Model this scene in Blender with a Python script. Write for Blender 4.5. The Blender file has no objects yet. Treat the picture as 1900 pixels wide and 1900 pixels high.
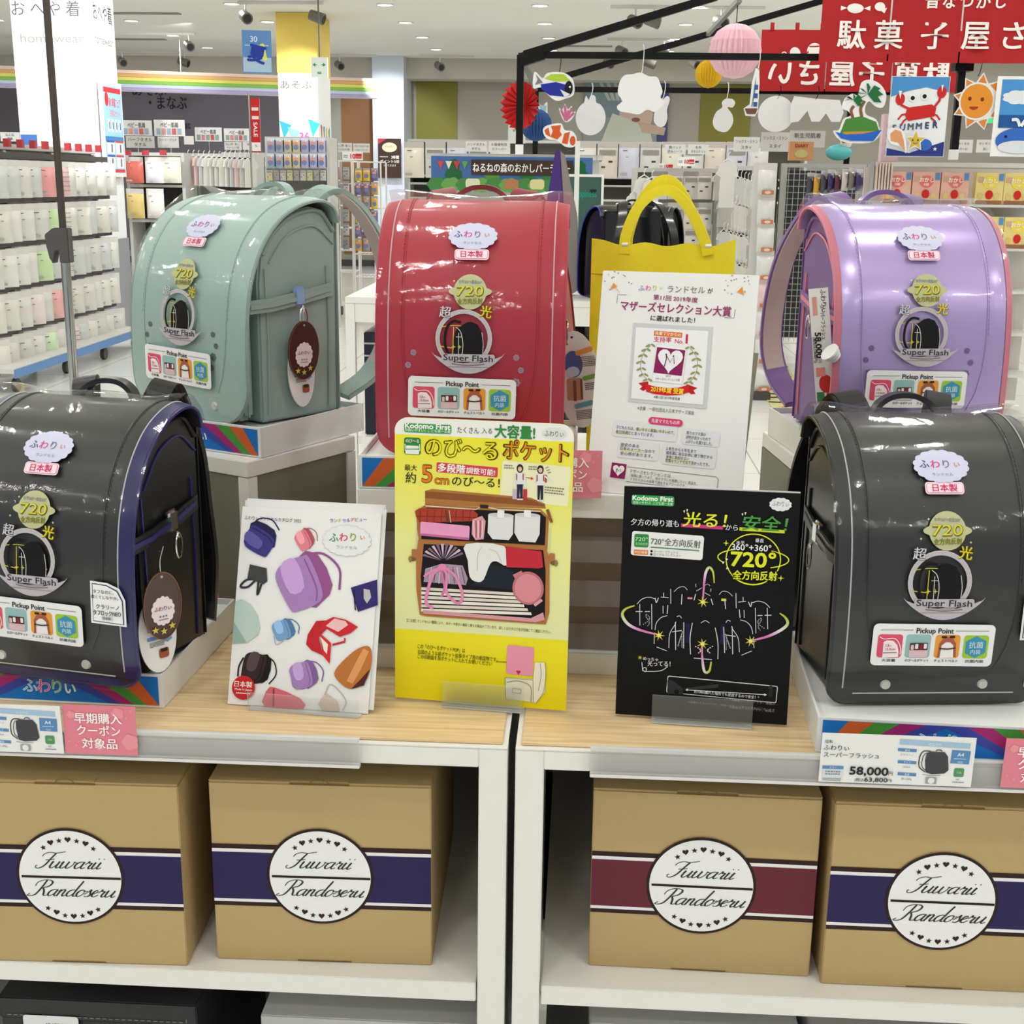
import bpy, bmesh, math, random
from mathutils import Vector, Matrix, geometry
random.seed(7)
C = bpy.context.scene
COL = C.collection
R = math.radians
# ------------------------------------------------------------------ camera
CAM_H = 1.4
ORD = ['first', 'second', 'third', 'fourth', 'fifth', 'sixth', 'seventh', 'eighth', 'ninth', 'tenth', 'eleventh', 'twelfth', 'thirteenth', 'fourteenth', 'fifteenth', 'sixteenth', 'seventeenth', 'eighteenth']
F = 2380.0
def _cam():
    p, y, r = R(14.5), R(3.03), R(.75)
    Zr = Matrix.Rotation(y, 3, 'Z')
    fw = Vector((0, math.cos(p), -math.sin(p))); up = Vector((0, math.sin(p), math.cos(p))); rt = Vector((1, 0, 0))
    return Zr @ (math.cos(r)*rt + math.sin(r)*up), Zr @ (-math.sin(r)*rt + math.cos(r)*up), Zr @ fw
RT, UP, FW = _cam()
cd = bpy.data.cameras.new('camera'); cam = bpy.data.objects.new('camera', cd); COL.objects.link(cam)
cd.sensor_width = 36; cd.lens = F/1900*36; cd.clip_start = .02; cd.clip_end = 200
cam.matrix_world = Matrix(((RT.x, UP.x, -FW.x, 0), (RT.y, UP.y, -FW.y, 0), (RT.z, UP.z, -FW.z, CAM_H), (0, 0, 0, 1)))
C.camera = cam
def ray(x, y): return FW + RT*((x-950)/F) - UP*((y-950)/F)
def at(x, y, Y):
    d = ray(x, y); t = Y/d.y
    return Vector((0, 0, CAM_H)) + d*t
def atz(x, y, z):
    d = ray(x, y); t = (z-CAM_H)/d.z
    return Vector((0, 0, CAM_H)) + d*t
# ------------------------------------------------------------------ world, exposure, lamps of the ceiling grid
C.view_settings.view_transform = 'Standard'; C.view_settings.look = 'None'
C.view_settings.gamma = 1; C.view_settings.use_curve_mapping = False
C.view_settings.exposure = -0.62
C.cycles.use_denoising = True
C.cycles.max_bounces = 8; C.cycles.diffuse_bounces = 5; C.cycles.glossy_bounces = 3
C.cycles.transparent_max_bounces = 16; C.cycles.transmission_bounces = 4
C.cycles.sample_clamp_indirect = 4; C.cycles.caustics_reflective = False; C.cycles.caustics_refractive = False
w = bpy.data.worlds.new('mall_air'); C.world = w; w.use_nodes = True
w.node_tree.nodes['Background'].inputs[0].default_value = (.93, .96, 1, 1)
w.node_tree.nodes['Background'].inputs[1].default_value = .6
CEIL = 3.2
LX = [-7.16+1.655*i for i in range(10)]
LY = [-3.1+1.6*i for i in range(16)]
LAMPW = 11.0
def lamp(x, y, z, power, size=.17, kind='AREA', col=(1, .97, .92)):
    l = bpy.data.lights.new('downlight_glow', kind); l.energy = power; l.color = col
    if kind == 'AREA': l.shape = 'DISK'; l.size = size
    o = bpy.data.objects.new('downlight_glow', l); COL.objects.link(o); o.location = (x, y, z); return o
for ix, x in enumerate(LX):
    for iy, y in enumerate(LY):
        if y < 20.5: lamp(x, y, CEIL-.012, LAMPW)
def spot(p, target, power, ang, col=(1, .98, .95)):
    l = bpy.data.lights.new('spot_glow', 'SPOT'); l.energy = power; l.spot_size = R(ang); l.spot_blend = .5; l.shadow_soft_size = .04; l.color = col
    o = bpy.data.objects.new('spot_glow', l); COL.objects.link(o); o.location = p
    o.rotation_euler = (Vector(target)-Vector(p)).to_track_quat('-Z', 'Y').to_euler(); return o
# ------------------------------------------------------------------ materials
def lin(c):
    return tuple(((v/255)/12.92 if v/255 <= .04045 else ((v/255+.055)/1.055)**2.4) for v in c)
_M = {}
def mat(name, rgb=(200, 200, 200), rough=.5, metal=0, coat=0, bump=0, bscale=200, alpha=1, var=0, spec=.5, emit=0, trans=0):
    if name in _M: return _M[name]
    m = bpy.data.materials.new(name); m.use_nodes = True; nt = m.node_tree; b = nt.nodes['Principled BSDF']
    col = lin(rgb)+(1,)
    b.inputs['Base Color'].default_value = col; b.inputs['Roughness'].default_value = rough; b.inputs['Metallic'].default_value = metal
    b.inputs['Coat Weight'].default_value = coat; b.inputs['Coat Roughness'].default_value = .1
    b.inputs['Specular IOR Level'].default_value = spec; b.inputs['Alpha'].default_value = alpha
    b.inputs['Transmission Weight'].default_value = trans
    if emit: b.inputs['Emission Color'].default_value = col; b.inputs['Emission Strength'].default_value = emit
    tc = nt.nodes.new('ShaderNodeTexCoord'); nz = nt.nodes.new('ShaderNodeTexNoise'); nz.inputs['Scale'].default_value = bscale
    nt.links.new(tc.outputs['Object'], nz.inputs['Vector'])
    if var:
        mx = nt.nodes.new('ShaderNodeMix'); mx.data_type = 'RGBA'; mx.inputs['A'].default_value = tuple(v*(1-var) for v in col[:3])+(1,)
        mx.inputs['B'].default_value = tuple(min(1, v*(1+var)) for v in col[:3])+(1,)
        nt.links.new(nz.outputs['Fac'], mx.inputs['Factor']); nt.links.new(mx.outputs['Result'], b.inputs['Base Color'])
    if bump:
        bp = nt.nodes.new('ShaderNodeBump'); bp.inputs['Strength'].default_value = bump; bp.inputs['Distance'].default_value = .001
        nt.links.new(nz.outputs['Fac'], bp.inputs['Height']); nt.links.new(bp.outputs['Normal'], b.inputs['Normal'])
    _M[name] = m; return m
def ink(name, rough=.5, coat=0):
    if name in _M: return _M[name]
    m = bpy.data.materials.new(name); m.use_nodes = True; nt = m.node_tree; b = nt.nodes['Principled BSDF']
    a = nt.nodes.new('ShaderNodeAttribute'); a.attribute_name = 'ink'; nt.links.new(a.outputs['Color'], b.inputs['Base Color'])
    b.inputs['Roughness'].default_value = rough; b.inputs['Specular IOR Level'].default_value = .2; b.inputs['Coat Weight'].default_value = coat; b.inputs['Coat Roughness'].default_value = .15
    _M[name] = m; return m
INK = ink('printed_paper', .55); INKG = ink('glossy_print', .4)
def film_mat():
    m = bpy.data.materials.new('clear_plastic_film'); m.use_nodes = True; nt = m.node_tree; nt.nodes.clear()
    o = nt.nodes.new('ShaderNodeOutputMaterial'); mx = nt.nodes.new('ShaderNodeMixShader'); t = nt.nodes.new('ShaderNodeBsdfTransparent')
    g = nt.nodes.new('ShaderNodeBsdfGlossy'); g.inputs['Roughness'].default_value = .07
    t.inputs['Color'].default_value = (.97, .98, .98, 1)
    fr = nt.nodes.new('ShaderNodeFresnel'); fr.inputs['IOR'].default_value = 1.45
    ad = nt.nodes.new('ShaderNodeMath'); ad.operation = 'MULTIPLY'; ad.use_clamp = True; ad.inputs[1].default_value = .8
    nz = nt.nodes.new('ShaderNodeTexNoise'); nz.inputs['Scale'].default_value = 22; nz.inputs['Detail'].default_value = 5; nz.inputs['Distortion'].default_value = 1.2
    tc = nt.nodes.new('ShaderNodeTexCoord'); nt.links.new(tc.outputs['Object'], nz.inputs['Vector'])
    bp = nt.nodes.new('ShaderNodeBump'); bp.inputs['Strength'].default_value = .22; bp.inputs['Distance'].default_value = .004
    nt.links.new(nz.outputs['Fac'], bp.inputs['Height'])
    for n in (g, fr): nt.links.new(bp.outputs['Normal'], n.inputs['Normal'])
    mn = nt.nodes.new('ShaderNodeMath'); mn.operation = 'MINIMUM'; mn.inputs[1].default_value = .3; nt.links.new(fr.outputs[0], ad.inputs[0]); nt.links.new(ad.outputs[0], mn.inputs[0]); nt.links.new(mn.outputs[0], mx.inputs[0]); nt.links.new(t.outputs[0], mx.inputs[1]); nt.links.new(g.outputs[0], mx.inputs[2])
    nt.links.new(mx.outputs[0], o.inputs[0]); return m
FILM = film_mat()
def acrylic(name, col=(.96, .97, .97), haze=.04):
    m = bpy.data.materials.new(name); m.use_nodes = True; nt = m.node_tree; nt.nodes.clear()
    o = nt.nodes.new('ShaderNodeOutputMaterial'); mx = nt.nodes.new('ShaderNodeMixShader'); t = nt.nodes.new('ShaderNodeBsdfTransparent')
    g = nt.nodes.new('ShaderNodeBsdfPrincipled'); g.inputs['Roughness'].default_value = .08; g.inputs['Base Color'].default_value = (.9, .92, .92, 1)
    t.inputs['Color'].default_value = col+(1,)
    fr = nt.nodes.new('ShaderNodeFresnel'); ad = nt.nodes.new('ShaderNodeMath'); ad.operation = 'ADD'; ad.inputs[1].default_value = haze
    nt.links.new(fr.outputs[0], ad.inputs[0]); nt.links.new(ad.outputs[0], mx.inputs[0]); nt.links.new(t.outputs[0], mx.inputs[1]); nt.links.new(g.outputs[0], mx.inputs[2])
    nt.links.new(mx.outputs[0], o.inputs[0]); return m
ACR = acrylic('clear_acrylic'); ACRH = acrylic('hazy_plastic', (.93, .94, .94), .3); RAILM = acrylic('rail_plastic', (.94, .93, .93), .14)
WHITE = mat('white_powder_coat', (232, 231, 226), .35, bump=.05, bscale=600)
WHT2 = mat('white_card', (236, 236, 236), .6)
CHROME = mat('chrome', (215, 215, 215), .18, 1)
BLACKM = mat('black_steel', (8, 8, 9), .45, spec=.2)
# ------------------------------------------------------------------ mesh helpers
def tag(o, label=None, cat=None, group=None, kind=None):
    if label: o['label'] = label
    if cat: o['category'] = cat
    if group: o['group'] = group
    if kind: o['kind'] = kind
    return o
def thing(name, label, cat, loc=(0, 0, 0), rz=0, group=None, rot=None):
    o = bpy.data.objects.new(name, None); COL.objects.link(o); o.empty_display_size = .05
    o.location = loc; o.rotation_euler = rot if rot else (0, 0, rz)
    return tag(o, label, cat, group)
class MB:
    def __init__(s): s.v = []; s.f = []; s.c = None
    def add(s, v, f):
        n = len(s.v); s.v += [tuple(q) for q in v]; s.f += [tuple(i+n for i in q) for q in f]; return s
    def box(s, x0, y0, z0, x1, y1, z1):
        v = [(x, y, z) for z in (z0, z1) for y in (y0, y1) for x in (x0, x1)]
        return s.add(v, [(0, 2, 3, 1), (4, 5, 7, 6), (0, 1, 5, 4), (2, 6, 7, 3), (0, 4, 6, 2), (1, 3, 7, 5)])
    def bar(s, a, b, w, h=None, up=(0, 0, 1)):
        a = Vector(a); b = Vector(b); d = (b-a).normalized(); u = Vector(up)
        if abs(d.dot(u)) > .99: u = Vector((0, 1, 0))
        x = d.cross(u).normalized()*(w/2); y = x.cross(d).normalized()*((h or w)/2)
        v = [p+sx*x+sy*y for p in (a, b) for sx, sy in ((-1, -1), (1, -1), (1, 1), (-1, 1))]
        return s.add(v, [(0, 3, 2, 1), (4, 5, 6, 7)]+[(i, (i+1) % 4, (i+1) % 4+4, i+4) for i in range(4)])
    def tube(s, path, r, seg=6, closed=False, caps=True):
        path = [Vector(p) for p in path]; n = len(path); rr = r if isinstance(r, (list, tuple)) else [r]*n
        rings = []; up = None
        for i, p in enumerate(path):
            a = path[(i-1) % n] if closed or i else p; b = path[(i+1) % n] if closed or i < n-1 else p
            d = (b-a).normalized() if (b-a).length > 1e-9 else Vector((0, 0, 1))
            if up is None: up = Vector((0, 0, 1)) if abs(d.z) < .9 else Vector((1, 0, 0))
            x = d.cross(up); 
            if x.length < 1e-4: x = d.cross(Vector((.3, 1, .2)))
            x.normalize(); up = x.cross(d).normalized()
            rings.append([p+(x*math.cos(2*math.pi*k/seg)+up*math.sin(2*math.pi*k/seg))*rr[i] for k in range(seg)])
        v = [q for g in rings for q in g]; f = []
        for i in range(n if closed else n-1):
            j = (i+1) % n
            for k in range(seg): f.append((i*seg+k, j*seg+k, j*seg+(k+1) % seg, i*seg+(k+1) % seg))
        if not closed and caps: f += [tuple(range(seg)), tuple(range((n-1)*seg, n*seg))[::-1]]
        return s.add(v, f)
    def ribbon(s, path, w, t, side=(1, 0, 0)):
        path = [Vector(p) for p in path]; n = len(path); sd = Vector(side).normalized(); ws = w if isinstance(w, (list, tuple)) else [w]*n; v = []
        for i, p in enumerate(path):
            d = (path[min(n-1, i+1)]-path[max(0, i-1)]).normalized(); nn = sd.cross(d).normalized()*(t/2); x = sd*(ws[i]/2)
            v += [p-x-nn, p+x-nn, p+x+nn, p-x+nn]
        f = [(0, 1, 2, 3), tuple(4*(n-1)+k for k in (3, 2, 1, 0))]
        for i in range(n-1):
            for k in range(4): f.append((4*i+k, 4*i+4+k, 4*i+4+(k+1) % 4, 4*i+(k+1) % 4))
        return s.add(v, f)
    def prism(s, poly, fn, t0, t1):
        n = len(poly); v = [fn(a, b, t0) for a, b in poly]+[fn(a, b, t1) for a, b in poly]
        tri = geometry.tessellate_polygon([[Vector((a, b, 0)) for a, b in poly]])
        f = [tuple(q) for q in tri]+[tuple(i+n for i in q[::-1]) for q in tri]+[(i, (i+1) % n, (i+1) % n+n, i+n) for i in range(n)]
        return s.add(v, f)
    def cyl(s, a, b, r, seg=12, r2=None):
        return s.tube([a, b], [r, r if r2 is None else r2], seg)
    def ball(s, c, rx, ry=None, rz=None, n=8):
        ry = ry or rx; rz = rz or rx; c = Vector(c); v = []; f = []
        for i in range(n+1):
            th = math.pi*i/n
            for k in range(2*n):
                ph = math.pi*k/n; v.append(c+Vector((rx*math.sin(th)*math.cos(ph), ry*math.sin(th)*math.sin(ph), rz*math.cos(th))))
        for i in range(n):
            for k in range(2*n): f.append((i*2*n+k, (i+1)*2*n+k, (i+1)*2*n+(k+1) % (2*n), i*2*n+(k+1) % (2*n)))
        return s.add(v, f)
    def grid(s, fn, nu, nv):
        v = [fn(i/nu, j/nv) for j in range(nv+1) for i in range(nu+1)]
        return s.add(v, [(j*(nu+1)+i, j*(nu+1)+i+1, (j+1)*(nu+1)+i+1, (j+1)*(nu+1)+i) for j in range(nv) for i in range(nu)])
    def mesh(s, name, bev=0, smooth=False, fix=True):
        me = bpy.data.meshes.new(name); me.from_pydata([tuple(q) for q in s.v], [], s.f); me.validate()
        bm = bmesh.new(); bm.from_mesh(me)
        if smooth or bev: bmesh.ops.remove_doubles(bm, verts=bm.verts, dist=1e-6)
        if fix: bmesh.ops.recalc_face_normals(bm, faces=bm.faces)
        if bev:
            es = [e for e in bm.edges if len(e.link_faces) == 2 and e.calc_face_angle(0) > .5]
            bmesh.ops.bevel(bm, geom=es, offset=bev, segments=2, affect='EDGES', clamp_overlap=True)
        bm.to_mesh(me); bm.free()
        if smooth or bev:
            me.shade_smooth()
            for p in me.polygons: p.use_smooth = True
            if smooth is not True: me.set_sharp_from_angle(angle=R(35))
            else: me.set_sharp_from_angle(angle=R(60))
        return me
    def build(s, name, m, parent=None, bev=0, smooth=False, loc=None, rot=None, fix=True):
        me = s.mesh(name, bev, smooth, fix); me.materials.append(m)
        o = bpy.data.objects.new(name, me); COL.objects.link(o)
        if parent: o.parent = parent
        if loc: o.location = loc
        if rot: o.rotation_euler = rot
        return o
def box(name, m, parent, x0, y0, z0, x1, y1, z1, bev=0): return MB().box(x0, y0, z0, x1, y1, z1).build(name, m, parent, bev)
def struct(o): o['kind'] = 'structure'; return o
def cr(p, n=6, closed=False):
    p = [Vector(q) for q in p]; m = len(p); o = []
    g = (lambda i: p[i % m]) if closed else (lambda i: p[i] if 0 <= i < m else (2*p[0]-p[1] if i < 0 else 2*p[-1]-p[-2]))
    for i in range(m if closed else m-1):
        a, b, c, d = g(i-1), g(i), g(i+1), g(i+2)
        for k in range(n):
            t = k/n; o.append(.5*(2*b+(c-a)*t+(2*a-5*b+4*c-d)*t*t+(3*b-a-3*c+d)*t**3))
    if not closed: o.append(p[-1])
    return o
def copy_tree(o, parent=None):
    c = o.copy(); COL.objects.link(c); c.parent = parent
    for ch in list(o.children): copy_tree(ch, c)
    return c
# ------------------------------------------------------------------ flat print
_T = {}
def glyphs(s, bold=0, res=3):
    k = (s, round(bold, 3), res)
    if k not in _T:
        c = bpy.data.curves.new('lettering', 'FONT'); c.body = s; c.size = 1; c.offset = bold; c.resolution_u = res
        o = bpy.data.objects.new('lettering', c); m = bpy.data.meshes.new_from_object(o)
        vs = [(v.co.x, v.co.y) for v in m.vertices]; fs = [tuple(p.vertices) for p in m.polygons]
        bpy.data.objects.remove(o); bpy.data.curves.remove(c); bpy.data.meshes.remove(m)
        x0 = min((v[0] for v in vs), default=0); x1 = max((v[0] for v in vs), default=0)
        _T[k] = (vs, fs, x0, x1)
    return _T[k]
LV = .0003
class Art:
    """flat print: shapes in source units mapped by tf to board metres (u right, v up)"""
    def __init__(s, tf=None, sc=1.0): s.v = []; s.f = []; s.col = []; s.n = {}; s.tf = tf or (lambda x, y: (x, y)); s.s = sc
    def raw(s, pts, faces, col, lv):
        n = len(s.v); q = s.n.get(lv, 0); s.n[lv] = q+1; z = (lv+(q % 40)*.009)*LV; s.v += [(p[0], p[1], z) for p in pts]; c = lin(col)+(1,)
        for f in faces: s.f.append(tuple(i+n for i in f)); s.col.append(c)
    def poly(s, pts, col, lv=1, local=None, sm=0):
        if local: cx, cy = s.tf(*local); P = [(cx+a*s.s, cy+b*s.s) for a, b in pts]
        else: P = [s.tf(*p) for p in pts]
        if sm: P = [(p.x, p.y) for p in cr([Vector((a, b, 0)) for a, b in P], sm, True)]
        tri = geometry.tessellate_polygon([[Vector((a, b, 0)) for a, b in P]]); s.raw(P, [tuple(q) for q in tri], col, lv)
    def rect(s, cx, cy, w, h, col, lv=1, rot=0, r=0, n=5):
        if r <= 0: pts = [(-w/2, -h/2), (w/2, -h/2), (w/2, h/2), (-w/2, h/2)]
        else:
            r = min(r, w/2, h/2); pts = []
            for sx, sy, a0 in ((1, -1, -90), (1, 1, 0), (-1, 1, 90), (-1, -1, 180)):
                for k in range(n+1):
                    a = R(a0+90*k/n); pts.append((sx*(w/2-r)+r*math.cos(a), sy*(h/2-r)+r*math.sin(a)))
        s.poly(s.rt(pts, rot), col, lv, (cx, cy))
    def rt(s, pts, rot):
        if not rot: return pts
        c, d = math.cos(R(rot)), math.sin(R(rot)); return [(a*c-b*d, a*d+b*c) for a, b in pts]
    def ell(s, cx, cy, rx, ry, col, lv=1, rot=0, n=28, a0=0, a1=360):
        full = a1-a0 >= 360; pts = [(rx*math.cos(R(a0+(a1-a0)*k/n)), ry*math.sin(R(a0+(a1-a0)*k/n))) for k in range(n if full else n+1)]
        s.poly(s.rt(pts, rot), col, lv, (cx, cy))
    def cloud(s, cx, cy, rx, ry, col, lv=1, lobes=16, amp=.09):
        pts = []
        for k in range(lobes*6):
            a = 2*math.pi*k/(lobes*6); q = 1+amp*abs(math.sin(a*lobes/2)); pts.append((rx*q*math.cos(a), ry*q*math.sin(a)))
        s.poly(pts, col, lv, (cx, cy))
    def star(s, cx, cy, r, col, lv=1, n=5, inner=.42, rot=0):
        pts = [((r if k % 2 == 0 else r*inner)*math.sin(math.pi*k/n), (r if k % 2 == 0 else r*inner)*math.cos(math.pi*k/n)) for k in range(2*n)]
        s.poly(s.rt(pts, rot), col, lv, (cx, cy))
    def heart(s, cx, cy, r, col, lv=1, rot=0):
        pts = []
        for k in range(24):
            t = 2*math.pi*k/24; pts.append((r*math.sin(t)**3, r*(13*math.cos(t)-5*math.cos(2*t)-2*math.cos(3*t)-math.cos(4*t))/15))
        s.poly(s.rt(pts, rot), col, lv, (cx, cy))
    def line(s, pts, w, col, lv=1, closed=False, smooth=0):
        P = [Vector(s.tf(*p)).to_3d() for p in pts]
        if smooth: P = cr(P, smooth, closed)
        s._stroke(P, [w*s.s/2]*len(P), col, lv, closed)
    def _stroke(s, P, ws, col, lv, closed=False):
        n = len(P); v = []
        for i, p in enumerate(P):
            a = P[(i-1) % n] if closed or i else p; b = P[(i+1) % n] if closed or i < n-1 else p
            d = b-a; d = d.normalized() if d.length > 1e-9 else Vector((1, 0, 0)); q = Vector((-d.y, d.x, 0))*ws[i]
            v += [(p.x-q.x, p.y-q.y), (p.x+q.x, p.y+q.y)]
        m = n if closed else n-1
        s.raw(v, [(2*i, 2*((i+1) % n), 2*((i+1) % n)+1, 2*i+1) for i in range(m)], col, lv)
    def arc(s, cx, cy, rx, ry, w, col, lv=1, a0=0, a1=360, rot=0, n=32):
        c0 = s.tf(cx, cy); full = a1-a0 >= 360
        pts = s.rt([(rx*math.cos(R(a0+(a1-a0)*k/n)), ry*math.sin(R(a0+(a1-a0)*k/n))) for k in range(n if full else n+1)], rot)
        s._stroke([Vector((c0[0]+a*s.s, c0[1]+b*s.s, 0)) for a, b in pts], [w*s.s/2]*len(pts), col, lv, full)
    def text(s, t, x, y, size, col, lv=3, bold=.0, rot=0, al='c', w=None, mirror=False, shear=0, vc=True, res=3):
        """x,y centre of the line (source), size em in source units, w = wanted width"""
        vs, fs, x0, x1 = glyphs(t, 0, res)
        if not vs: return
        b = bold*.62; sh = [(0, 0)] if b < .004 else ([(-b, 0), (b, 0)] if b < .014 else [(b*math.cos(R(q*45)), b*math.sin(R(q*45))) for q in range(8 if b > .024 else 4)]+[(0, 0)])
        k = 1 if w is None else w/((x1-x0)*size)
        ox = {'c': (x0+x1)/2, 'l': x0, 'r': x1}[al]; cx, cy = s.tf(x, y); c, d = math.cos(R(rot)), math.sin(R(rot))
        for qi, (da, db) in enumerate(sh):
            P = []
            for a, b in vs:
                a = (a-ox)*size*k*(-1 if mirror else 1)+da*size; b = (b-(.36 if vc else 0)+db)*size; a += b*shear
                P.append((cx+(a*c-b*d)*s.s, cy+(a*d+b*c)*s.s))
            s.raw(P, fs, col, lv+.055*qi)
    def greek(s, x, y, w, h, col, lv=2, rows=1, gap=1.6, rot=0, seed=1):
        """print too small to read: broken thin rules"""
        rg = random.Random(seed); c, d = math.cos(R(rot)), math.sin(R(rot))
        for r in range(rows):
            a = 0; yy = -r*h*gap
            while a < w:
                l = h*rg.uniform(.7, 1.5)
                if a+l > w: break
                X, Y = a+l/2, yy; cx, cy = s.tf(x, y); px, py = cx+(X*c-Y*d)*s.s, cy+(X*d+Y*c)*s.s
                pts = s.rt([(-l/2*s.s, -h*.4*s.s), (l/2*s.s, -h*.4*s.s), (l/2*s.s, h*.4*s.s), (-l/2*s.s, h*.4*s.s)], rot)
                s.raw([(px+q[0], py+q[1]) for q in pts], [(0, 1, 2, 3)], col, lv); a += l+h*.35
    def build(s, name, parent, fn=None, m=None, cuts=None, label=None, loc=None, rot=None):
        """fn(u,v,d) -> local 3D point; default: the board's own plane x,z facing -y"""
        fn = fn or (lambda u, v, d: (u, -d, v))
        me = bpy.data.meshes.new(name); me.from_pydata(s.v, [], s.f)
        at_ = me.color_attributes.new('ink', 'FLOAT_COLOR', 'CORNER'); i = 0; buf = []
        for p, c in zip(me.polygons, s.col): buf += list(c)*len(p.vertices)
        at_.data.foreach_set('color', buf)
        if cuts:
            bm = bmesh.new(); bm.from_mesh(me)
            for c in cuts: bmesh.ops.bisect_plane(bm, geom=bm.verts[:]+bm.edges[:]+bm.faces[:], plane_co=(0, c, 0), plane_no=(0, 1, 0))
            bm.to_mesh(me); bm.free()
        for v in me.vertices: v.co = fn(v.co.x, v.co.y, v.co.z)
        # faces look outward (towards +d)
        a = Vector(fn(0, 0, 0)); 
        e1 = Vector(fn(.001, 0, 0))-a; e2 = Vector(fn(0, .001, 0))-a; e3 = Vector(fn(0, 0, .001))-a
        me.materials.append(m or INK)
        o = bpy.data.objects.new(name, me); COL.objects.link(o); o.parent = parent
        if label: o['label'] = label
        if loc: o.location = loc
        if rot: o.rotation_euler = rot
        return o
def tfz(x0, y0, sx, sy, k=0, ox=0, oy=0):
    """source pixels of a zoomed crop -> board metres; (x0,y0) goes to (ox,oy); k = rows drift down per px right"""
    return lambda x, y: (ox+(x-x0)*sx, oy-(y-y0-(x-x0)*k)*sy)
# cursive lettering for the boxes
CUR = {
 'a': ([[(.36,.36),(.25,.42),(.1,.34),(.04,.16),(.12,0),(.24,.05),(.34,.22),(.38,.42)],[(.38,.42),(.34,.12),(.42,0),(.54,.08)]],.47),
 'u': ([[(0,.3),(.06,.42),(.04,.12),(.12,0),(.24,.08),(.33,.3),(.36,.42)],[(.36,.42),(.33,.1),(.4,0),(.52,.08)]],.47),
 'w': ([[(0,.3),(.07,.42),(.05,.1),(.13,0),(.23,.06),(.3,.25),(.33,.42)],[(.33,.42),(.3,.12),(.38,0),(.5,.08),(.58,.25),(.56,.4),(.64,.36),(.74,.36)]],.66),
 'r': ([[(0,.25),(.08,.4),(.1,.47),(.13,.36),(.24,.37),(.27,.3)],[(.27,.34),(.22,.12),(.28,0),(.4,.08)]],.36),
 'i': ([[(0,.28),(.06,.42),(.03,.1),(.1,0),(.22,.1)],[(.1,.6),(.1,.62),(.11,.66)]],.23),
 'n': ([[(0,.28),(.07,.42),(.05,.2),(.02,0)],[(.03,.15),(.14,.38),(.24,.42),(.27,.32),(.25,.1),(.31,0),(.42,.08)]],.4),
 'd': ([[(.36,.36),(.25,.42),(.1,.34),(.04,.16),(.12,0),(.24,.04),(.34,.2)],[(.44,.98),(.38,.5),(.35,.12),(.42,0),(.54,.08)]],.47),
 'o': ([[(.2,.42),(.08,.34),(.03,.16),(.12,0),(.26,.06),(.33,.24),(.26,.4),(.18,.42)],[(.26,.4),(.34,.33),(.46,.36)]],.39),
 's': ([[(0,.15),(.12,.32),(.2,.46),(.22,.3),(.28,.14),(.22,.02),(.1,0),(.04,.06)],[(.2,0),(.34,.12)]],.31),
 'e': ([[(0,.15),(.12,.2),(.24,.32),(.2,.42),(.1,.36),(.05,.18),(.12,.02),(.24,.02),(.36,.14)]],.3),
 'F': ([[(-.05,.72),(0,.88),(.2,.98),(.5,.94),(.88,1.04)],[(.5,.94),(.42,.6),(.34,.2),(.2,0),(.02,-.02),(-.06,.1),(0,.16)],[(.22,.5),(.45,.52),(.6,.56)]],.56),
 'R': ([[(.38,.98),(.34,.5),(.26,.1),(.1,-.02),(-.1,.0),(-.02,.12)],[(0,.6),(.02,.85),(.25,1),(.55,.98),(.7,.84),(.64,.62),(.42,.5)],[(.42,.5),(.55,.3),(.66,.02),(.84,.06)]],.78)}
def cursive(A, word, cx, cy, width, em, col, lv=3, shear=.55):
    x = 0; st = []
    for ch in word:
        ss, adv = CUR[ch]
        for q in ss: st.append([(x+a+b*shear, b) for a, b in q])
        x += adv
    allx = [p[0] for q in st for p in q]; x0, x1 = min(allx), max(allx); k = width/((x1-x0))
    c0 = A.tf(cx, cy)
    for q in st:
        P = cr([Vector((c0[0]+(a-(x0+x1)/2)*k*A.s, c0[1]+(b-.35)*em*A.s, 0)) for a, b in q], 6); ws = []
        for i, p in enumerate(P):
            d = (P[min(len(P)-1, i+1)]-P[max(0, i-1)]); d = d.normalized() if d.length else Vector((1, 0, 0))
            ws.append(em*A.s*(.02+.038*max(0, -d.y if d.y < 0 else d.y*.25)**1.5))
        A._stroke(P, ws, col, lv)
import numpy as np
def tfq(c, w, h):
    """four corners TL TR BR BL of a flat print in source pixels -> its own metres"""
    dst = [(0, h), (w, h), (w, 0), (0, 0)]; A = []; B = []
    for (x, y), (u, v) in zip(c, dst):
        A += [[x, y, 1, 0, 0, 0, -u*x, -u*y], [0, 0, 0, x, y, 1, -v*x, -v*y]]; B += [u, v]
    q = np.linalg.solve(np.array(A, float), np.array(B, float))
    def f(x, y):
        d = q[6]*x+q[7]*y+1; return (q[0]*x+q[1]*y+q[2])/d, (q[3]*x+q[4]*y+q[5])/d
    f.s = w/((math.dist(c[0], c[1])+math.dist(c[3], c[2]))/2); return f
def qart(c, w, h): f = tfq(c, w, h); return Art(f, f.s)
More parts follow.
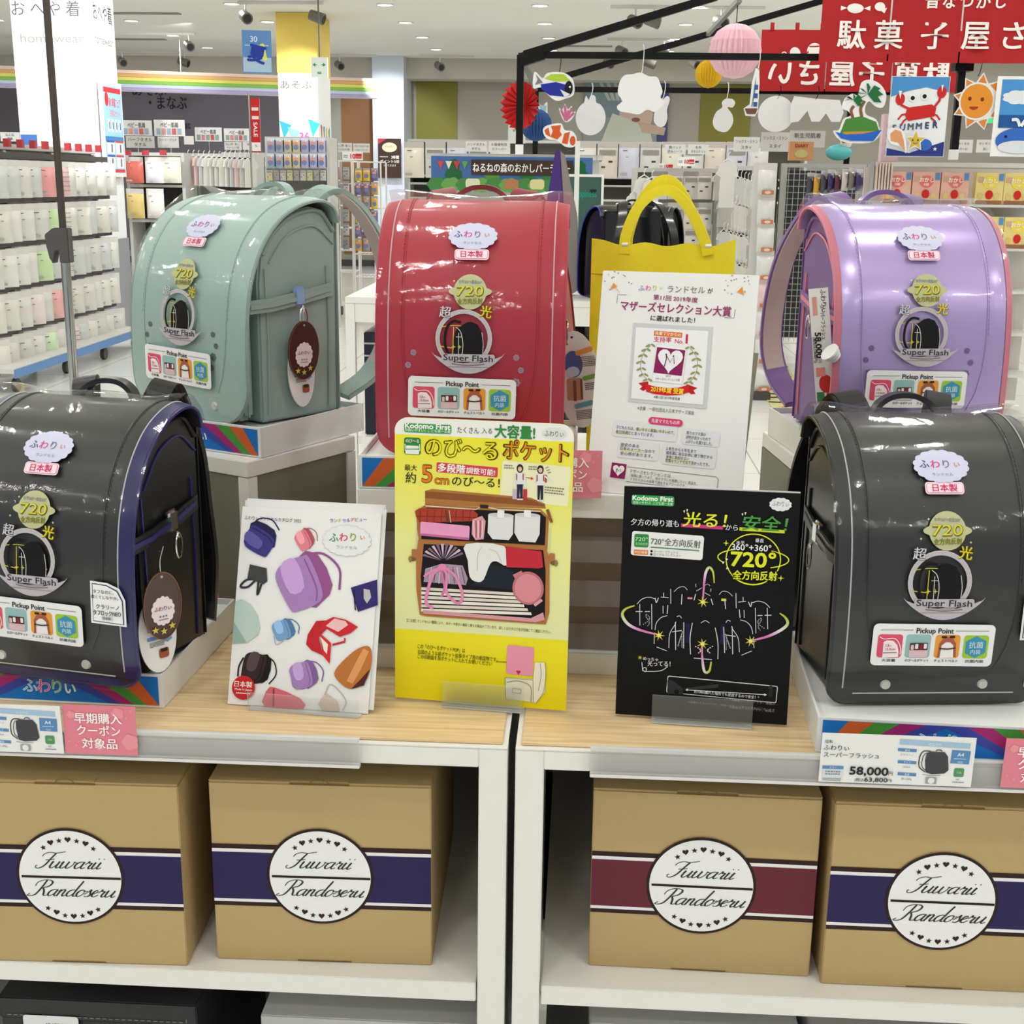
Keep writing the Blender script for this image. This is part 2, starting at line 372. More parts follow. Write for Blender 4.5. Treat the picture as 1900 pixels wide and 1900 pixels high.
# ------------------------------------------------------------------ display tables
def wood_mat():
    m = mat('ash_wood_print', (205, 178, 136), .42); nt = m.node_tree; b = nt.nodes['Principled BSDF']
    tc = nt.nodes.new('ShaderNodeTexCoord'); mp = nt.nodes.new('ShaderNodeMapping'); mp.inputs['Scale'].default_value = (3, 60, 3)
    nz = nt.nodes.new('ShaderNodeTexNoise'); nz.inputs['Scale'].default_value = 2.2; nz.inputs['Detail'].default_value = 7; nz.inputs['Distortion'].default_value = .6
    rp = nt.nodes.new('ShaderNodeValToRGB'); rp.color_ramp.elements[0].color = lin((206, 174, 126))+(1,); rp.color_ramp.elements[1].color = lin((236, 212, 170))+(1,)
    rp.color_ramp.elements[0].position = .3; rp.color_ramp.elements[1].position = .7
    nt.links.new(tc.outputs['Object'], mp.inputs['Vector']); nt.links.new(mp.outputs[0], nz.inputs['Vector']); nt.links.new(nz.outputs['Fac'], rp.inputs[0]); nt.links.new(rp.outputs[0], b.inputs['Base Color'])
    return m
WOOD = wood_mat()
INNER = mat('grey_back_board', (92, 88, 80), .2); MAROON = mat('maroon_board', (52, 28, 30), .4)
TF, TB = 1.315, 2.03
def table(x0, x1, label):
    t = thing('display_table', label, 'display table', (x0, TF, 0), group='white display tables side by side')
    w = x1-x0; D = TB-TF
    for px in (0, w-.032):
        for py in (0, D-.03): box('post', WHITE, t, px, py, 0, px+.032, py+.03, .786, .001)
    box('top_rail', WHITE, t, .032, .0, .763, w-.032, .025, .786, .001)
    box('top_panel', WHITE, t, .0, .0, .7861, w, D, .7875)
    box('wood_top', WOOD, t, .006, .008, .7878, w-.006, D-.004, .7905, .0008)
    box('shelf_board', WHITE, t, .034, .002, .461, w-.034, D-.03, .486, .001)
    box('lower_shelf_board', WHITE, t, .034, .002, .12, w-.034, D-.03, .145, .001)
    for s in (.008, w-.018): box('side_panel', WHITE, t, s, .031, .12, s+.01, D-.03, .763)
    box('back_panel', INNER, t, .02, D-.03, .146, w-.02, D-.022, .655); box('back_panel', MAROON, t, .02, D-.03, .656, w-.02, D-.022, .785)['label'] = 'maroon upper back panel'
    return t
table(-1.02, -.0712, 'white metal display table carrying the navy-edged bag and the catalogues')
table(-.0622, .93, 'white metal display table carrying the black poster and the plain black bag')
# ------------------------------------------------------------------ risers
RZ = 1.027
OLIVE = mat('olive_grey_panel', (120, 120, 104), .55); PERF = mat('perforated_grey_metal', (124, 112, 106), .4, .1)
t = thing('display_riser', 'long white riser with perforated dark front under the crimson bag and award board', 'riser', (-.274, 1.535, .7905))
h = RZ-.7905
box('top_board', WHITE, t, 0, 0, h-.03, .48, .4, h, .001); box('post', WHITE, t, 0, .001, 0, .018, .02, h-.031); box('post', WHITE, t, .462, .001, 0, .48, .02, h-.031)
box('plinth', WHITE, t, .019, .001, 0, .461, .39, .028, .001)
pf = MB()
for k in range(3):
    z0 = .03+k*.058; pf.add([(.019, .012, z0), (.461, .012, z0), (.461, .026, z0+.03), (.019, .026, z0+.03), (.019, .012, z0+.058), (.461, .012, z0+.058)], [(0, 1, 2, 3), (3, 2, 5, 4)])
pf.build('perforated_panel', PERF, t, fix=False)
dm = MB()
for k in range(3):
    for r in range(3):
        for i in range(34):
            x = .03+i*.0128+(r % 2)*.0064; tt = (r+.6)/3.2; z0 = .03+k*.058
            dm.ball((x, .012+.014*min(1, tt*1.93)-.0005, z0+.03*tt), .002, n=3)
o = dm.build('dimples', PERF, t, smooth=True); o['kind'] = 'stuff'
box('side_panel', OLIVE, t, .001, .021, .029, .004, .39, h-.031)
t = thing('display_riser', 'turned grey-white riser stand under the mint green bag', 'riser', (-.447, 1.67, .7905), R(-29))
box('top_board', WHITE, t, -.27, 0, h-.022, 0, .23, h, .001)
for x in (-.27, -.018):
    for y in (0, .212): box('post', WHITE, t, x, y, 0, x+.018, y+.018, h-.023)
box('side_panel', OLIVE, t, -.006, .019, 0, -.003, .211, h-.023); box('side_panel', OLIVE, t, -.267, .019, 0, -.264, .211, h-.023)
box('front_panel', OLIVE, t, -.251, .003, 0, -.019, .007, h-.023)
t = thing('display_riser', 'grey-white riser stand under the lilac bag behind the plain black bag', 'riser', (.315, 1.68, .7905), R(6))
box('top_board', WHITE, t, 0, 0, h-.022, .34, .3, h, .001); box('side_panel', OLIVE, t, 0, .002, 0, .004, .3, h-.023); box('side_panel', OLIVE, t, .336, .002, 0, .34, .3, h-.023); box('front_panel', OLIVE, t, .005, .002, 0, .335, .006, h-.023)
# ------------------------------------------------------------------ cardboard trays with printed fronts
TRAYW = mat('white_corrugated_card', (226, 228, 228), .45)
def tray(label, loc, rz, w, d, hh=.042):
    t = thing('cardboard_tray', label, 'cardboard tray', loc, R(rz)); T = .003
    box('front_wall', TRAYW, t, 0, 0, 0, w, T, hh, .0004); box('rear_wall', TRAYW, t, 0, d-T, 0, w, d, hh, .0004)
    for x in (0, w-T): box('side_wall', TRAYW, t, x, T, 0, x+T, d-T, hh, .0004)
    box('tray_floor', TRAYW, t, T, T, 0, w-T, d-T, .034)
    A = Art()
    def q(*p): return [(a*w, .003+b*(hh-.006)) for a, b in p]
    A.poly(q((.02, 0), (.98, 0), (.98, 1), (.02, 1)), (25, 110, 190), 1)
    cols = [(200, 95, 45), (70, 145, 60), (160, 40, 110), (60, 70, 160)]
    for i, c in enumerate(cols):
        a, b, e, f = .02, .02, .0, .0
        xs0, xs1 = .02+i*.085, .02+(i+1)*.085; A.poly(q((.12+i*.1, 1), (.22+i*.1, 1), (.02+i*.055+.055, 0), (.02+i*.055, 0)), c, 2)
        A.poly(q((.88-i*.1, 1), (.78-i*.1, 1), (.98-i*.055-.055, 0), (.98-i*.055, 0)), c, 2)
    for i, (ch, c) in enumerate(zip('ふわりぃ', [(120, 200, 235), (235, 60, 140), (120, 200, 120), (240, 240, 240)])):
        A.text(ch, w*(.41+i*.06), hh*.5, .019, (255, 255, 255), 3, .04); A.text(ch, w*(.41+i*.06), hh*.5, .019, c, 4, .005)
    A.build('printed_front', t, lambda u, v, dd: (u, -.0002-dd, v)); return t
tray('white tray with rainbow-striped front under the plain black bag', (.270, 1.327, .7908), -2.5, .275, .33)
tray('white tray with rainbow-striped front under the navy-edged bag', (-.482-.275*math.cos(R(2)), 1.385+.275*math.sin(R(2)), .7908), -2, .275, .285)
tray('white tray with rainbow-striped front under the crimson bag', (-.273, 1.537, RZ+.0005), 0, .27, .27)
tray('white tray with rainbow-striped front under the mint green bag', (-.434-.25*math.cos(R(26)), 1.695+.25*math.sin(R(26)), RZ+.0005), -26, .25, .24)
tray('white tray under the lilac bag, mostly hidden by the black bag', (.325, 1.685, RZ+.0005), 8, .275, .27)
# ------------------------------------------------------------------ kraft gift boxes
KRAFT = mat('kraft_cardboard', (184, 158, 108), .6, bump=.06, bscale=500, var=.05); KD = mat('cut_cardboard_edge', (120, 92, 50), .8)
def kraft(label, x0, y, rz, w, h, band, d=.33):
    t = thing('gift_box', label, 'cardboard box', (x0, y, .4862), R(rz))
    box('carton', KRAFT, t, 0, 0, 0, w, d, h-.0025, .0012); box('lid', KRAFT, t, 0, .0, h-.002, w, d, h, .0006)
    A = qart([(15, 238), (1530, 265), (1525, 1500), (75, 1470)], w, h)
    k = w/.262; fw = w
    def hb(v0, v1, c, lv): A.raw([(0.0004, v0*h), (fw-.0004, v0*h), (fw-.0004, v1*h), (.0004, v1*h)], [(0, 1, 2, 3)], c, lv)
    hb(.312, .655, (50, 30, 28), 1); hb(.335, .63, (236, 234, 238), 2); hb(.352, .612, band, 3)
    cx, cy = A.tf(775, 890)
    s = A.s
    A.ell(775, 895, 362, 362*.985, (46, 30, 28), 4, n=60); A.ell(775, 895, 343, 343*.985, (238, 238, 240), 5, n=60)
    A.line([(448, 893), (1115, 906)], 17, (40, 26, 24), 6)
    cursive(A, 'Fuwarii', 780, 800, 470, 118, (60, 58, 58), 6); cursive(A, 'Randoseru', 775, 990, 600, 118, (60, 58, 58), 6)
    for i, (x, y2) in enumerate([(605, 697), (655, 662), (713, 650), (772, 641), (832, 652), (891, 667), (941, 703)]):
        (A.heart if i in (1, 3, 5) else A.star)(x, y2, 21, (50, 34, 34), 6, rot=(14, 10, 6, 0, -5, -10, -16)[i])
    for i, (x, y2) in enumerate([(614, 1109), (670, 1135), (726, 1158), (784, 1162), (843, 1160), (896, 1139), (950, 1116)]):
        (A.heart if i in (1, 3, 5) else A.star)(x, y2, 21, (50, 34, 34), 6, rot=(-14, -10, -6, 0, 5, 10, 16)[i])
    A.build('printed_label', t, lambda u, v, dd: (u, -.0003-dd, v))
    B = qart([(15, 238), (1530, 265), (1525, 1500), (75, 1470)], w, h)
    B.rect(772, 262, 400, 13, (110, 84, 44), 1, r=5); B.arc(772, 262, 62, 36, 5, (110, 84, 44), 2, 0, 180); 
    B2 = qart([(15, 238), (1530, 265), (1525, 1500), (75, 1470)], w, h); B2.rect(800, 1474, 370, 7, (110, 84, 44), 1); B2.build('flap_notch', t, lambda u, v, dd: (u, -.0004-dd, v))
    B.build('handle_slot', t, lambda u, v, dd: (u, -.0004-dd, v))
    MB().box(w*.37, .001, h+.0001, w*.63, .012, h+.0008).build('tuck_tab', KRAFT, t)
    return t
NAVY, WINE = (44, 36, 84), (104, 42, 54)
kraft('kraft gift box with purple band and round label at the far left of the shelf', -.712, 1.318, 1.5, .261, .237, NAVY)
kraft('kraft gift box with purple band and round label beside the middle posts', -.42, 1.342, 1.2, .2595, .236, NAVY)
kraft('kraft gift box with wine red band and round label', .027, 1.362, -.8, .262, .234, WINE)
kraft('kraft gift box with purple band at the right, under the price card', .301, 1.346, 0, .262, .236, NAVY)
# ------------------------------------------------------------------ lower shelf storage boxes
BLKB = mat('black_leather_board', (26, 27, 30), .45, bump=.3, bscale=700); GREYB = mat('pale_grey_board', (190, 190, 190), .45); LINEN = mat('dark_linen_board', (70, 70, 72), .7)
def storage(name, label, x0, y, w, h, d, m, dark=False):
    t = thing(name, label, 'storage box', (x0, y, .1455)); box('box_body', m, t, 0, .003, 0, w, d, h-.03, .001); box('lid', m, t, -.002, 0, h-.0295, w+.002, d+.002, h, .0015)
    if dark:
        A = Art()
        for z in (h-.024, .02):
            for i in range(int(w/.008)-2): A.rect(.012+i*.008, z, .005, .0012, (120, 120, 118), 1)
        for i in range(28): A.rect(w-.011, .03+i*.008, .0012, .005, (120, 120, 118), 1)
        A.build('stitched_seam', t, lambda u, v, dd: (u, -.0005-dd, v))
    return t
b = storage('storage_box', 'black leather-look box with stitched edge under the left kraft box', -.70, 1.35, .246, .268, .33, BLKB, True)
A = Art(); A.rect(.034, .2, .07, .09, (225, 225, 228), 1, r=.004); A.text('4549292', .04, .232, .008, (90, 90, 95), 2); A.greek(.01, .215, .05, .005, (130, 130, 135), 2, 3)
A.build('paper_label', b, lambda u, v, dd: (u+.03, -.001-dd, v))
storage('storage_box', 'pale grey box with dark band low in the left table', -.373, 1.36, .265, .252, .33, GREYB)
storage('storage_box', 'pale grey box low in the right table beneath the wine banded box', .033, 1.36, .25, .262, .33, GREYB)
storage('storage_box', 'pale grey box low in the right table at the right edge', .3, 1.36, .27, .262, .33, GREYB)
# ------------------------------------------------------------------ price rails and cards
def rail(label, x0, x1):
    t = thing('price_rail', label, 'price rail', (x0, 1.3055, .761), group='clear price rails on the table fronts'); w = x1-x0
    box('clear_strip', RAILM, t, 0, 0, .004, w, .0015, .034); box('lower_lip', mat('rail_lip', (225, 222, 220), .3), t, 0, -.001, .0, w, .008, .0038, .0005); box('upper_lip', ACR, t, 0, -.001, .034, w, .008, .0355)
rail('clear price rail along the left table edge under the coupon card', -.66, -.236)
rail('clear price rail along the right table edge behind the price card', .021, .60)
def card(name, label, cat, x0, y, z, w, h, lean=0, rz=0, m=WHT2, group=None, th=.0006):
    t = thing(name, label, cat, (x0, y, z), group=group, rot=(R(-lean), 0, R(rz))); box('card', m, t, 0, 0, 0, w, th, h); return t
PINKC = mat('pink_card', (226, 128, 145), .5)
def coupon(label, x0, y, z, w=.083, h=.059, lean=0, rz=0):
    t = card('coupon_card', label, 'sign card', x0, y, z, w, h, lean, rz, PINKC, 'pink coupon cards'); A = Art(lambda a, b: (a*w/620, h-b*h/400), w/620)
    for (a, b, r) in ((470, 60, 45), (560, 290, 60), (70, 80, 30), (300, 330, 35), (100, 330, 10), (40, 300, 9), (580, 40, 8), (540, 95, 9)): A.cloud(a, b, r, r, (236, 150, 163), 1, 5, .25)
    for s, yy, ww in (('早期購入', 105, 400), ('クーポン', 205, 370), ('対象品', 310, 300)): A.text(s, 300, yy, 100, (253, 250, 250), 3, .028, w=ww)
    A.build('printed_text', t, lambda u, v, dd: (u, -.0002-dd, v))
coupon('pink coupon card with white writing in the left price rail', -.5695, 1.303, .768)
coupon('pink coupon card cut by the right photo edge in the price rail', .466, 1.303, .768, lean=-3)
coupon('pink coupon card behind the yellow poster on the long riser', -.055, 1.522, 1.026, lean=0)
coupon('pink coupon card in shade behind the navy-edged bag', -.578, 1.715, .7915, lean=6, rz=-10)
def speccard(label, x0, y, z, w=.164, h=.0585, rz=0):
    t = card('price_card', label, 'price card', x0, y, z, w, h, -2, rz); A = qart([(345, 1145), (1540, 1205), (1503, 1585), (315, 1535)], w, h)
    D = (62, 62, 66); BL = (92, 140, 190)
    A.text('協和', 395, 1212, 32, D, 3, .01); A.text('ふわりぃ', 455, 1263, 52, D, 3, .015); A.text('スーパーフラッシュ', 575, 1325, 50, D, 3, .015, w=435)
    A.text('58,000', 715, 1450, 96, (45, 45, 48), 3, .05, w=300); A.text('円', 884, 1472, 38, D, 3, .02); A.text('(税込', 640, 1520, 32, D, 3, .02); A.text('63,800', 770, 1520, 52, D, 3, .04, w=180); A.text('円)', 880, 1526, 28, D, 3, .02)
    A.rect(430, 1455, 160, 105, (215, 222, 230), 1); A.rect(430, 1420, 165, 26, BL, 2); A.text('カラー', 430, 1420, 20, (240, 240, 240), 3); A.greek(370, 1450, 120, 14, (130, 140, 160), 2, 2)
    A.greek(345, 1508, 150, 8, (120, 120, 120), 2, 2)
    A.rect(1225, 1245, 545, 45, (165, 195, 222), 1, rot=-2); A.text('商品特長', 1225, 1248, 26, (235, 240, 245), 2)
    for y2, s, s2 in ((1290, '素材', 'クラリーノ'), (1385, 'サイズ', '13.5cm'), (1480, '重量', '約1,200g')):
        A.rect(1012, y2, 145, 26, BL, 1, rot=-2); A.text(s, 1012, y2, 20, (235, 240, 245), 2); A.text(s2, 1008, y2+36, 22, (110, 120, 135), 2)
    A.rect(1420, 1350, 145, 115, BL, 1, rot=-2); A.text('A4', 1420, 1330, 44, (245, 246, 250), 2, .03); A.text('対応', 1418, 1388, 22, (225, 235, 245), 2); A.greek(1370, 1360, 100, 8, (200, 220, 240), 2)
    A.rect(1410, 1470, 78, 76, (88, 150, 98), 1, r=14); A.text('720', 1410, 1468, 26, (200, 230, 200), 2); A.text('720°', 1400, 1522, 18, D, 2); A.greek(1360, 1543, 90, 9, (110, 110, 110), 2)
    G = (70, 71, 74)
    A.poly([(1160, 1320), (1190, 1300), (1235, 1305), (1300, 1308), (1325, 1345), (1330, 1450), (1300, 1475), (1200, 1480), (1155, 1465), (1150, 1370)], G, 2)
    A.line([(1190, 1300), (1140, 1300), (1110, 1340), (1105, 1420), (1150, 1462)], 9, G, 1, smooth=4); A.line([(1185, 1312), (1150, 1320), (1130, 1360), (1128, 1420), (1155, 1450)], 6, G, 1, smooth=4)
    A.arc(1255, 1302, 22, 14, 8, G, 2, 0, 180); A.line([(1130, 1480), (1190, 1492), (1270, 1490)], 4, (120, 120, 120), 2); A.rect(1198, 1530, 86, 56, (165, 165, 168), 2, r=6); A.ell(1198, 1530, 26, 26, (235, 235, 238), 3)
    A.build('printed_text', t, lambda u, v, dd: (u, -.0002-dd, v)); return t
speccard('white price card reading 58,000 yen below the plain black bag', .2705, 1.302, .7675)
speccard('white price card cut by the left photo edge beside the coupon card', -.735, 1.302, .7675)
# ------------------------------------------------------------------ school bags
PR = [(.188, .285), (.178, .308), (.150, .320), (.110, .314), (.070, .294), (.036, .258), (.014, .212), (.004, .165), (0, .11), (0, .05), (.004, 0.0)]
_p = [Vector((a, b, 0)) for a, b in PR]; _P = cr(_p, 10)[::-1]
_L = [0]
for i in range(1, len(_P)): _L.append(_L[-1]+(_P[i]-_P[i-1]).length)
TOT = _L[-1]
def prof(v):
    """arc length from the flap's bottom edge -> (y,z, outward normal y,z)"""
    v2 = min(max(v, 0), TOT-1e-6); i = 0
    while _L[i+1] < v2: i += 1
    t = (v2-_L[i])/(_L[i+1]-_L[i]); p = _P[i].lerp(_P[i+1], t)
    a = _P[max(0, i-1)]; b = _P[min(len(_P)-1, i+2)]; d = (b-a).normalized()
    if v < 0: p = p+d*v
    if v > TOT: p = p+d*(v-TOT)
    return p.x, p.y, -d.y, d.x
HW = .12
def fl(u, v, d=0):
    y, z, ny, nz = prof(v); e = max(0, abs(u)-.095)/.025; d2 = d-.004*e*e
    return (u, y+ny*d2, z+nz*d2)
def leather(name, rgb, rough=.45, coat=.08): return mat(name, rgb, rough, coat=coat, bump=.12, bscale=900)
def make_bag(name, label, loc, rz, skin, edge, side, strapm, lining, rivet='plain', inset=None, band=None, full=True, flowers=False, radius=.03, bulge=1.0, tags=True, hookm=None, film=True, pocketm=None, group=None):
    t = thing(name, label, 'school bag', loc, R(rz), group)
    r = radius
    def hw(v):
        return HW if v > r else HW-r+math.sqrt(max(0, r*r-(r-v)**2))
    # flap: a curved sheet 4 mm thick
    vs = [r*(1-math.cos(math.pi/2*k/6)) for k in range(6)]+[r+(TOT-r)*k/44 for k in range(45)]
    nu = 14; m = MB(); n = len(vs)
    for d in (0, -.0045):
        for v in vs:
            for i in range(nu+1): u = -1+2*i/nu; u = math.copysign(abs(u)**.8, u); m.v.append(fl(u*hw(v), v, d))
    W = nu+1; N = n*W
    for j in range(n-1):
        for i in range(nu):
            a = j*W+i; m.f += [(a, a+1, a+W+1, a+W), (N+a, N+a+W, N+a+W+1, N+a+1)]
    rim = [i for i in range(W)]+[j*W+nu for j in range(1, n)]+[(n-1)*W+i for i in range(nu-1, -1, -1)]+[j*W for j in range(n-2, 0, -1)]
    for i in range(len(rim)): a, b = rim[i], rim[(i+1) % len(rim)]; m.f.append((a, b, b+N, a+N)) if False else m.f.append((b, a, a+N, b+N))
    m.build('flap', skin, t, smooth=True)
    path = [fl(-hw(v), v, -.002) for v in vs[::-1]]+[fl(-hw(vs[0])+2*hw(vs[0])*k/8, 0, -.002) for k in range(1, 8)]+[fl(hw(v), v, -.002) for v in vs]
    MB().tube(path, .0028, 6).build('flap_piping', edge, t, smooth=True)
    if band:
        for s in (-1, 1):
            MB().grid(lambda a, b: fl(s*(.1055+.0142*a), r*.5+(TOT-r*.5)*b, .0007), 2, 40).build('edge_band', band, t, smooth=True, fix=False)['label'] = 'navy border along the flap edge'
        MB().grid(lambda a, b: fl(-.1+.2*a, .001+.009*b, .0007), 10, 2).build('edge_band', band, t, smooth=True, fix=False)
    if inset:
        q = .105
        pts = [fl(-q, v, .0006) for v in [TOT-.01-(TOT-.03)*k/50 for k in range(51)]]
        MB().tube(pts, .0009, 4).build('reflective_line', inset, t, smooth=True); MB().tube([(-a, b, c) for a, b, c in pts], .0009, 4).build('reflective_line', inset, t, smooth=True)
        MB().tube([fl(-q+.012+2*(q-.012)*k/12, .013, .0006) for k in range(13)], .0009, 4).build('reflective_line', inset, t, smooth=True)
    if full:
        # raised double seams that run down the flap and meet in a wide oval
        for s in (-1, 1):
            sp = [fl(s*.086, v, .0004) for v in [TOT-.03-(TOT-.19)*k/30 for k in range(31)]]+[fl(s*x, v, .0004) for x, v in ((.0855, .13), (.083, .10), (.077, .07), (.066, .045))]
            MB().tube(sp, .0013, 5).build('seam', skin, t, smooth=True)
            st = MB()
            for k in range(44):
                v = TOT-.04-k*.0062; st.bar(fl(s*.0885, v, .0006), fl(s*.0885, v+.0036, .0006), .0009)
            st.build('stitching', skin, t)
    # body under the flap
    arch = [(.186, .0), (.188, .27), (.17, .3), (.14, .306), (.1, .298), (.068, .276), (.046, .245), (.04, .2), (.04, 0)]
    bw = .108
    MB().prism(arch, lambda a, b, x: (x, a, b), -bw, bw).build('main_body', side, t, .003)
    MB().box(-bw-.001, .186, .0, bw+.001, .194, .3).build('back_panel', side, t, .003)
    MB().box(-.1, .007, .004, .1, .0385, .15).build('front_pocket', pocketm or side, t, .009)
    if full:
        for s in (-1, 1):
            x = s*(bw+.001)
            MB().tube(cr([(x, .183, .27), (x, .16, .297), (x, .135, .3), (x, .1, .291), (x, .07, .27), (x, .049, .24)], 5), .003, 6).build('arch_welt', side, t, smooth=True)
            MB().tube(cr([(x, .183, .252), (x, .15, .277), (x, .12, .276), (x, .09, .262), (x, .06, .228)], 5), .0016, 5).build('arch_welt', edge, t, smooth=True)
            for y in (.052, .168): MB().tube([(x, y, .01), (x, y+.003, .12), (x, y, .22)], .0016, 5).build('side_piping', edge, t, smooth=True)
            MB().tube([(x*.93, .0225, .01), (x*.93, .0225, .14)], .0016, 5).build('pocket_zip', edge, t)
            b1 = MB().ribbon([(x+s*.003, .02, .168), (x+s*.006, .06, .17), (x+s*.006, .12, .178), (x+s*.002, .178, .186)], .019, .003, (0, 0, 1)); b1.build('side_belt', side, t)
            b2 = MB().ribbon([(x+s*.0055, .02, .168), (x+s*.0085, .06, .17), (x+s*.0085, .12, .178), (x+s*.0045, .17, .186)], .006, .002, (0, 0, 1)); b2.build('belt_stripe', edge, t)
            hm = hookm or CHROME
            h0 = MB().box(x+s*.006-.004, .098, .165, x+s*.006+.004, .118, .193).build('belt_keeper', hm, t, .003)
            ring = [(x+s*.014, .108+.007*math.cos(a), .148+.016*math.sin(a)) for a in [2*math.pi*k/14 for k in range(14)]]
            hk = MB().tube(ring, .0013, 5, closed=True); hk.tube([(x+s*.012, .108, .166), (x+s*.014, .108, .158)], .002); hk.build('snap_hook', CHROME, h0 if False else t, smooth=True)
        if rivet:
            for s in (-1, 1):
                p = Vector(fl(s*.056, .024, .0)); q = Vector(fl(s*.056, .024, .0024))
                MB().cyl(p, q, .0062, 16, .005).build('rivet', mat('satin_rivet', (222, 222, 216), .35, .2), t, smooth=True)
    # carrying handle and shoulder straps
    MB().ribbon(cr([(-.042, .168, .312), (-.03, .176, .327), (-.012, .18, .336), (.012, .18, .336), (.03, .176, .327), (.042, .168, .312)], 5), .016, .0065, (0, 1, 0)).build('carry_handle', strapm, t, smooth=True)
    for s in (-1, 1):
        pth = cr([(s*.04, .19, .28), (s*.052, .204, .318), (s*(.055+.007*bulge), .206+.03*bulge, .329), (s*(.055+.025*bulge), .2+.068*bulge, .30), (s*(.06+.04*bulge), .2+.092*bulge, .24), (s*(.06+.052*bulge), .2+.096*bulge, .17), (s*(.07+.048*bulge), .2+.082*bulge, .1), (s*(.08+.032*bulge), .2+.05*bulge, .05), (s*.1, .2, .02)], 5)
        ws = [.03]*len(pth); st = MB().ribbon(pth, .034, .009, (1, .0, -.18*s)).build('shoulder_strap', strapm, t, .0012)
        MB().ribbon([Vector(p)+Vector((0, -.0058, -.002)) for p in pth[3:-4]], .028, .002, (1, 0, -.18*s)).build('strap_lining', lining, st)
    # stickers on the cover
    if full: bag_prints(t, flowers)
    if film:
        rg = random.Random(len(label)); ph = [rg.uniform(0, 6) for _ in range(6)]
        def fn(a, b):
            u = -.1245+.249*a; v = -.006+(TOT+.0)*b
            wr = .0006*math.sin(u*40+ph[0]+v*15)+.0005*math.sin(v*40+ph[1]-u*28)
            ear = .011*max(0, (abs(u)-.055)/.07)**1.5*math.exp(-((v-.385)/.035)**2)+.004*math.exp(-((v-.40)/.03)**2)*(1+.5*math.sin(u*40+ph[2]))
            p = fl(u*(1-.08*max(0, (.02-v)/.03)), v, .0034+wr); return (p[0], p[1], p[2]+ear)
        f = MB().grid(fn, 30, 70)
        for s in ():
            def side_fn(a, b, s=s):
                p = Vector(fn(s, b)); y, z, ny, nz = prof(-.006+TOT*b); return (p.x+(1 if s else -1)*.003*math.sin(a*3), p.y-ny*.012*a, p.z-nz*.012*a)
            f.grid(side_fn, 4, 70)
        f.build('plastic_cover', FILM, t, smooth=True, fix=False)
    t.scale = (1, 1, .966)
    return t
CUTS = [.16+.012*k for k in range(22)]
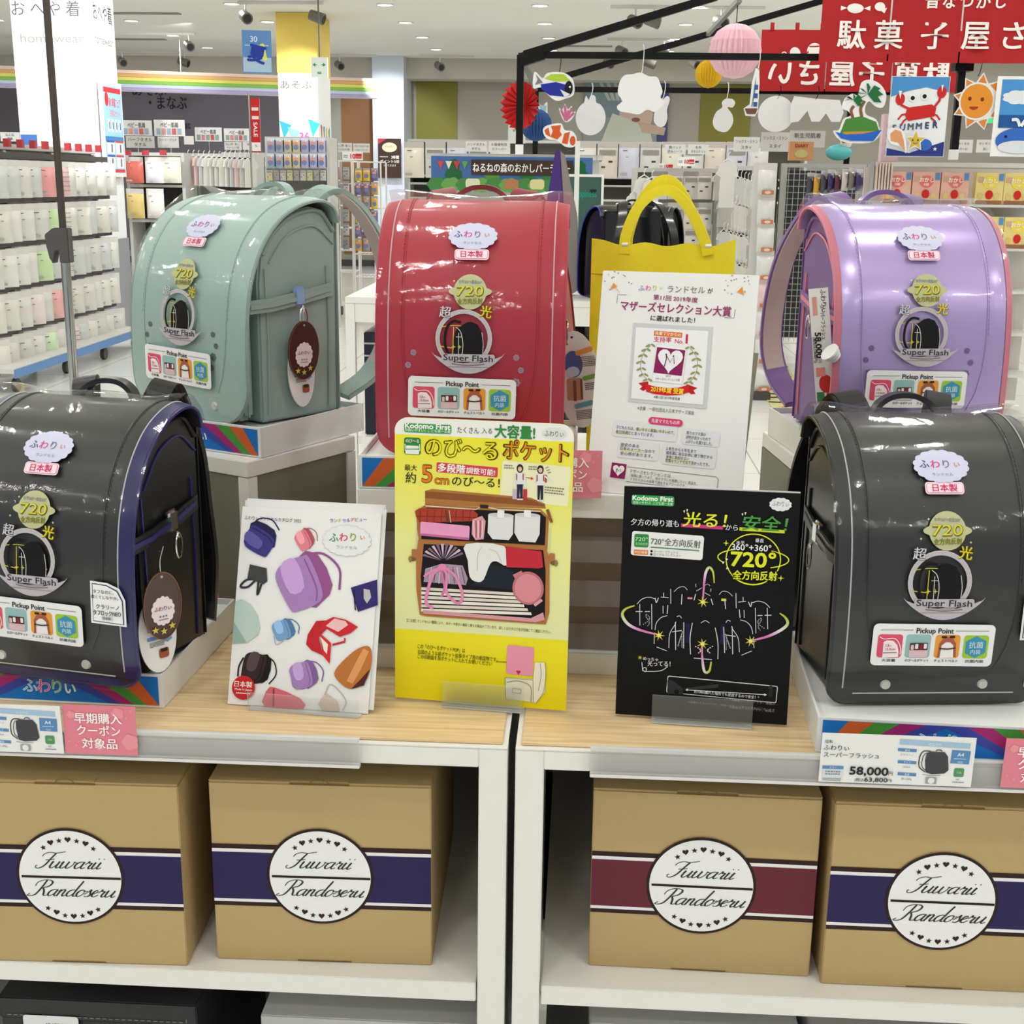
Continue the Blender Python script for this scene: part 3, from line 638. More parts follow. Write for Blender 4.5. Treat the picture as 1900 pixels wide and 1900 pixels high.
def bag_prints(t, flowers):
    D = .0058; S = .001
    def put(A, nm, lab=None):
        A.build(nm, t, lambda u, v, d: fl(u, v, D+d), INKG, CUTS, lab)
    tf = lambda x, y: (x*S, y*S)
    def new(): return Art(tf, S)
    # cloud sticker
    A = new(); A.cloud(0, 284, 30, 20, (206, 207, 232), 1, 16, .07)
    for i, (ch, c) in enumerate(zip('ふわりぃ', [(70, 84, 130), (214, 60, 130), (120, 120, 130), (205, 140, 90)])): A.text(ch, -19+i*12.4, 286, (12, 12, 12, 9)[i], c, 2, .02)
    A.text('ランドセル', 0, 273, 4.4, (140, 140, 165), 2, 0, w=24); put(A, 'cloud_sticker')
    A = new(); A.rect(0, 257, 44, 14.5, (246, 214, 228), 1, r=4); A.rect(0, 257, 41, 11.5, (200, 90, 130), 2, r=3); A.rect(0, 257, 40.2, 10.7, (250, 222, 234), 3, r=2.6)
    A.text('日本製', 0, 257, 9.4, (206, 48, 104), 4, .03, w=28); put(A, 'origin_sticker')
    # 720 badge
    A = new(); G = (190, 192, 146); A.ell(0, 209, 21, 22, G, 1); A.ell(0, 209, 27.5, 7.5, G, 1.4)
    A.text('水平360°+垂直360°', 0, 221, 5, (140, 146, 150), 3, .03, w=30, rot=-1)
    A.text('720', 0, 209.5, 17, (96, 92, 30), 3, .06, w=34, rot=1, shear=.08); A.text('720', -.5, 210, 17, (214, 204, 60), 4, .015, w=34, rot=1, shear=.08)
    A.text('全方向反射', 0, 197, 7.4, (134, 128, 40), 3, .04, w=32, rot=2)
    for x, y in ((-21, 222), (26, 196), (-30, 200)): A.star(x, y, 1.8, (230, 226, 190), 2, 4, .3)
    put(A, 'badge_sticker')
    A = new(); A.text('超', -31, 183, 15, (84, 86, 92), 2, .05, rot=-6); A.text('超', -31.2, 183.2, 15, (206, 206, 212), 3, .02, rot=-6); put(A, 'slogan_sticker'); A = new()
    A.text('光', 21, 184, 16, (120, 112, 10), 2, .06, rot=-8); A.text('光', 20.5, 184.4, 16, (224, 206, 40), 3, .02, rot=-8); put(A, 'slogan_sticker')
    # globe with a little bag
    A = new(); cx, cy = -7, 151; rim = (188, 184, 190)
    A.arc(cx, cy, 33.5, 33.5, 5.5, rim, 1); A.arc(cx, cy, 35.6, 35.6, .8, (212, 206, 196), 2)
    Y = (206, 196, 70)
    A.line([(cx-31, cy-10), (cx-10, cy-12), (cx+26, cy-10)], 1.1, Y, 2, smooth=5); A.line([(cx-29, cy+14), (cx-8, cy+16), (cx+20, cy+12)], .8, Y, 1, smooth=5)
    B = (22, 20, 22)
    A.poly([(cx-3, cy+16), (cx+3, cy+20), (cx+9, cy+21), (cx+17, cy+18), (cx+23, cy+8), (cx+25, cy-8), (cx+24, cy-22), (cx-2, cy-23), (cx-12, cy-20), (cx-13, cy), (cx-9, cy+12)], B, 3)
    A.line([(cx-4, cy+20), (cx-14, cy+21), (cx-22, cy+12), (cx-24, cy-6), (cx-19, cy-19), (cx-11, cy-22)], 3.4, B, 3, smooth=4)
    Wt = (208, 208, 204)
    A.line([(cx-10, cy+14), (cx-4, cy+8), (cx-1, cy-6), (cx-2, cy-23)], .9, Wt, 4, smooth=4); A.line([(cx+23, cy+8), (cx+25, cy-6), (cx+24, cy-22)], .8, Wt, 4, smooth=4)
    A.line([(cx-13, cy+14), (cx-14, cy-22)], 1, Y, 4); A.line([(cx-6.5, cy+7), (cx-6.5, cy-20)], .8, Wt, 4); A.line([(cx-10, cy+2), (cx-2, cy+2)], .8, Wt, 4)
    A.star(cx-13, cy-10.5, 3.4, Y, 5, 4, .3); A.star(cx-5, cy-10.5, 3, Y, 5, 4, .3)
    put(A, 'globe_sticker')
    A = new(); n = 24; sm = [(-48+94*k/n, 134-27*math.sin(math.pi*k/n)**.8) for k in range(n+1)]; up = [(-44+86*k/n, 130-11*math.sin(math.pi*k/n)) for k in range(n, -1, -1)]
    A.poly([(x, y) for x, y in sm+up], (188, 182, 190), 5.5)
    A.rect(-1, 127, 68, 9.5, (188, 182, 190), 6, r=3)
    A.text('Super Flash', -1, 127, 10.5, (50, 46, 64), 7, .025, w=63, rot=-1.2); A.line([(-22, 119.5), (-1, 117.6), (20, 119.5)], 1.2, (130, 110, 120), 7, smooth=4); A.greek(-27, 115.6, 54, .9, (140, 130, 136), 7, 1)
    put(A, 'name_sticker')
    # feature sticker
    A = Art(lambda x, y: ((-9+(x-890)*.1758)*S, (76-(y-1615-(x-890)*.02)*.1758)*S), .1758*S)
    A.rect(890, 1615, 790, 290, (238, 238, 240), 1, rot=-1.1, r=34); A.line([(545, 1500), (755, 1506)], 4, (120, 130, 134), 2); A.line([(1030, 1520), (1245, 1527)], 4, (120, 130, 134), 2)
    A.text('Pickup Point', 895, 1514, 50, (40, 42, 48), 3, .035, w=240, rot=-1.1)
    cs = [(610, 1612), (793, 1618), (983, 1626), (1168, 1634)]
    for (x, y), c in zip(cs, [(222, 84, 112), (150, 190, 188), (236, 158, 60), (160, 202, 60)]): A.rect(x, y, 160, 160, c, 2, rot=-1.1, r=20)
    x, y = cs[0]; A.poly([(x-42, y+78), (x-42, y-30), (x-20, y-40), (x+20, y-36), (x+48, y-5), (x+60, y+40), (x+60, y+78)], (246, 232, 236), 3); A.line([(x-70, y-66), (x-40, y-50), (x+30, y-50), (x+66, y), (x+72, y+60)], 5, (250, 240, 243), 3, smooth=4)
    A.text('13~', x-8, y-5, 28, (190, 70, 90), 4, .03); A.text('13.5cm', x+4, y+20, 24, (190, 70, 90), 4, .03); A.line([(x-40, y+46), (x+48, y+46)], 4, (60, 50, 54), 4)
    x, y = cs[1]; A.rect(x+4, y+30, 120, 92, (222, 190, 198), 3, r=8); A.rect(x+4, y+2, 116, 50, (80, 54, 56), 4, r=6)
    for k, c in enumerate([(220, 190, 190), (235, 235, 235), (150, 40, 50), (235, 235, 235)]): A.rect(x-38+k*28, y+(0 if k % 2 else 6), 20, 34, c, 5, r=5)
    x, y = cs[2]; A.poly([(x-44, y+78), (x-36, y-30), (x+36, y-30), (x+44, y+78)], (240, 238, 238), 3); A.poly([(x-60, y+74), (x-54, y-20), (x-24, y-66), (x+24, y-66), (x+54, y-20), (x+60, y+74), (x+46, y+74), (x+38, y-10), (x+10, y-34), (x-10, y-34), (x-38, y-10), (x-46, y+74)], (168, 96, 70), 4)
    A.line([(x-52, y+10), (x, y+16), (x+52, y+10)], 9, (70, 44, 40), 5)
    A.rect(x-26, y-68, 34, 14, (50, 34, 30), 5); A.rect(x+26, y-68, 34, 14, (50, 34, 30), 5)
    x, y = cs[3]; A.poly([(x, y-76), (x+66, y-40), (x+66, y+40), (x, y+76), (x-66, y+40), (x-66, y-40)], (66, 148, 186), 3); A.text('抗菌', x, y-14, 48, (200, 226, 236), 4, .03); A.text('内装', x, y+34, 36, (200, 226, 236), 4, .03)
    for (x, y), s in zip(cs, ['大容量', 'のび〜るポケット', 'チェストベルト', '抗菌内装']): A.text(s, x, y+100, 22, (44, 44, 48), 3, .03, rot=-1.1, w=min(155, 30*len(s)))
    put(A, 'feature_sticker')
    if flowers:
        A = new(); c = flowers
        for x, y, r_ in ((-72, 132, 4.6), (-79, 116, 4.6), (-74, 100, 4), (60, 128, 4.6), (66, 112, 4.6), (60, 96, 6.4), (57, 80, 5)):
            for k in range(7): a = 2*math.pi*k/7; A.ell(x+r_*.62*math.cos(a), y+r_*.62*math.sin(a), r_*.3, r_*.3, c, 1, n=8)
            A.ell(x, y, r_*.28, r_*.28, c, 2, n=8)
        A.build('flower_print', t, lambda u, v, d: fl(u, v, .0005+d), INKG, CUTS)
BZ = .829; RB = RZ+.038
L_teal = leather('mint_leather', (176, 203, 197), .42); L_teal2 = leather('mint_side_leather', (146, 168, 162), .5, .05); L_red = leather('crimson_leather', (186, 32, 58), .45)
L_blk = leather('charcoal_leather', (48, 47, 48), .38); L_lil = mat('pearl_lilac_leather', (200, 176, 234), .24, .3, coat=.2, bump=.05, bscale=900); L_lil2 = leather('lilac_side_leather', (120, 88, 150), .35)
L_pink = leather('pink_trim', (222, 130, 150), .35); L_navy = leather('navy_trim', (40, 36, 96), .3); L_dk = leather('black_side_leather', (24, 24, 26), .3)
REFL = mat('reflective_piping', (205, 205, 208), .35); PSTR = leather('pink_strap_leather', (202, 150, 160), .45, .1); GPNK = leather('dusty_strap_leather', (190, 170, 166), .5, .05); WINEM = leather('raspberry_strap', (150, 40, 78), .4)
bags = {}
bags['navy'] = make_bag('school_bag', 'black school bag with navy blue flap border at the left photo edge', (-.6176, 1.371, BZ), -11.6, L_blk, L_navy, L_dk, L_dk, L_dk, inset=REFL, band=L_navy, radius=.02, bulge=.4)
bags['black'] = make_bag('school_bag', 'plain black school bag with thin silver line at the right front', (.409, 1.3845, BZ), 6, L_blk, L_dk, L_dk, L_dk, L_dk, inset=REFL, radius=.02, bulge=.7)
bags['red'] = make_bag('school_bag', 'crimson red school bag in the middle behind the yellow poster', (-.1385, 1.575, RB), 0, L_red, L_red, L_red, leather('wine_strap', (128, 28, 44)), PSTR, inset=mat('pale_pink_line', (226, 190, 196), .4), flowers=(186, 150, 168), radius=.03)
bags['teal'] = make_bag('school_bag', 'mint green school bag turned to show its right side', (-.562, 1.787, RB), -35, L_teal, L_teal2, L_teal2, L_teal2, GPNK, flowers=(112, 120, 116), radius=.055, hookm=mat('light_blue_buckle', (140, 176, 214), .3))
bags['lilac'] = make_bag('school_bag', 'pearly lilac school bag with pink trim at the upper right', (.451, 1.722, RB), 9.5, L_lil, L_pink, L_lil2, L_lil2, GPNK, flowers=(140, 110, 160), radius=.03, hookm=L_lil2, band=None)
for s in (-1, 1):
    MB().grid(lambda a, b: fl(s*(.113+.0068*a), .02+(TOT-.02)*b, .0007), 2, 40).build('edge_band', L_pink, bags['lilac'], smooth=True, fix=False)['label'] = 'pink border along the flap edge'
bags['teal'].scale = (1.06, 1, .966); bags['red'].scale = (.965, 1, .966)
# ------------------------------------------------------------------ hang tags
BROWN = (66, 40, 36)
def local(bag, p): 
    m = Matrix.Translation(bag.location) @ Matrix.Rotation(bag.rotation_euler.z, 4, 'Z'); return m @ Vector(p)
def oval_tag(label, bag, p, rz, tilt, w=.05, h=.08, kind='brown', seed=1, cord=None):
    P = local(bag, p); t = thing('hang_tag', label, 'hang tag', P, rot=(R(tilt), 0, bag.rotation_euler.z+R(rz)))
    pts = [(w/2*math.cos(2*math.pi*k/28), h/2*math.sin(2*math.pi*k/28)) for k in range(28)]
    base = mat('dark_brown_tag', BROWN, .3, coat=.3) if kind == 'brown' else WHT2
    MB().prism(pts, lambda a, b, c: (a, c, b), 0, .002).build('tag_plate', base, t)
    A = Art()
    if kind == 'brown':
        A.arc(0, 0, w/2-.0006, h/2-.0006, .0009, (140, 90, 70), 1); A.cloud(.0, -.006, .0135, .0165, (232, 222, 228), 1, 14, .1)
        A.ell(0, h/2-.006, .0016, .0016, (180, 170, 160), 1)
        for i, (ch, c) in enumerate(zip('ふわりぃ', [(90, 90, 100), (190, 60, 60), (90, 90, 100), (90, 90, 100)])): A.text(ch, -.0085+i*.0056, -.003, .0062, c, 3, .02)
        A.text('★★★', 0, -.0125, .0034, (90, 80, 80), 3, 0, w=.011); A.greek(-.006, -.0165, .012, .0012, (90, 80, 80), 3)
        for x, y in ((-.0105, -.028), (.0, -.031), (.0105, -.026)): A.star(x, y, .0048, (206, 190, 90), 3)
        if h > .06: A.ell(-.001, .019, .0, .0, BROWN, 1, n=4) if False else None
    else:
        rg = random.Random(seed)
        A.greek(-.014, .012, .026, .0011, (90, 90, 92), 1, 5, seed=seed); A.rect(-.004, -.004, .022, .0045, (110, 150, 210), 1, r=.002); A.greek(-.012, -.009, .02, .001, (90, 90, 92), 1, 4, seed=seed+1)
        A.poly([(.012, .004), (.018, .001), (.018, -.009), (.012, -.012), (.006, -.009), (.006, .001)], (110, 170, 214), 2); A.text('抗菌', .012, -.004, .006, (230, 240, 245), 3, .02)
        A.rect(.006, -.024, .013, .012, (160, 90, 60), 2, r=.003); A.rect(.006, -.0205, .009, .004, (60, 40, 36), 3, r=.001)
    A.build('printed_face', t, lambda u, v, dd: (u, -.0003-dd, v))
    if cord: MB().tube(cr([(0, .001, h/2-.005), (0, .002, h/2+.012), (cord[0], .0, h/2+cord[1])], 4), .0006, 4).build('cord', CHROME, t)
    return t
oval_tag('white oval leaflet tag behind the brown tag on the mint bag', bags['teal'], (.1235, .108, .066), 90, -2, .05, .1, 'white', 3)
oval_tag('dark brown oval tag with cloud and stars on the mint bag', bags['teal'], (.1335, .104, .098), 82, 3, .052, .084, cord=(0, .012))
oval_tag('white oval leaflet tag behind the brown tag on the navy-edged bag', bags['navy'], (.1245, .046, .052), 62, -2, .05, .094, 'white', 5)
oval_tag('dark brown oval tag with cloud and stars on the navy-edged bag', bags['navy'], (.1365, .04, .09), 56, 2, .048, .083, cord=(.004, .03))
# big white leaflet tag to the right of the crimson bag
P = at(1073, 705, 1.70)
t = thing('hang_tag', 'large white oval leaflet tag between the crimson bag and the award board', 'hang tag', P, rot=(R(4), R(-8), 0))
pts = [(.03*math.cos(2*math.pi*k/28), .066*math.sin(2*math.pi*k/28)) for k in range(28)]
MB().prism(pts, lambda a, b, c: (a, c, b), 0, .0014).build('tag_plate', WHT2, t)
A = Art(); A.ell(-.004, .022, .012, .018, (84, 104, 170), 1); A.ell(-.006, .012, .009, .007, (200, 214, 236), 2); A.rect(.012, .038, .024, .007, (232, 160, 90), 1, 12, .003); A.greek(.004, .03, .022, .0015, (100, 100, 100), 2, 6)
A.rect(.015, .002, .018, .006, (120, 180, 90), 1, 8, .002); A.greek(.008, -.006, .018, .0016, (60, 60, 60), 2, 4); A.rect(-.006, -.012, .02, .03, (190, 150, 120), 1, -4, .003); A.rect(-.006, -.014, .004, .028, (140, 90, 60), 2, -4); A.rect(.003, -.013, .003, .028, (140, 90, 60), 2, -4)
A.rect(.004, -.034, .026, .007, (110, 170, 190), 1, 8, .003); A.greek(-.008, -.042, .026, .0014, (90, 90, 90), 2, 6, seed=4); A.ell(-.002, .058, .0016, .0016, (60, 60, 60), 1)
A.build('printed_face', t, lambda u, v, dd: (u, -.0003-dd, v))
# long price card and discs on the lilac bag's left side
P = at(1525, 640, 1.735)
t = thing('hang_tag', 'long white price card reading 58,000 yen on the lilac bag side', 'hang tag', P, rot=(0, R(-8), R(-22)))
MB().box(-.013, 0, -.085, .013, .0008, .075).build('card', WHT2, t)
A = Art(); A.text('ふわりぃ', .006, .058, .008, (60, 60, 66), 2, .02, rot=-90); A.text('スーパーフラッシュ', .0035, .03, .0068, (60, 60, 66), 2, .02, rot=-90, w=.045); A.text('58,000', -.004, .0, .011, (45, 45, 48), 2, .05, rot=-90, w=.034)
A.text('円', -.004, -.0215, .005, (45, 45, 48), 2, 0, rot=-90); A.text('(税込63,800円)', -.0095, -.006, .0052, (60, 60, 66), 2, .03, rot=-90, w=.034); A.rect(-.006, .052, .006, .024, (222, 160, 150), 1)
A.ell(.002, -.052, .009, .012, (208, 52, 52), 1); A.rect(-.004, -.036, .012, .012, (235, 150, 140), 1); A.rect(.007, -.072, .010, .016, (208, 72, 80), 1); A.rect(-.006, -.07, .010, .014, (70, 140, 84), 1)
A.build('printed_text', t, lambda u, v, dd: (u, -.0003-dd, v))
P = at(1541, 655, 1.70)
t = thing('badge_stack', 'small stack of white round discs hanging on the lilac bag', 'badge', P, rot=(R(18), R(-48), 0))
for k in range(3): MB().cyl((0, 0, -k*.005), (0, 0, -k*.005+.003), .013-.002*k, 20).build('disc', mat('white_plastic', (226, 226, 228), .3), t, smooth=True)
# material label sticker on the black bags, at the flap's right edge
for b, (u0, v0) in ((bags['navy'], (.092, .104)), (bags['black'], (.108, .104))):
    A = Art(lambda x, y: (u0+x*.001, v0+y*.001), .001)
    A.poly([(-19, -22), (24, -24), (24, 8), (18, 22), (4, 28), (-18, 29)], (242, 242, 244), 1); A.poly([(-16.5, -19.5), (21.5, -21.5), (21.5, 7.5), (16, 19.5), (3, 25.5), (-15.5, 26.5)], (66, 72, 98), 2); A.poly([(-15.5, -18.5), (20.5, -20.5), (20.5, 7), (15, 18.5), (2.5, 24.5), (-14.5, 25.5)], (242, 242, 244), 3)
    A.text('タフなのに、', -1, 17, 5, (70, 70, 76), 4, .02); A.text('軽くてしなやか。', 0, 10.5, 4.6, (70, 70, 76), 4, .02); A.text('クラリーノ', 3, -1, 6, (40, 40, 46), 4, .03); A.text('タフロックNEO', 2, -8.5, 7, (40, 40, 46), 4, .03, w=34); A.rect(2, -14.6, 13, 3.6, (200, 200, 205), 4); A.text('日本製', 2, -14.6, 3.4, (60, 60, 66), 5)
    A.build('material_sticker', b, lambda u, v, d: fl(u, v, .0068+d), INKG, CUTS)
# ------------------------------------------------------------------ leaning boards
def board(name, label, cat, mid, rz, lean, w, h, m, r=0, th=.002, group=None):
    t = thing(name, label, cat, mid, group=group, rot=(R(-lean), 0, R(rz)))
    if r:
        pts = []
        for sx, sy, a0 in ((1, -1, -90), (1, 1, 0), (-1, 1, 90), (-1, -1, 180)):
            rr = r if sy > 0 else .001
            for k in range(7): a = R(a0+15*k); pts.append((sx*(w/2-rr)+rr*math.cos(a), h/2+sy*(h/2-rr)+rr*math.sin(a)))
        MB().prism(pts, lambda a, b, c: (a, c, b), 0, th).build('card_board', m, t)
    else: box('card_board', m, t, -w/2, 0, 0, w/2, th, h)
    return t
FACE = lambda w: (lambda u, v, dd: (u-w/2, -.0003-dd, v))
def stand(label, mid, rz, w=.11, h=.03):
    t = thing('acrylic_stand', label, 'sign stand', mid, R(rz))
    MB().box(-w/2, -.012, .0005, w/2, .05, .0025).build('base', ACR, t); MB().box(-w/2, -.009, .0026, w/2, -.007, h).build('front_lip', ACR, t); MB().box(-w/2, .013, .0026, w/2, .015, .045).build('rear_lip', ACR, t)
ZT = .7912
# yellow poster
W, H_ = .208, .341
t = board('poster_board', 'yellow poster about the stretching pocket in front of the crimson bag', 'poster', (-.111, 1.422, ZT+.003), -6.5, 2, W, H_, mat('yellow_poster_card', (236, 232, 150), .45), r=.016)
Q = [(57, 25), (1167, 75), (1113, 1815), (62, 1733)]
A = qart(Q, W, H_); f = A.tf; s_ = A.s
def band_(A, Q, v0, v1, c, lv=1, n=1, c2=None, w=None, h=None, r=0):
    w = w or W; h = h or H_
    for i in range(n):
        a = v0+(v1-v0)*i/n; b = v0+(v1-v0)*(i+1)/n; cc = c if not c2 else tuple(c[k]+(c2[k]-c[k])*(i+.5)/n for k in range(3))
        A.raw([(.0003, a*h), (w-.0003, a*h), (w-.0003, b*h), (.0003, b*h)], [(0, 1, 2, 3)], cc, lv)
band_(A, Q, .0, .255, (232, 216, 20), 1, 6, (238, 226, 40)); band_(A, Q, .2551, .60, (228, 232, 178), 1, 12, (236, 236, 150)); band_(A, Q, .60, .942, (236, 236, 150), 1, 12, (240, 230, 60))
rr = .016; n = 8
A.raw([(.0003, .942*H_), (W-.0003, .942*H_)]+[(W-rr+rr*math.cos(R(90*k/n)), H_-rr+rr*math.sin(R(90*k/n))) for k in range(n+1)]+[(rr-rr*math.sin(R(90*k/n)), H_-rr+rr*math.cos(R(90*k/n))) for k in range(n+1)], [tuple(range(2+2*(n+1)))], (240, 240, 236), 1)
GR = (58, 140, 66)
A.rect(262, 97, 290, 56, (70, 160, 84), 2, r=14); A.text('Kodomo First', 262, 82, 44, (246, 250, 244), 3, .06, w=275); A.text('背負いやすい！こども第一主義', 262, 110, 20, (240, 248, 240), 3, .02, w=280)
A.text('たくさん', 512, 108, 42, (50, 56, 50), 3, .0, w=132); A.text('入る', 628, 112, 36, (50, 56, 50), 3, 0, w=62); A.text('大容量!', 800, 120, 84, GR, 3, .045, w=240)
A.cloud(1045, 130, 70, 36, (226, 228, 226), 2, 14, .08); A.text('ふわりぃ', 1042, 130, 40, (90, 90, 96), 3, .0, w=112)
A.rect(168, 204, 104, 104, (52, 132, 58), 2, r=16); A.text('のび〜る', 168, 172, 26, (240, 245, 240), 3, .02, w=82); A.rect(168, 218, 78, 34, (238, 240, 236), 3, r=5); A.rect(168, 238, 84, 28, (238, 240, 236), 4, r=4); A.line([(124, 222), (212, 222)], 4, (52, 132, 58), 5); A.line([(122, 190), (124, 232)], 5, (238, 240, 236), 3); A.line([(212, 192), (214, 234)], 5, (238, 240, 236), 3)
for s, x, y, w_, c in (('のび〜る', 470, 222, 430, (240, 226, 30)), ('ポケット', 930, 240, 380, (230, 140, 30))):
    A.text(s, x, y, 125, (70, 62, 20), 3, .075, w=w_+10, rot=-1); A.text(s, x, y, 125, c, 4, .012, w=w_, rot=-1)
A.text('最大', 158, 336, 40, (40, 42, 30), 3, .02); A.text('約', 158, 398, 72, (40, 42, 30), 3, .015)
A.text('5', 258, 370, 150, (110, 60, 14), 3, .06); A.text('5', 258, 370, 150, (228, 128, 30), 4, .02); A.text('cm', 350, 408, 78, (110, 60, 14), 3, .06); A.text('cm', 350, 408, 78, (228, 128, 30), 4, .01)
A.text('のび〜る！', 560, 424, 66, (40, 42, 30), 3, .02, w=290)
A.rect(505, 349, 374, 60, (212, 62, 90), 2, r=8, rot=-2.2); A.text('多段階', 410, 341, 56, (250, 248, 240), 3, .04, w=165, rot=-2); A.text('調整可能!', 590, 360, 42, (250, 248, 240), 3, .03, w=175, rot=-2)
# two children with bags, on a pale panel
A.rect(925, 432, 412, 240, (238, 236, 196), 2, r=14, rot=-3)
A.greek(735, 322, 60, 9, (130, 130, 110), 3, 2); A.greek(885, 330, 60, 9, (130, 130, 110), 3, 2); A.greek(985, 455, 120, 10, (130, 130, 110), 3, 3, rot=-3)
for x, y, lean in ((832, 345, 0), (958, 352, 18)):
    A.ell(x, y-4, 20, 26, (52, 40, 40), 3); A.ell(x, y, 12, 15, (226, 188, 168), 4); A.poly([(x-26, y+22), (x+26, y+22), (x+26, y+92), (x-22, y+92)], (230, 228, 230), 4)
    A.poly([(x-18, y+92), (x+18, y+92), (x+16, y+180), (x+2, y+180), (x, y+110), (x-6, y+180), (x-18, y+180)], (38, 42, 66), 4); A.line([(x-20, y+28), (x-20, y+66)], 7, (170, 84, 84), 5); A.line([(x+20, y+28), (x+20, y+66)], 7, (170, 84, 84), 5)
    A.line([(x-26, y+30), (x-34, y+110)] if not lean else [(x-24, y+36), (x-40, y+80)], 10, (232, 230, 232), 4); A.line([(x+26, y+30), (x+34, y+110)] if not lean else [(x+26, y+34), (x+76, y+78)], 10, (232, 230, 232), 4)
    A.ell(x-8, y+184, 11, 5, (220, 220, 222), 5); A.ell(x+9, y+184, 11, 5, (220, 220, 222), 5)
A.rect(800, 498, 26, 60, (196, 178, 200), 4); A.rect(864, 500, 24, 66, (196, 50, 60), 4); A.poly([(982, 376), (1000, 384), (996, 430), (980, 422)], (190, 70, 76), 3); A.line([(868, 396), (905, 402)], 4, (210, 60, 60), 4); A.poly([(900, 392), (916, 403), (900, 412)], (210, 60, 60), 4)
for a in (0, 1, 2): A.line([(990+a*6, 340+a*14), (1008+a*8, 332+a*16)], 3, (70, 60, 50), 4)
# opened tan bag full of things
TN, TD, TK = (176, 116, 66), (140, 84, 44), (24, 20, 22)
A.poly([(246, 478), (290, 466), (900, 520), (985, 556), (990, 586), (246, 560)], TN, 2); A.poly([(250, 480), (900, 532), (985, 566), (985, 572), (248, 520)], TD, 3)
A.poly([(195, 600), (250, 560), (960, 590), (1010, 640), (1000, 835), (210, 790), (195, 690)], TN, 3); A.poly([(222, 612), (258, 580), (955, 608), (992, 640), (985, 808), (225, 770)], TK, 4)
A.line([(250, 568), (560, 590), (600, 572), (700, 590), (960, 602)], 6, (232, 220, 196), 5); A.rect(612, 572, 50, 20, (40, 34, 30), 6)
A.poly([(185, 600), (212, 582), (540, 590), (575, 620), (560, 660), (220, 670), (195, 640)], (170, 62, 44), 6)
for x in range(220, 540, 44): A.line([(x, 592), (x-6, 668)], 3, (120, 40, 40), 7)
A.line([(190, 630), (565, 640)], 3, (120, 40, 40), 7); A.rect(382, 632, 10, 76, (90, 66, 50), 7, 8); A.rect(402, 632, 6, 76, (200, 170, 140), 7, 8)
A.rect(370, 718, 305, 86, (236, 158, 200), 7, r=10, rot=-2); A.rect(370, 755, 300, 14, (200, 104, 160), 8, rot=-2)
A.poly([(540, 650), (600, 628), (622, 660), (610, 770), (560, 776), (536, 740)], (220, 160, 170), 8)
for k in range(5): A.line([(548+k*14, 656), (552+k*12, 760)], 5, (170, 50, 60) if k % 2 else (245, 225, 225), 9)
for x, x2 in ((716, 82), (880, 82)): A.poly([(x-x2+4, 618), (x+x2-4, 626), (x+x2-8, 740), (x+x2-34, 776 if x < 800 else 790), (x-x2+30, 770 if x < 800 else 784), (x-x2, 730)], (226, 226, 228), 8); A.ell(x, 622, 74, 12, (206, 206, 208), 9); A.rect(x, 616, 42, 48, (238, 238, 240), 10, r=5)
A.poly([(205, 775), (990, 812), (1014, 900), (1012, 1220), (990, 1290), (250, 1240), (215, 1230), (195, 1080), (192, 900)], TN, 5); A.poly([(240, 800), (975, 838), (990, 960), (985, 1250), (930, 1262), (235, 1215), (222, 1000)], TK, 6)
A.poly([(500, 800), (735, 812), (750, 930), (690, 905), (650, 920), (610, 1015), (570, 1030), (525, 1000), (512, 900)], (232, 232, 232), 8, sm=3); A.poly([(745, 815), (965, 845), (975, 940), (950, 948), (750, 940)], (196, 44, 62), 8)
A.poly([(650, 920), (745, 945), (790, 970), (790, 1080), (520, 1050), (575, 1030), (620, 1010)], (28, 36, 48), 7); A.line([(600, 815), (575, 860), (570, 960)], 5, (200, 200, 204), 9, smooth=4); A.line([(640, 830), (690, 850), (720, 915)], 5, (206, 206, 210), 9, smooth=4)
for k in range(11):
    a = R(28+k*13); A.poly([(362+20*math.cos(a), 905-14*math.sin(a)), (362+135*math.cos(a-.07), 905-108*math.sin(a-.07)), (362+135*math.cos(a+.07), 905-108*math.sin(a+.07))], (206, 186, 204) if k % 2 else (130, 104, 130), 8)
A.poly([(250, 950), (350, 920), (480, 930), (512, 1010), (500, 1050), (240, 1030)], (170, 150, 172), 7)
for k in range(8): A.line([(290+k*26, 940), (270+k*32, 1040)], 5, (110, 84, 112) if k % 2 else (224, 208, 220), 8)
PK = (226, 140, 180)
A.line([(360, 940), (300, 980), (262, 1100), (258, 1160), (300, 1190)], 20, PK, 10, smooth=5); A.line([(350, 935), (385, 990), (380, 1090), (450, 1160), (480, 1110), (440, 1000), (370, 940)], 18, PK, 10, smooth=5); A.line([(350, 940), (270, 975), (245, 1000)], 18, PK, 10, smooth=4); A.ell(356, 940, 28, 22, PK, 11); A.line([(345, 960), (370, 1060), (350, 1120)], 15, (214, 122, 166), 9, smooth=4)
for k in range(6): A.poly([(225, 1062+k*26), (790+k*22, 1095+k*24), (795+k*22, 1112+k*24), (225, 1080+k*26)], (222, 214, 204) if k % 2 == 0 else (240, 234, 226), 7)
A.poly([(235, 1200), (900, 1250), (975, 1215), (985, 1260), (930, 1275), (240, 1222)], (214, 156, 166), 8)
A.ell(883, 1068, 96, 104, (196, 116, 124), 9); A.ell(883, 1068, 82, 90, (220, 142, 150), 10); A.rect(822, 985, 60, 26, (206, 124, 134), 9, 30); A.rect(945, 1155, 60, 18, (222, 160, 164), 10, 40)
for x, y in ((168, 892), (1042, 918)): A.rect(x+(14 if x < 500 else -14), y-30, 36, 60, TN, 4, r=6); A.ell(x, y, 24, 14, (120, 96, 60), 5); A.ell(x-(12 if x < 500 else -12), y, 10, 20, (150, 124, 80), 6)
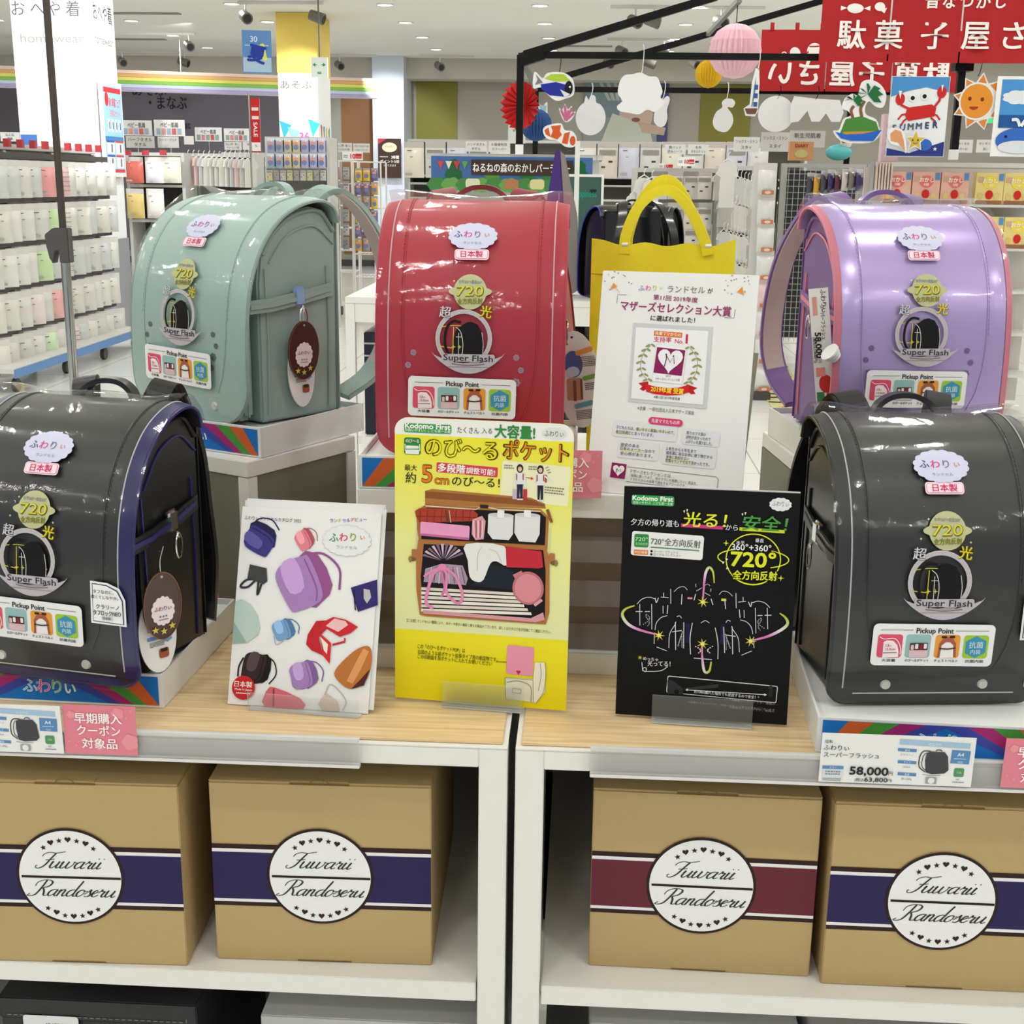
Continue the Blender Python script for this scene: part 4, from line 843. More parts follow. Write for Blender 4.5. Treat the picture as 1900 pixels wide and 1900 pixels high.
A.line([(196, 670), (192, 830)], 5, (210, 206, 196), 5); A.line([(1020, 690), (1012, 860)], 5, (210, 206, 196), 5); A.line([(1000, 590), (1028, 670)], 18, TD, 6)
A.text('【ご注意】ランドセルの種類により、本ポーチ表示の機能と異なる製品がございます。詳しくはカタログ及び店頭にてご確認ください。', 575, 1301, 22, (70, 66, 30), 3, .0, w=900, rot=-.8, res=1)
for k, s in enumerate(('この「のび〜るポケットPOP」は', '右図のような前ポケット拡張タイプ用の紙促物です。', 'この印刷面を前ポケットに入れてお使いください')): A.text(s, (202), (1422, 1456, 1484)[k], 32, (74, 68, 20), 3, .01, al='l', w=(300, 505, 470)[k], rot=-1.6)
A.line([(685, 1517), (770, 1522), (815, 1545), (822, 1580)], 4, (90, 80, 50), 3, smooth=5); A.poly([(806, 1570), (838, 1572), (822, 1598)], (200, 40, 80), 4)
A.rect(832, 1510, 166, 186, (232, 150, 178), 3, r=12, rot=-2); W2 = (232, 228, 206); LN = (150, 142, 110)
A.poly([(742, 1610), (915, 1622), (985, 1520), (992, 1560), (985, 1700), (930, 1765), (745, 1740)], W2, 4); A.poly([(915, 1600), (925, 1520), (985, 1522), (992, 1560), (984, 1700), (930, 1765), (912, 1760)], (238, 234, 214), 5)
A.line([(742, 1612), (912, 1626), (915, 1760)], 3, LN, 6); A.line([(745, 1740), (740, 1612)], 3, LN, 6); A.line([(750, 1640), (820, 1632), (895, 1665), (900, 1760)], 4, LN, 6, smooth=4); A.rect(812, 1692, 54, 30, LN, 6, -4, 5); A.rect(812, 1692, 48, 24, W2, 7, -4, 4); A.line([(985, 1520), (990, 1600), (975, 1700), (930, 1765)], 3, LN, 6, smooth=4); A.line([(956, 1525), (962, 1600), (945, 1690)], 3, LN, 6, smooth=4)
A.build('printed_face', t, FACE(W))
stand('clear acrylic stand holding the yellow poster', (-.107, 1.420, ZT), -6.5, .095, .032)
# black poster
W, H_ = .198, .270
t = board('poster_board', 'black poster about reflective bags on the right table', 'poster', (.149, 1.398, ZT+.003), -4.5, 6, W, H_, mat('black_poster_card', (9, 10, 12), .5, spec=.2), th=.003)
box('paper_edge', WHT2, t, -W/2, .0031, .001, W/2, .005, H_+.0015)
A = qart([(125, 72), (1437, 140), (1288, 1832), (55, 1740)], W, H_)
A.rect(336, 182, 312, 74, (60, 160, 80), 1, r=16); A.text('Kodomo First', 336, 166, 48, (240, 250, 240), 2, .06, w=295); A.text('背負いやすい！こども第一主義', 336, 202, 22, (232, 246, 234), 2, .02, w=290)
A.cloud(1284, 220, 74, 46, (232, 234, 236), 1, 12, .1); A.text('ふわりぃ', 1284, 215, 44, (120, 120, 130), 2, 0, w=118)
A.text('夕方の帰り道も', 350, 350, 56, (234, 234, 236), 2, .015, w=352); A.text('から', 918, 390, 50, (234, 234, 236), 2, .015)
A.rect(698, 380, 305, 26, (206, 60, 130), 2, rot=-1); A.text('光る！', 720, 334, 118, (226, 232, 60), 3, .035, w=310, shear=.12); A.rect(1142, 412, 326, 24, (206, 220, 50), 2, rot=-1); A.text('安全！', 1165, 365, 118, (80, 158, 74), 3, .035, w=320, shear=.12)
for x, y in ((560, 264), (992, 290)): A.poly([(x, y-4), (x+14, y-8), (x+10, y+14)], (236, 240, 200), 2); A.poly([(x+24, y-16), (x+38, y-14), (x+28, y+8)], (236, 240, 200), 2)
A.rect(440, 520, 528, 182, (238, 238, 238), 1, r=20, rot=-1.5); A.rect(250, 482, 106, 98, (44, 140, 66), 2, r=14); A.text('720°', 250, 470, 40, (190, 230, 190), 3, .03, w=92); A.text('全方向反射', 250, 505, 22, (190, 230, 190), 3, .02, w=90); A.rect(246, 568, 104, 36, (226, 126, 44), 2); A.text('対応機種', 246, 568, 24, (250, 236, 220), 3, .01)
A.text('720°全方向反射', 502, 500, 60, (84, 92, 88), 3, .015, w=365, rot=-1.5); A.rect(496, 545, 358, 7, (60, 124, 76), 3, -1.5); A.ell(324, 560, 9, 9, (40, 40, 40), 3); A.ell(322, 584, 9, 9, (40, 40, 40), 3); A.text('スーパーフラッシュ', 430, 567, 24, (110, 110, 110), 3, 0, w=180); A.text('ロイヤルコレクション', 440, 590, 24, (110, 110, 110), 3, 0, w=200)
YG = (226, 232, 50)
A.arc(1072, 628, 196, 188, 8, YG, 1, 35, 395-70); A.arc(1072, 628, 196, 188, 8, YG, 1, 325, 400); A.arc(1072, 628, 196, 190, 8, YG, 1, 225, 300)
A.arc(1072, 622, 256, 72, 8, YG, 1, -60, 60); A.arc(1072, 622, 256, 72, 8, YG, 1, 120, 215)
A.text('水平', 980, 503, 32, (240, 240, 240), 3, .02); A.text('垂直', 1122, 488, 32, (240, 240, 240), 3, .02); A.text('360°+360°', 1060, 540, 66, (238, 240, 240), 3, .03, w=285); A.text('720°', 1072, 628, 150, (10, 11, 13), 3, .11, w=340); A.text('720°', 1072, 628, 150, YG, 4, .045, w=320); A.text('全方向反射', 1082, 748, 78, (10, 11, 13), 3, .1, w=330); A.text('全方向反射', 1082, 748, 72, YG, 4, .04, w=318, rot=1)
for x, y in ((874, 505), (1272, 768)): A.star(x, y, 24, YG, 3, 4, .25)
for x, y, r0 in ((850, 648, 60), (875, 625, -80), (880, 690, 140)): A.star(x, y, 13, (240, 240, 180), 4, 3, .5, r0)
WL = (214, 216, 224)
def l(*p, w=5, sm=4): A.line(list(p), w, WL, 2, smooth=sm)
for mx in (0, 1):
    X = (lambda x: x) if not mx else (lambda x: 1402-x+ (0))
    Yo = 40 if mx else 0
    def L(*p, w=5, sm=4): A.line([(X(a), b+Yo*.9) for a, b in p], w, WL, 2, smooth=sm)
    L((215, 950), (250, 915), (300, 900), (345, 912)); L((235, 950), (235, 1105), sm=1); L((322, 950), (322, 1135), sm=1); L((205, 1004), (255, 1004), w=6, sm=1); L((272, 1005), (308, 1005), w=6, sm=1); L((348, 905), (356, 940), (372, 905), w=6)
    for k in range(9): a = k/8; A.ell(X(262+44*math.sin(a*2.6)), 1105-k*9+Yo*.9-8, 4, 3, WL, 2, n=6); A.ell(X(292+12*math.sin(a*5)), 1110-k*10+Yo*.9, 4, 3, WL, 2, n=6)
    L((390, 900), (446, 906), sm=1); L((410, 868), (410, 900), sm=1); L((462, 840), (462, 950), w=5, sm=1); L((405, 965), (405, 1020), sm=1); L((440, 960), (435, 1022), w=6, sm=1); L((486, 862), (520, 832), (560, 826), (585, 850), w=4); L((545, 880), (540, 955), sm=1, w=6)
    L((345, 1140), (355, 1090), (390, 1050), (435, 1036), w=5); L((340, 1160), (338, 1240), sm=1); L((445, 1270), (452, 1170), (490, 1105), (498, 1080)); L((494, 1085), (494, 1285), w=6, sm=1); L((470, 1155), (540, 1145), w=6, sm=1); L((556, 1085), (552, 1275), w=6, sm=1); L((505, 1045), (525, 1038), (540, 1056)); L((355, 1262), (430, 1292), w=5, sm=1)
    for k in range(10): A.ell(X(512+32*k/9), 1255-k*11+Yo*.5, 5, 4, WL, 2, n=6); A.ell(X(540), 1265-k*11+Yo*.5, 4, 3, WL, 2, n=6)
    L((618, 1090), (600, 1200), (602, 1318), w=6); L((632, 925), (645, 880), w=6, sm=1); L((650, 858), (690, 835), w=4, sm=1); L((645, 805), (648, 828), w=4, sm=1)
    for k in range(6): A.ell(X(640+36*math.sin(k*.5)), 1255+k*9+8, 6, 5, WL, 2, n=6)
l((680, 1092), (712, 1075), (742, 1092)); l((625, 1345), (757, 1358), w=6, sm=1); l((715, 815), (735, 808), (750, 820), w=3)
A.rect(583, 1165, 30, 150, (30, 24, 66), 1); A.rect(835, 1175, 30, 150, (30, 24, 66), 1); A.rect(602, 910, 36, 14, (226, 130, 150), 2); A.rect(850, 924, 36, 18, (216, 210, 90), 2)
def trail(pts, cols, w0=10):
    P = [Vector(A.tf(*p)).to_3d() for p in pts]; P = cr(P, 6); n = len(P)
    for i in range(n-1):
        t_ = i/(n-1)*(len(cols)-1); k = min(int(t_), len(cols)-2); q = t_-k; c = tuple(cols[k][j]*(1-q)+cols[k+1][j]*q for j in range(3))
        A._stroke([P[i], P[i+1]], [w0*A.s/2*(.6+.8*math.sin(math.pi*i/n))]*2, c, 3)
RB_ = [(196, 200, 60), (190, 200, 70), (200, 216, 150), (226, 220, 230), (216, 120, 190), (220, 150, 170)]
trail([(198, 960), (130, 985), (108, 1030), (150, 1095), (240, 1140), (370, 1175)], RB_, 16); trail([(1258, 1025), (1300, 1060), (1312, 1105), (1260, 1150), (1160, 1195), (1050, 1222)], RB_, 16)
trail([(782, 800), (775, 720), (748, 684), (722, 720), (708, 800), (697, 935)], RB_[::1], 14); trail([(690, 1250), (686, 1330), (700, 1440), (735, 1440), (752, 1372)], RB_[::-1], 14)
for x, y in ((697, 938), (375, 1178), (1040, 1226), (690, 1243)):
    A.star(x, y, 44, (216, 206, 70), 4, 7, .3, 12); A.ell(x, y, 14, 12, (240, 232, 130), 5)
A.text('めっちゃ', 312, 1350, 30, (234, 234, 234), 2, .02, rot=-2); A.text('光ってる！', 372, 1384, 46, (234, 234, 234), 2, .02, w=170, rot=2); A.line([(248, 1372), (255, 1425), (275, 1440), (280, 1415), (262, 1412), (262, 1436), (380, 1435), (435, 1405)], 5, (232, 232, 232), 2, smooth=5); A.star(235, 1338, 20, (220, 210, 60), 2, 8, .25)
A.rect(824, 1572, 816, 132, (226, 226, 228), 1, -2.0, 14); A.rect(824, 1572, 804, 120, (12, 13, 15), 2, -2.0, 10); A.poly([(432, 1500), (470, 1505), (545, 1560), (545, 1605), (432, 1600)], (48, 48, 50), 3); A.ell(498, 1585, 18, 18, (14, 14, 14), 4); A.poly([(550, 1560), (800, 1532), (800, 1560), (560, 1575)], (52, 52, 46), 3)
A.line([(570, 1572), (1140, 1612)], 5, (232, 232, 232), 4); A.poly([(562, 1572), (580, 1562), (578, 1582)], (232, 232, 232), 4); A.poly([(1150, 1613), (1130, 1602), (1130, 1623)], (232, 232, 232), 4)
A.text('約100m離れた場所でも反射するので安全！*', 858, 1608, 28, (230, 230, 230), 4, .015, w=480, rot=-2); A.ell(1178, 1560, 18, 14, (46, 46, 48), 3); A.rect(1178, 1600, 30, 60, (40, 40, 42), 3, r=8)
for k, (x, w_) in enumerate(((1050, 320), (890, 640), (1040, 330))): A.text('※画像はイメージです。実際の反射とは異なる場合がございます'[:14 if k != 1 else 30], x, 1665+k*26, 18, (150, 150, 150), 2, 0, w=w_, rot=-2, res=1)
A.build('printed_face', t, FACE(W))
stand('clear acrylic stand holding the black poster', (.150, 1.396, ZT), -4.5, .115, .034)
# award board
W, H_ = .191, .274
t = board('sign_board', 'white award board reading Mothers Selection in front of the yellow tote', 'sign', (.103, 1.531, RZ+.0005), -12, 14, W, H_, WHT2, r=.002, th=.003)
leg = box('easel_leg', OLIVE, t, .03, 0, 0, .094, .002, .20); leg.location = (0, .004, .02); leg.rotation_euler = (R(-30), 0, 0)
MB().bar((.0, .005, .03), (.06, .05, .03), .001).build('easel_cord', BLACKM, t)
A = qart([(335, 115), (1553, 165), (1345, 1945), (135, 1875)], W, H_)
PM = (150, 38, 96)
for i, (ch, c) in enumerate(zip('ふわりぃ', [(90, 130, 210), (226, 80, 150), (170, 200, 70), (170, 200, 90)])): A.text(ch, 635+i*52, 260, (52, 50, 48, 34)[i], c, 2, .01)
A.text('ランドセル', 985, 275, 62, (110, 112, 120), 2, .0, w=290); A.text('が', 1170, 288, 44, (50, 50, 56), 2, .03)
A.text('第11回 2019年度', 898, 346, 44, PM, 2, .03, w=345, rot=-2); A.text('マザーズセレクション大賞', 893, 425, 84, PM, 2, .03, w=860, rot=-1.2); A.text('に選ばれました！', 870, 508, 46, (30, 30, 34), 2, .035, w=345, rot=-1)
for P_ in ([(515, 312), (445, 310), (435, 380)], [(1272, 497), (1345, 500), (1358, 430)]): A.line(P_, 4, (110, 110, 116), 2)
A.poly([(560, 535), (1180, 572), (1105, 1215), (495, 1160)], (206, 208, 212), 1); A.poly([(580, 570), (1145, 602), (1080, 1182), (520, 1135)], (240, 240, 243), 2)
A.rect(830, 626, 220, 40, (226, 122, 44), 3, -2); A.text('先輩ママからの', 830, 626, 30, (250, 244, 230), 4, .03, w=200, rot=-2); A.text('支持率', 784, 670, 46, (216, 60, 110), 3, .03, w=138); A.text('No.', 914, 682, 46, (216, 60, 110), 3, .03); A.text('1', 974, 662, 96, (206, 36, 90), 3, .06)
A.rect(832, 865, 240, 290, (226, 226, 230), 3, -3.5); A.rect(832, 865, 234, 284, (244, 244, 246), 4, -3.5); A.rect(832, 842, 222, 200, (140, 28, 92), 5, -4); A.heart(838, 828, 98, (242, 240, 244), 6, -3)
A.line([(812, 790), (808, 830), (790, 885)], 7, (70, 30, 70), 7); A.line([(812, 795), (838, 850), (868, 800), (870, 862)], 6, (70, 30, 70), 7); A.ell(810, 788, 7, 7, (70, 30, 70), 7); A.ell(866, 800, 6, 6, (70, 30, 70), 7); A.text('2019', 818, 958, 20, (150, 110, 140), 5); A.text('マザーズセレクション大賞', 812, 984, 22, (110, 90, 110), 5, 0, w=190)
GL = (150, 152, 96)
for sgn, pts in ((-1, [(690, 716), (635, 770), (608, 850), (612, 930), (655, 990)]), (1, [(995, 735), (1040, 800), (1048, 880), (1020, 960), (975, 1010)])):
    A.line(pts, 4, GL, 3, smooth=5)
    for k in range(7):
        i = min(3, int(k/6.01*4)); f_ = k/6.01*4-i; x = pts[i][0]*(1-f_)+pts[i+1][0]*f_; y = pts[i][1]*(1-f_)+pts[i+1][1]*f_
        A.ell(x-20, y, 20, 8, GL, 4, 30); A.ell(x+20, y-2, 20, 8, GL, 4, -30)
A.poly([(582, 1012), (660, 1000), (660, 1050), (620, 1075), (590, 1060), (612, 1040)], (190, 28, 34), 3); A.poly([(960, 1020), (1042, 1050), (1010, 1068), (1025, 1096), (990, 1100), (955, 1070)], (190, 28, 34), 3)
A.poly([(640, 1020), (720, 1042), (820, 1052), (900, 1048), (980, 1022), (975, 1085), (900, 1106), (800, 1110), (700, 1098), (640, 1080)], (214, 34, 38), 4); A.text('2019年度 受賞', 806, 1070, 48, (248, 226, 60), 5, .04, w=255, rot=-2)
A.text('※第11回 2019年度受賞', 800, 1130, 24, (70, 70, 76), 3, .01, w=205, rot=-2); A.text('※主催　一般社団法人日本マザーズ協会', 788, 1228, 34, (70, 70, 76), 2, .005, w=445, rot=-2)
A.rect(784, 1318, 268, 56, (220, 66, 116), 3, -2, 28); A.text('先輩ママたちの声', 784, 1318, 34, (250, 236, 242), 4, .02, w=220, rot=-2)
for cx, cy, w_, h_ in ((618, 1390, 510, 130), (1052, 1440, 290, 125), (560, 1545, 330, 140), (955, 1585, 420, 165)): A.rect(cx, cy, w_, h_, (228, 229, 234), 1, -2, 26)
HY = (226, 232, 180); INKD = (64, 64, 70)
A.rect(670, 1384, 260, 14, HY, 2, -2); A.rect(450, 1408, 110, 14, HY, 2, -2); A.rect(520, 1548, 190, 14, HY, 2, -2); A.rect(865, 1612, 180, 14, HY, 2, -2); A.rect(875, 1640, 200, 14, HY, 2, -2)
for s, x, y, w_ in (('子どもたちは、使いやすく背負いやすいので、', 395, 1362, 460), ('毎日快適だと言っています。', 390, 1398, 300), ('歴史のある', 425, 1500, 145), ('日本のメーカーなので', 420, 1530, 275), ('安心感があります。', 420, 1568, 255), ('周りのママ達の', 943, 1402, 150), ('評判が良かったので', 938, 1436, 190), ('ふわりぃを選びました。', 934, 1470, 205),
                       ('１年生から６年生まで', 780, 1528, 235), ('成長期に毎日お供に使う物だから', 778, 1560, 360), ('身体に負担のない', 776, 1592, 180), ('良質なランドセルで良かったです。', 772, 1620, 340)): A.text(s, x, y, 30, INKD, 3, .008, al='l', w=w_, rot=-2.2, res=2)
A.line([(470, 1676), (1160, 1745), (1175, 1765), (1162, 1850), (1140, 1862), (455, 1792)], 4, (110, 110, 116), 2); A.rect(398, 1708, 118, 116, (140, 28, 92), 2, -4); A.heart(400, 1702, 46, (242, 240, 244), 3, -3); A.line([(388, 1690), (380, 1725)], 5, (70, 30, 70), 4); A.line([(388, 1690), (400, 1714), (416, 1694), (418, 1718)], 4, (70, 30, 70), 4)
for s, y, w_, z in (('マザーズセレクションとは…', 1708, 350, 34), ('「実際に使ってみて、他のママにも推薦したい」商品を、', 1742, 530, 27), ('ママたちからの投票で選出するアワードです。', 1772, 440, 27)): A.text(s, 488, y, z, INKD, 3, .0, al='l', w=w_, rot=-3.2, res=2)
CF = [(226, 190, 80), (120, 120, 140), (190, 80, 120), (110, 140, 150)]; rg = random.Random(3)
for cx, cy in ((450, 215), (1390, 250)):
    for k in range(16):
        a = rg.uniform(0, 6.3); rr = rg.uniform(60, 118); (A.star if k % 2 else A.ell)(*((cx+rr*math.cos(a), cy+rr*.8*math.sin(a), 8, CF[k % 4], 2) if k % 2 else (cx+rr*math.cos(a), cy+rr*.8*math.sin(a), 5, 4, CF[k % 4], 2)))
A.poly([(385, 272), (418, 212), (448, 240)], (230, 150, 60), 3); A.line([(418, 212), (450, 245)], 7, (250, 232, 210), 4); A.poly([(1370, 290), (1418, 252), (1430, 322)], (230, 150, 60), 3); A.line([(1418, 252), (1372, 296)], 7, (250, 232, 210), 4)
A.build('printed_face', t, FACE(W))
# catalogues
W, H_ = .172, .2365
def mini_bag(A, cx, cy, w, h, rot, body, dark, strap=True):
    c, d = math.cos(R(-rot)), math.sin(R(-rot))
    def T(p): return [(cx+(a*c-b*d)*w, cy+(a*d+b*c)*h*(w/h if False else 1)) for a, b in p]
    light = tuple(min(255, v+34) for v in body)
    if strap: A.line(T([(.3, -.5), (.62, -.35), (.78, .05), (.6, .45)]), max(5, w*.045), dark, 2, smooth=5)
    A.poly(T([(.1, -.5), (.5, -.42), (.52, .3), (.2, .52), (-.1, .5)]), dark, 3, sm=2)
    A.poly(T([(-.5, -.2), (-.42, -.42), (-.2, -.52), (.2, -.5), (.32, -.4), (.3, .2), (.16, .5), (-.35, .5), (-.48, .38)]), body, 4, sm=3)
    A.poly(T([(-.3, -.48), (.05, -.5), (-.02, .1), (-.34, .1)]), light, 5, sm=3); A.line(T([(.22, -.42), (.2, .2), (.08, .46)]), max(3, w*.02), dark, 6, smooth=4)
for i in range(3, -1, -1):
    lab = ['white school bag catalogue with lilac bag on its cover, front of its pile', 'second white catalogue in the pile, peeking out above and to the right', 'third white catalogue in the leaning pile', 'rearmost white catalogue in the leaning pile'][i]
    o_ = ((0, 0), (.006, .004), (-.004 if False else .001, .0065), (.004, .0085))[i]
    t = thing('catalogue', lab, 'catalogue', (-.325+o_[0], 1.394+.0034*i, ZT+.0005+o_[1]*.9), group='pile of bag catalogues', rot=(R(-19), 0, R(-6+(.7, 1.2, .3, 1.0)[i])))
    box('cover', WHT2, t, -W/2, 0, 0, W/2, .0004, H_); box('pages', mat('catalogue_pages', (214, 214, 212), .7), t, -W/2+.0005, .0005, .0006, W/2-.001, .0026, H_-.0008)
    if i == 0:
        A = qart([(205, 95), (1345, 175), (1205, 1807), (60, 1725)], W, H_)
        A.text('ふわりぃランドセルカタログ 2022', 455, 208, 34, (70, 70, 78), 2, .01, w=470, rot=-.5)
        for j, ch in enumerate('ランドセルデビュー'): A.text(ch, 938+j*34, 228-(j//5)*4, 34, [(90, 90, 130), (110, 160, 90), (200, 170, 60), (100, 150, 200), (90, 90, 130), (220, 80, 90), (120, 160, 90), (90, 140, 200), (90, 90, 120)][j], 2, .03)
        A.cloud(1060, 395, 190, 118, (214, 216, 220), 1, 18, .08); A.cloud(1060, 395, 185, 114, (232, 233, 236), 2, 18, .08)
        for j, (ch, c) in enumerate(zip('ふわりぃ', [(70, 140, 90), (210, 70, 100), (150, 170, 50), (220, 140, 60)])): A.text(ch, 955+j*78, 368, (80, 76, 76, 52)[j], c, 3, .03)
        A.text('ランドセル', 1058, 450, 30, (150, 150, 158), 3, 0, w=170)
        mini_bag(A, 350, 370, 230, 240, 60, (62, 56, 130), (36, 32, 74)); mini_bag(A, 715, 380, 140, 150, 30, (226, 130, 146), (176, 84, 100)); mini_bag(A, 700, 730, 400, 400, 24, (170, 130, 190), (150, 84, 140))
        A.line([(330, 700), (235, 705), (180, 760), (240, 765), (300, 715)], 18, (50, 52, 54), 2, smooth=5); A.line([(330, 715), (320, 830), (355, 740)], 18, (50, 52, 54), 2, smooth=5); A.poly([(262, 578), (400, 612), (405, 720), (370, 745), (240, 690)], (66, 68, 68), 4)
        A.poly([(1085, 780), (1300, 716), (1302, 925), (1140, 978)], (50, 42, 108), 3); A.poly([(1190, 790), (1240, 800), (1250, 860), (1215, 910), (1190, 870)], (190, 186, 190), 4); A.line([(1110, 800), (1120, 965)], 10, (30, 26, 60), 4)
        A.poly([(139, 880), (190, 868), (260, 905), (320, 1000), (340, 1100), (320, 1160), (230, 1225), (108, 1230)], (186, 208, 200), 3); A.poly([(125, 1050), (225, 1220), (108, 1232)], (150, 176, 170), 4)
        mini_bag(A, 530, 1120, 170, 150, 20, (120, 164, 206), (84, 124, 170)); A.line([(450, 1170), (470, 1240), (530, 1210)], 7, (170, 180, 196), 2, smooth=5)
        RD = (196, 36, 46)
        A.poly([(730, 1160), (800, 1050), (880, 1045), (890, 1110), (820, 1180), (850, 1330), (760, 1290), (715, 1240)], RD, 4); A.poly([(810, 1150), (850, 1060), (940, 1018), (1040, 1040), (1140, 1100), (1080, 1150), (990, 1180), (880, 1110)], (206, 40, 50), 5); A.poly([(880, 1090), (950, 1030), (1040, 1052), (1060, 1085), (980, 1140)], (240, 190, 190), 6)
        A.poly([(830, 1150), (920, 1230), (905, 1400), (850, 1330)], (214, 44, 54), 5); A.poly([(835, 1180), (895, 1240), (885, 1320), (860, 1290)], (246, 232, 220), 6); A.line([(930, 1245), (1030, 1220), (1030, 1190)], 16, RD, 4)
        mini_bag(A, 300, 1430, 220, 230, -14, (50, 36, 38), (26, 18, 20)); A.line([(200, 1345), (160, 1420), (150, 1500)], 13, (34, 24, 26), 3, smooth=4); mini_bag(A, 690, 1490, 210, 200, 16, (168, 132, 190), (132, 98, 160)); A.line([(590, 1520), (610, 1590), (690, 1600), (740, 1560)], 7, (150, 130, 170), 2, smooth=5)
        A.poly([(1210, 1255), (1245, 1300), (1240, 1420), (1180, 1560), (1060, 1602), (955, 1520), (950, 1450), (1040, 1350), (1130, 1280)], (190, 116, 56), 4, sm=3); A.poly([(1180, 1275), (1225, 1300), (1160, 1440), (1090, 1560), (1040, 1540), (1110, 1400)], (224, 156, 96), 5); A.poly([(1232, 1440), (1180, 1575), (1075, 1603), (1160, 1520)], (80, 40, 34), 6)
        A.poly([(400, 1600), (450, 1590), (660, 1680), (680, 1768), (370, 1748), (365, 1660)], (216, 104, 118), 3, sm=2); A.line([(445, 1600), (440, 1745)], 12, (150, 60, 76), 4); A.poly([(830, 1680), (880, 1640), (960, 1700), (980, 1785), (850, 1780), (805, 1730)], (214, 190, 178), 3); A.line([(860, 1650), (900, 1570), (960, 1600), (1030, 1700), (1000, 1780)], 9, (190, 186, 184), 2, smooth=5)
        A.ell(198, 1592, 94, 94, (196, 36, 40), 7, n=36); A.text('日本製', 198, 1565, 52, (250, 245, 240), 8, .02); A.text('Made in Japan', 198, 1606, 24, (250, 240, 236), 8, .02, w=140); A.greek(138, 1634, 120, 10, (250, 240, 236), 8, 1)
        A.build('printed_cover', t, FACE(W))
t = thing('acrylic_stand', 'clear sheet stand holding the pile of catalogues', 'sign stand', (-.322, 1.386, ZT), R(-6))
box('base', ACR, t, -.06, -.004, 0, .075, .05, .0015)
MB().box(-.06, -.0055, .0016, .075, -.0035, .022).build('front_lip', ACR, t)
# ------------------------------------------------------------------ yellow tote
YEL = mat('yellow_canvas', (244, 226, 40), .75, bump=.4, bscale=1200, var=.06)
P = (at(1105, 452, 1.72)+at(1357, 458, 1.72))/2
t = thing('tote_bag', 'small yellow canvas tote bag standing behind the award board', 'tote bag', (P.x, 1.72, RZ+.0005), R(-2)); tw, th_ = .187, P.z-RZ
def tf_(a, b):
    x = (a-.5)*tw; z = b*th_; top = max(0, b-.8)/.2
    return (x, -.012*math.sin(math.pi*a)*(1-.6*b)+.003*math.sin(a*17+1)*top, z+top*(.006*abs(2*a-1)**6+.0022*math.sin(a*21)))
MB().grid(tf_, 24, 24).build('front_panel', YEL, t, smooth=True, fix=False)
MB().grid(lambda a, b: (tf_(a, b)[0], -tf_(a, b)[1]+.018*(1-b)+.002, tf_(a, b)[2]), 24, 24).build('rear_panel', YEL, t, smooth=True, fix=False)
MB().grid(lambda a, b: (tf_(a, .86+.14*b)[0], tf_(a, .86+.14*b)[1]-.0016, tf_(a, .86+.14*b)[2]+.0008), 24, 3).build('top_hem', YEL, t, smooth=True, fix=False)
for yy, dz, dx in ((-.006, 0, 0), (.008, .011, .003)):
    pth = cr([(-.05+dx, yy, th_-.012), (-.049+dx, yy, th_+.012), (-.034, yy-.002, th_+.048), (-.01, yy-.004, th_+.068+dz), (.012, yy-.004, th_+.066+dz), (.036, yy-.002, th_+.04), (.054, yy, th_+.004), (.058, yy, th_-.012)], 6)
    MB().ribbon(pth, .005, .0135, (.12, 1, 0)).build('handle', YEL, t, smooth=True)
    for k in (0, -1): MB().cyl((pth[k].x-.004, yy-.002, th_+.0), (pth[k].x+.004, yy-.002, th_+.0), .0025, 6).build('white_tie', WHT2, t)
# ------------------------------------------------------------------ room
def floor_mat():
    m = mat('pale_floor_tile', (222, 224, 220), .16); nt = m.node_tree; b = nt.nodes['Principled BSDF']
    tc = nt.nodes.new('ShaderNodeTexCoord'); br = nt.nodes.new('ShaderNodeTexBrick'); br.offset = 0; br.inputs['Scale'].default_value = 1
    br.inputs['Brick Width'].default_value = .9; br.inputs['Row Height'].default_value = .9; br.inputs['Mortar Size'].default_value = .004
    br.inputs['Color1'].default_value = lin((236, 238, 234))+(1,); br.inputs['Color2'].default_value = lin((232, 234, 231))+(1,); br.inputs['Mortar'].default_value = lin((176, 176, 172))+(1,)
    nt.links.new(tc.outputs['Object'], br.inputs['Vector']); nt.links.new(br.outputs[0], b.inputs['Base Color']); return m
struct(box('floor', floor_mat(), None, -14, -4.5, -.05, 14, 22.5, 0))
struct(box('ceiling', mat('ceiling_paint', (236, 236, 230), .85), None, -14, -4.5, CEIL, 14, 22.5, CEIL+.1))
WB = 21.3
GREYW = mat('warm_grey_wall', (172, 168, 158), .8); MAUVE = mat('mauve_grey_wall', (122, 116, 128), .8)
struct(box('wall_back', GREYW, None, -14, WB, 0, 14, WB+.1, CEIL))
struct(box('trim_1', mat('soffit_paint', (196, 192, 182), .8), None, -14, 20.7, 2.9, 14, WB, CEIL))
def wallpanel(x0, x1, rgb, n, y0=148, y1=330, label=None):
    a = at(x0, y0, WB-.02); b = at(x1, y1, WB-.02); o = box('wall_panel', mat(n, rgb, .8), None, a.x, WB-.02, .2, b.x, WB-.001, 2.89)
    tag(o, label, 'wall panel'); return o
wallpanel(772, 848, (136, 132, 60), 'olive_green_panel', label='olive green wall panel on the back wall right of the white column')
wallpanel(1302, 1386, (136, 132, 60), 'olive_green_panel', label='olive green wall panel behind the round white paper cutouts')
wallpanel(632, 700, (150, 108, 72), 'ochre_panel', label='ochre brown wall panel left of the slim white column')
wallpanel(-60, 600, (124, 118, 130), 'mauve_panel', label='wide mauve grey wall panel with dark hiragana sign')
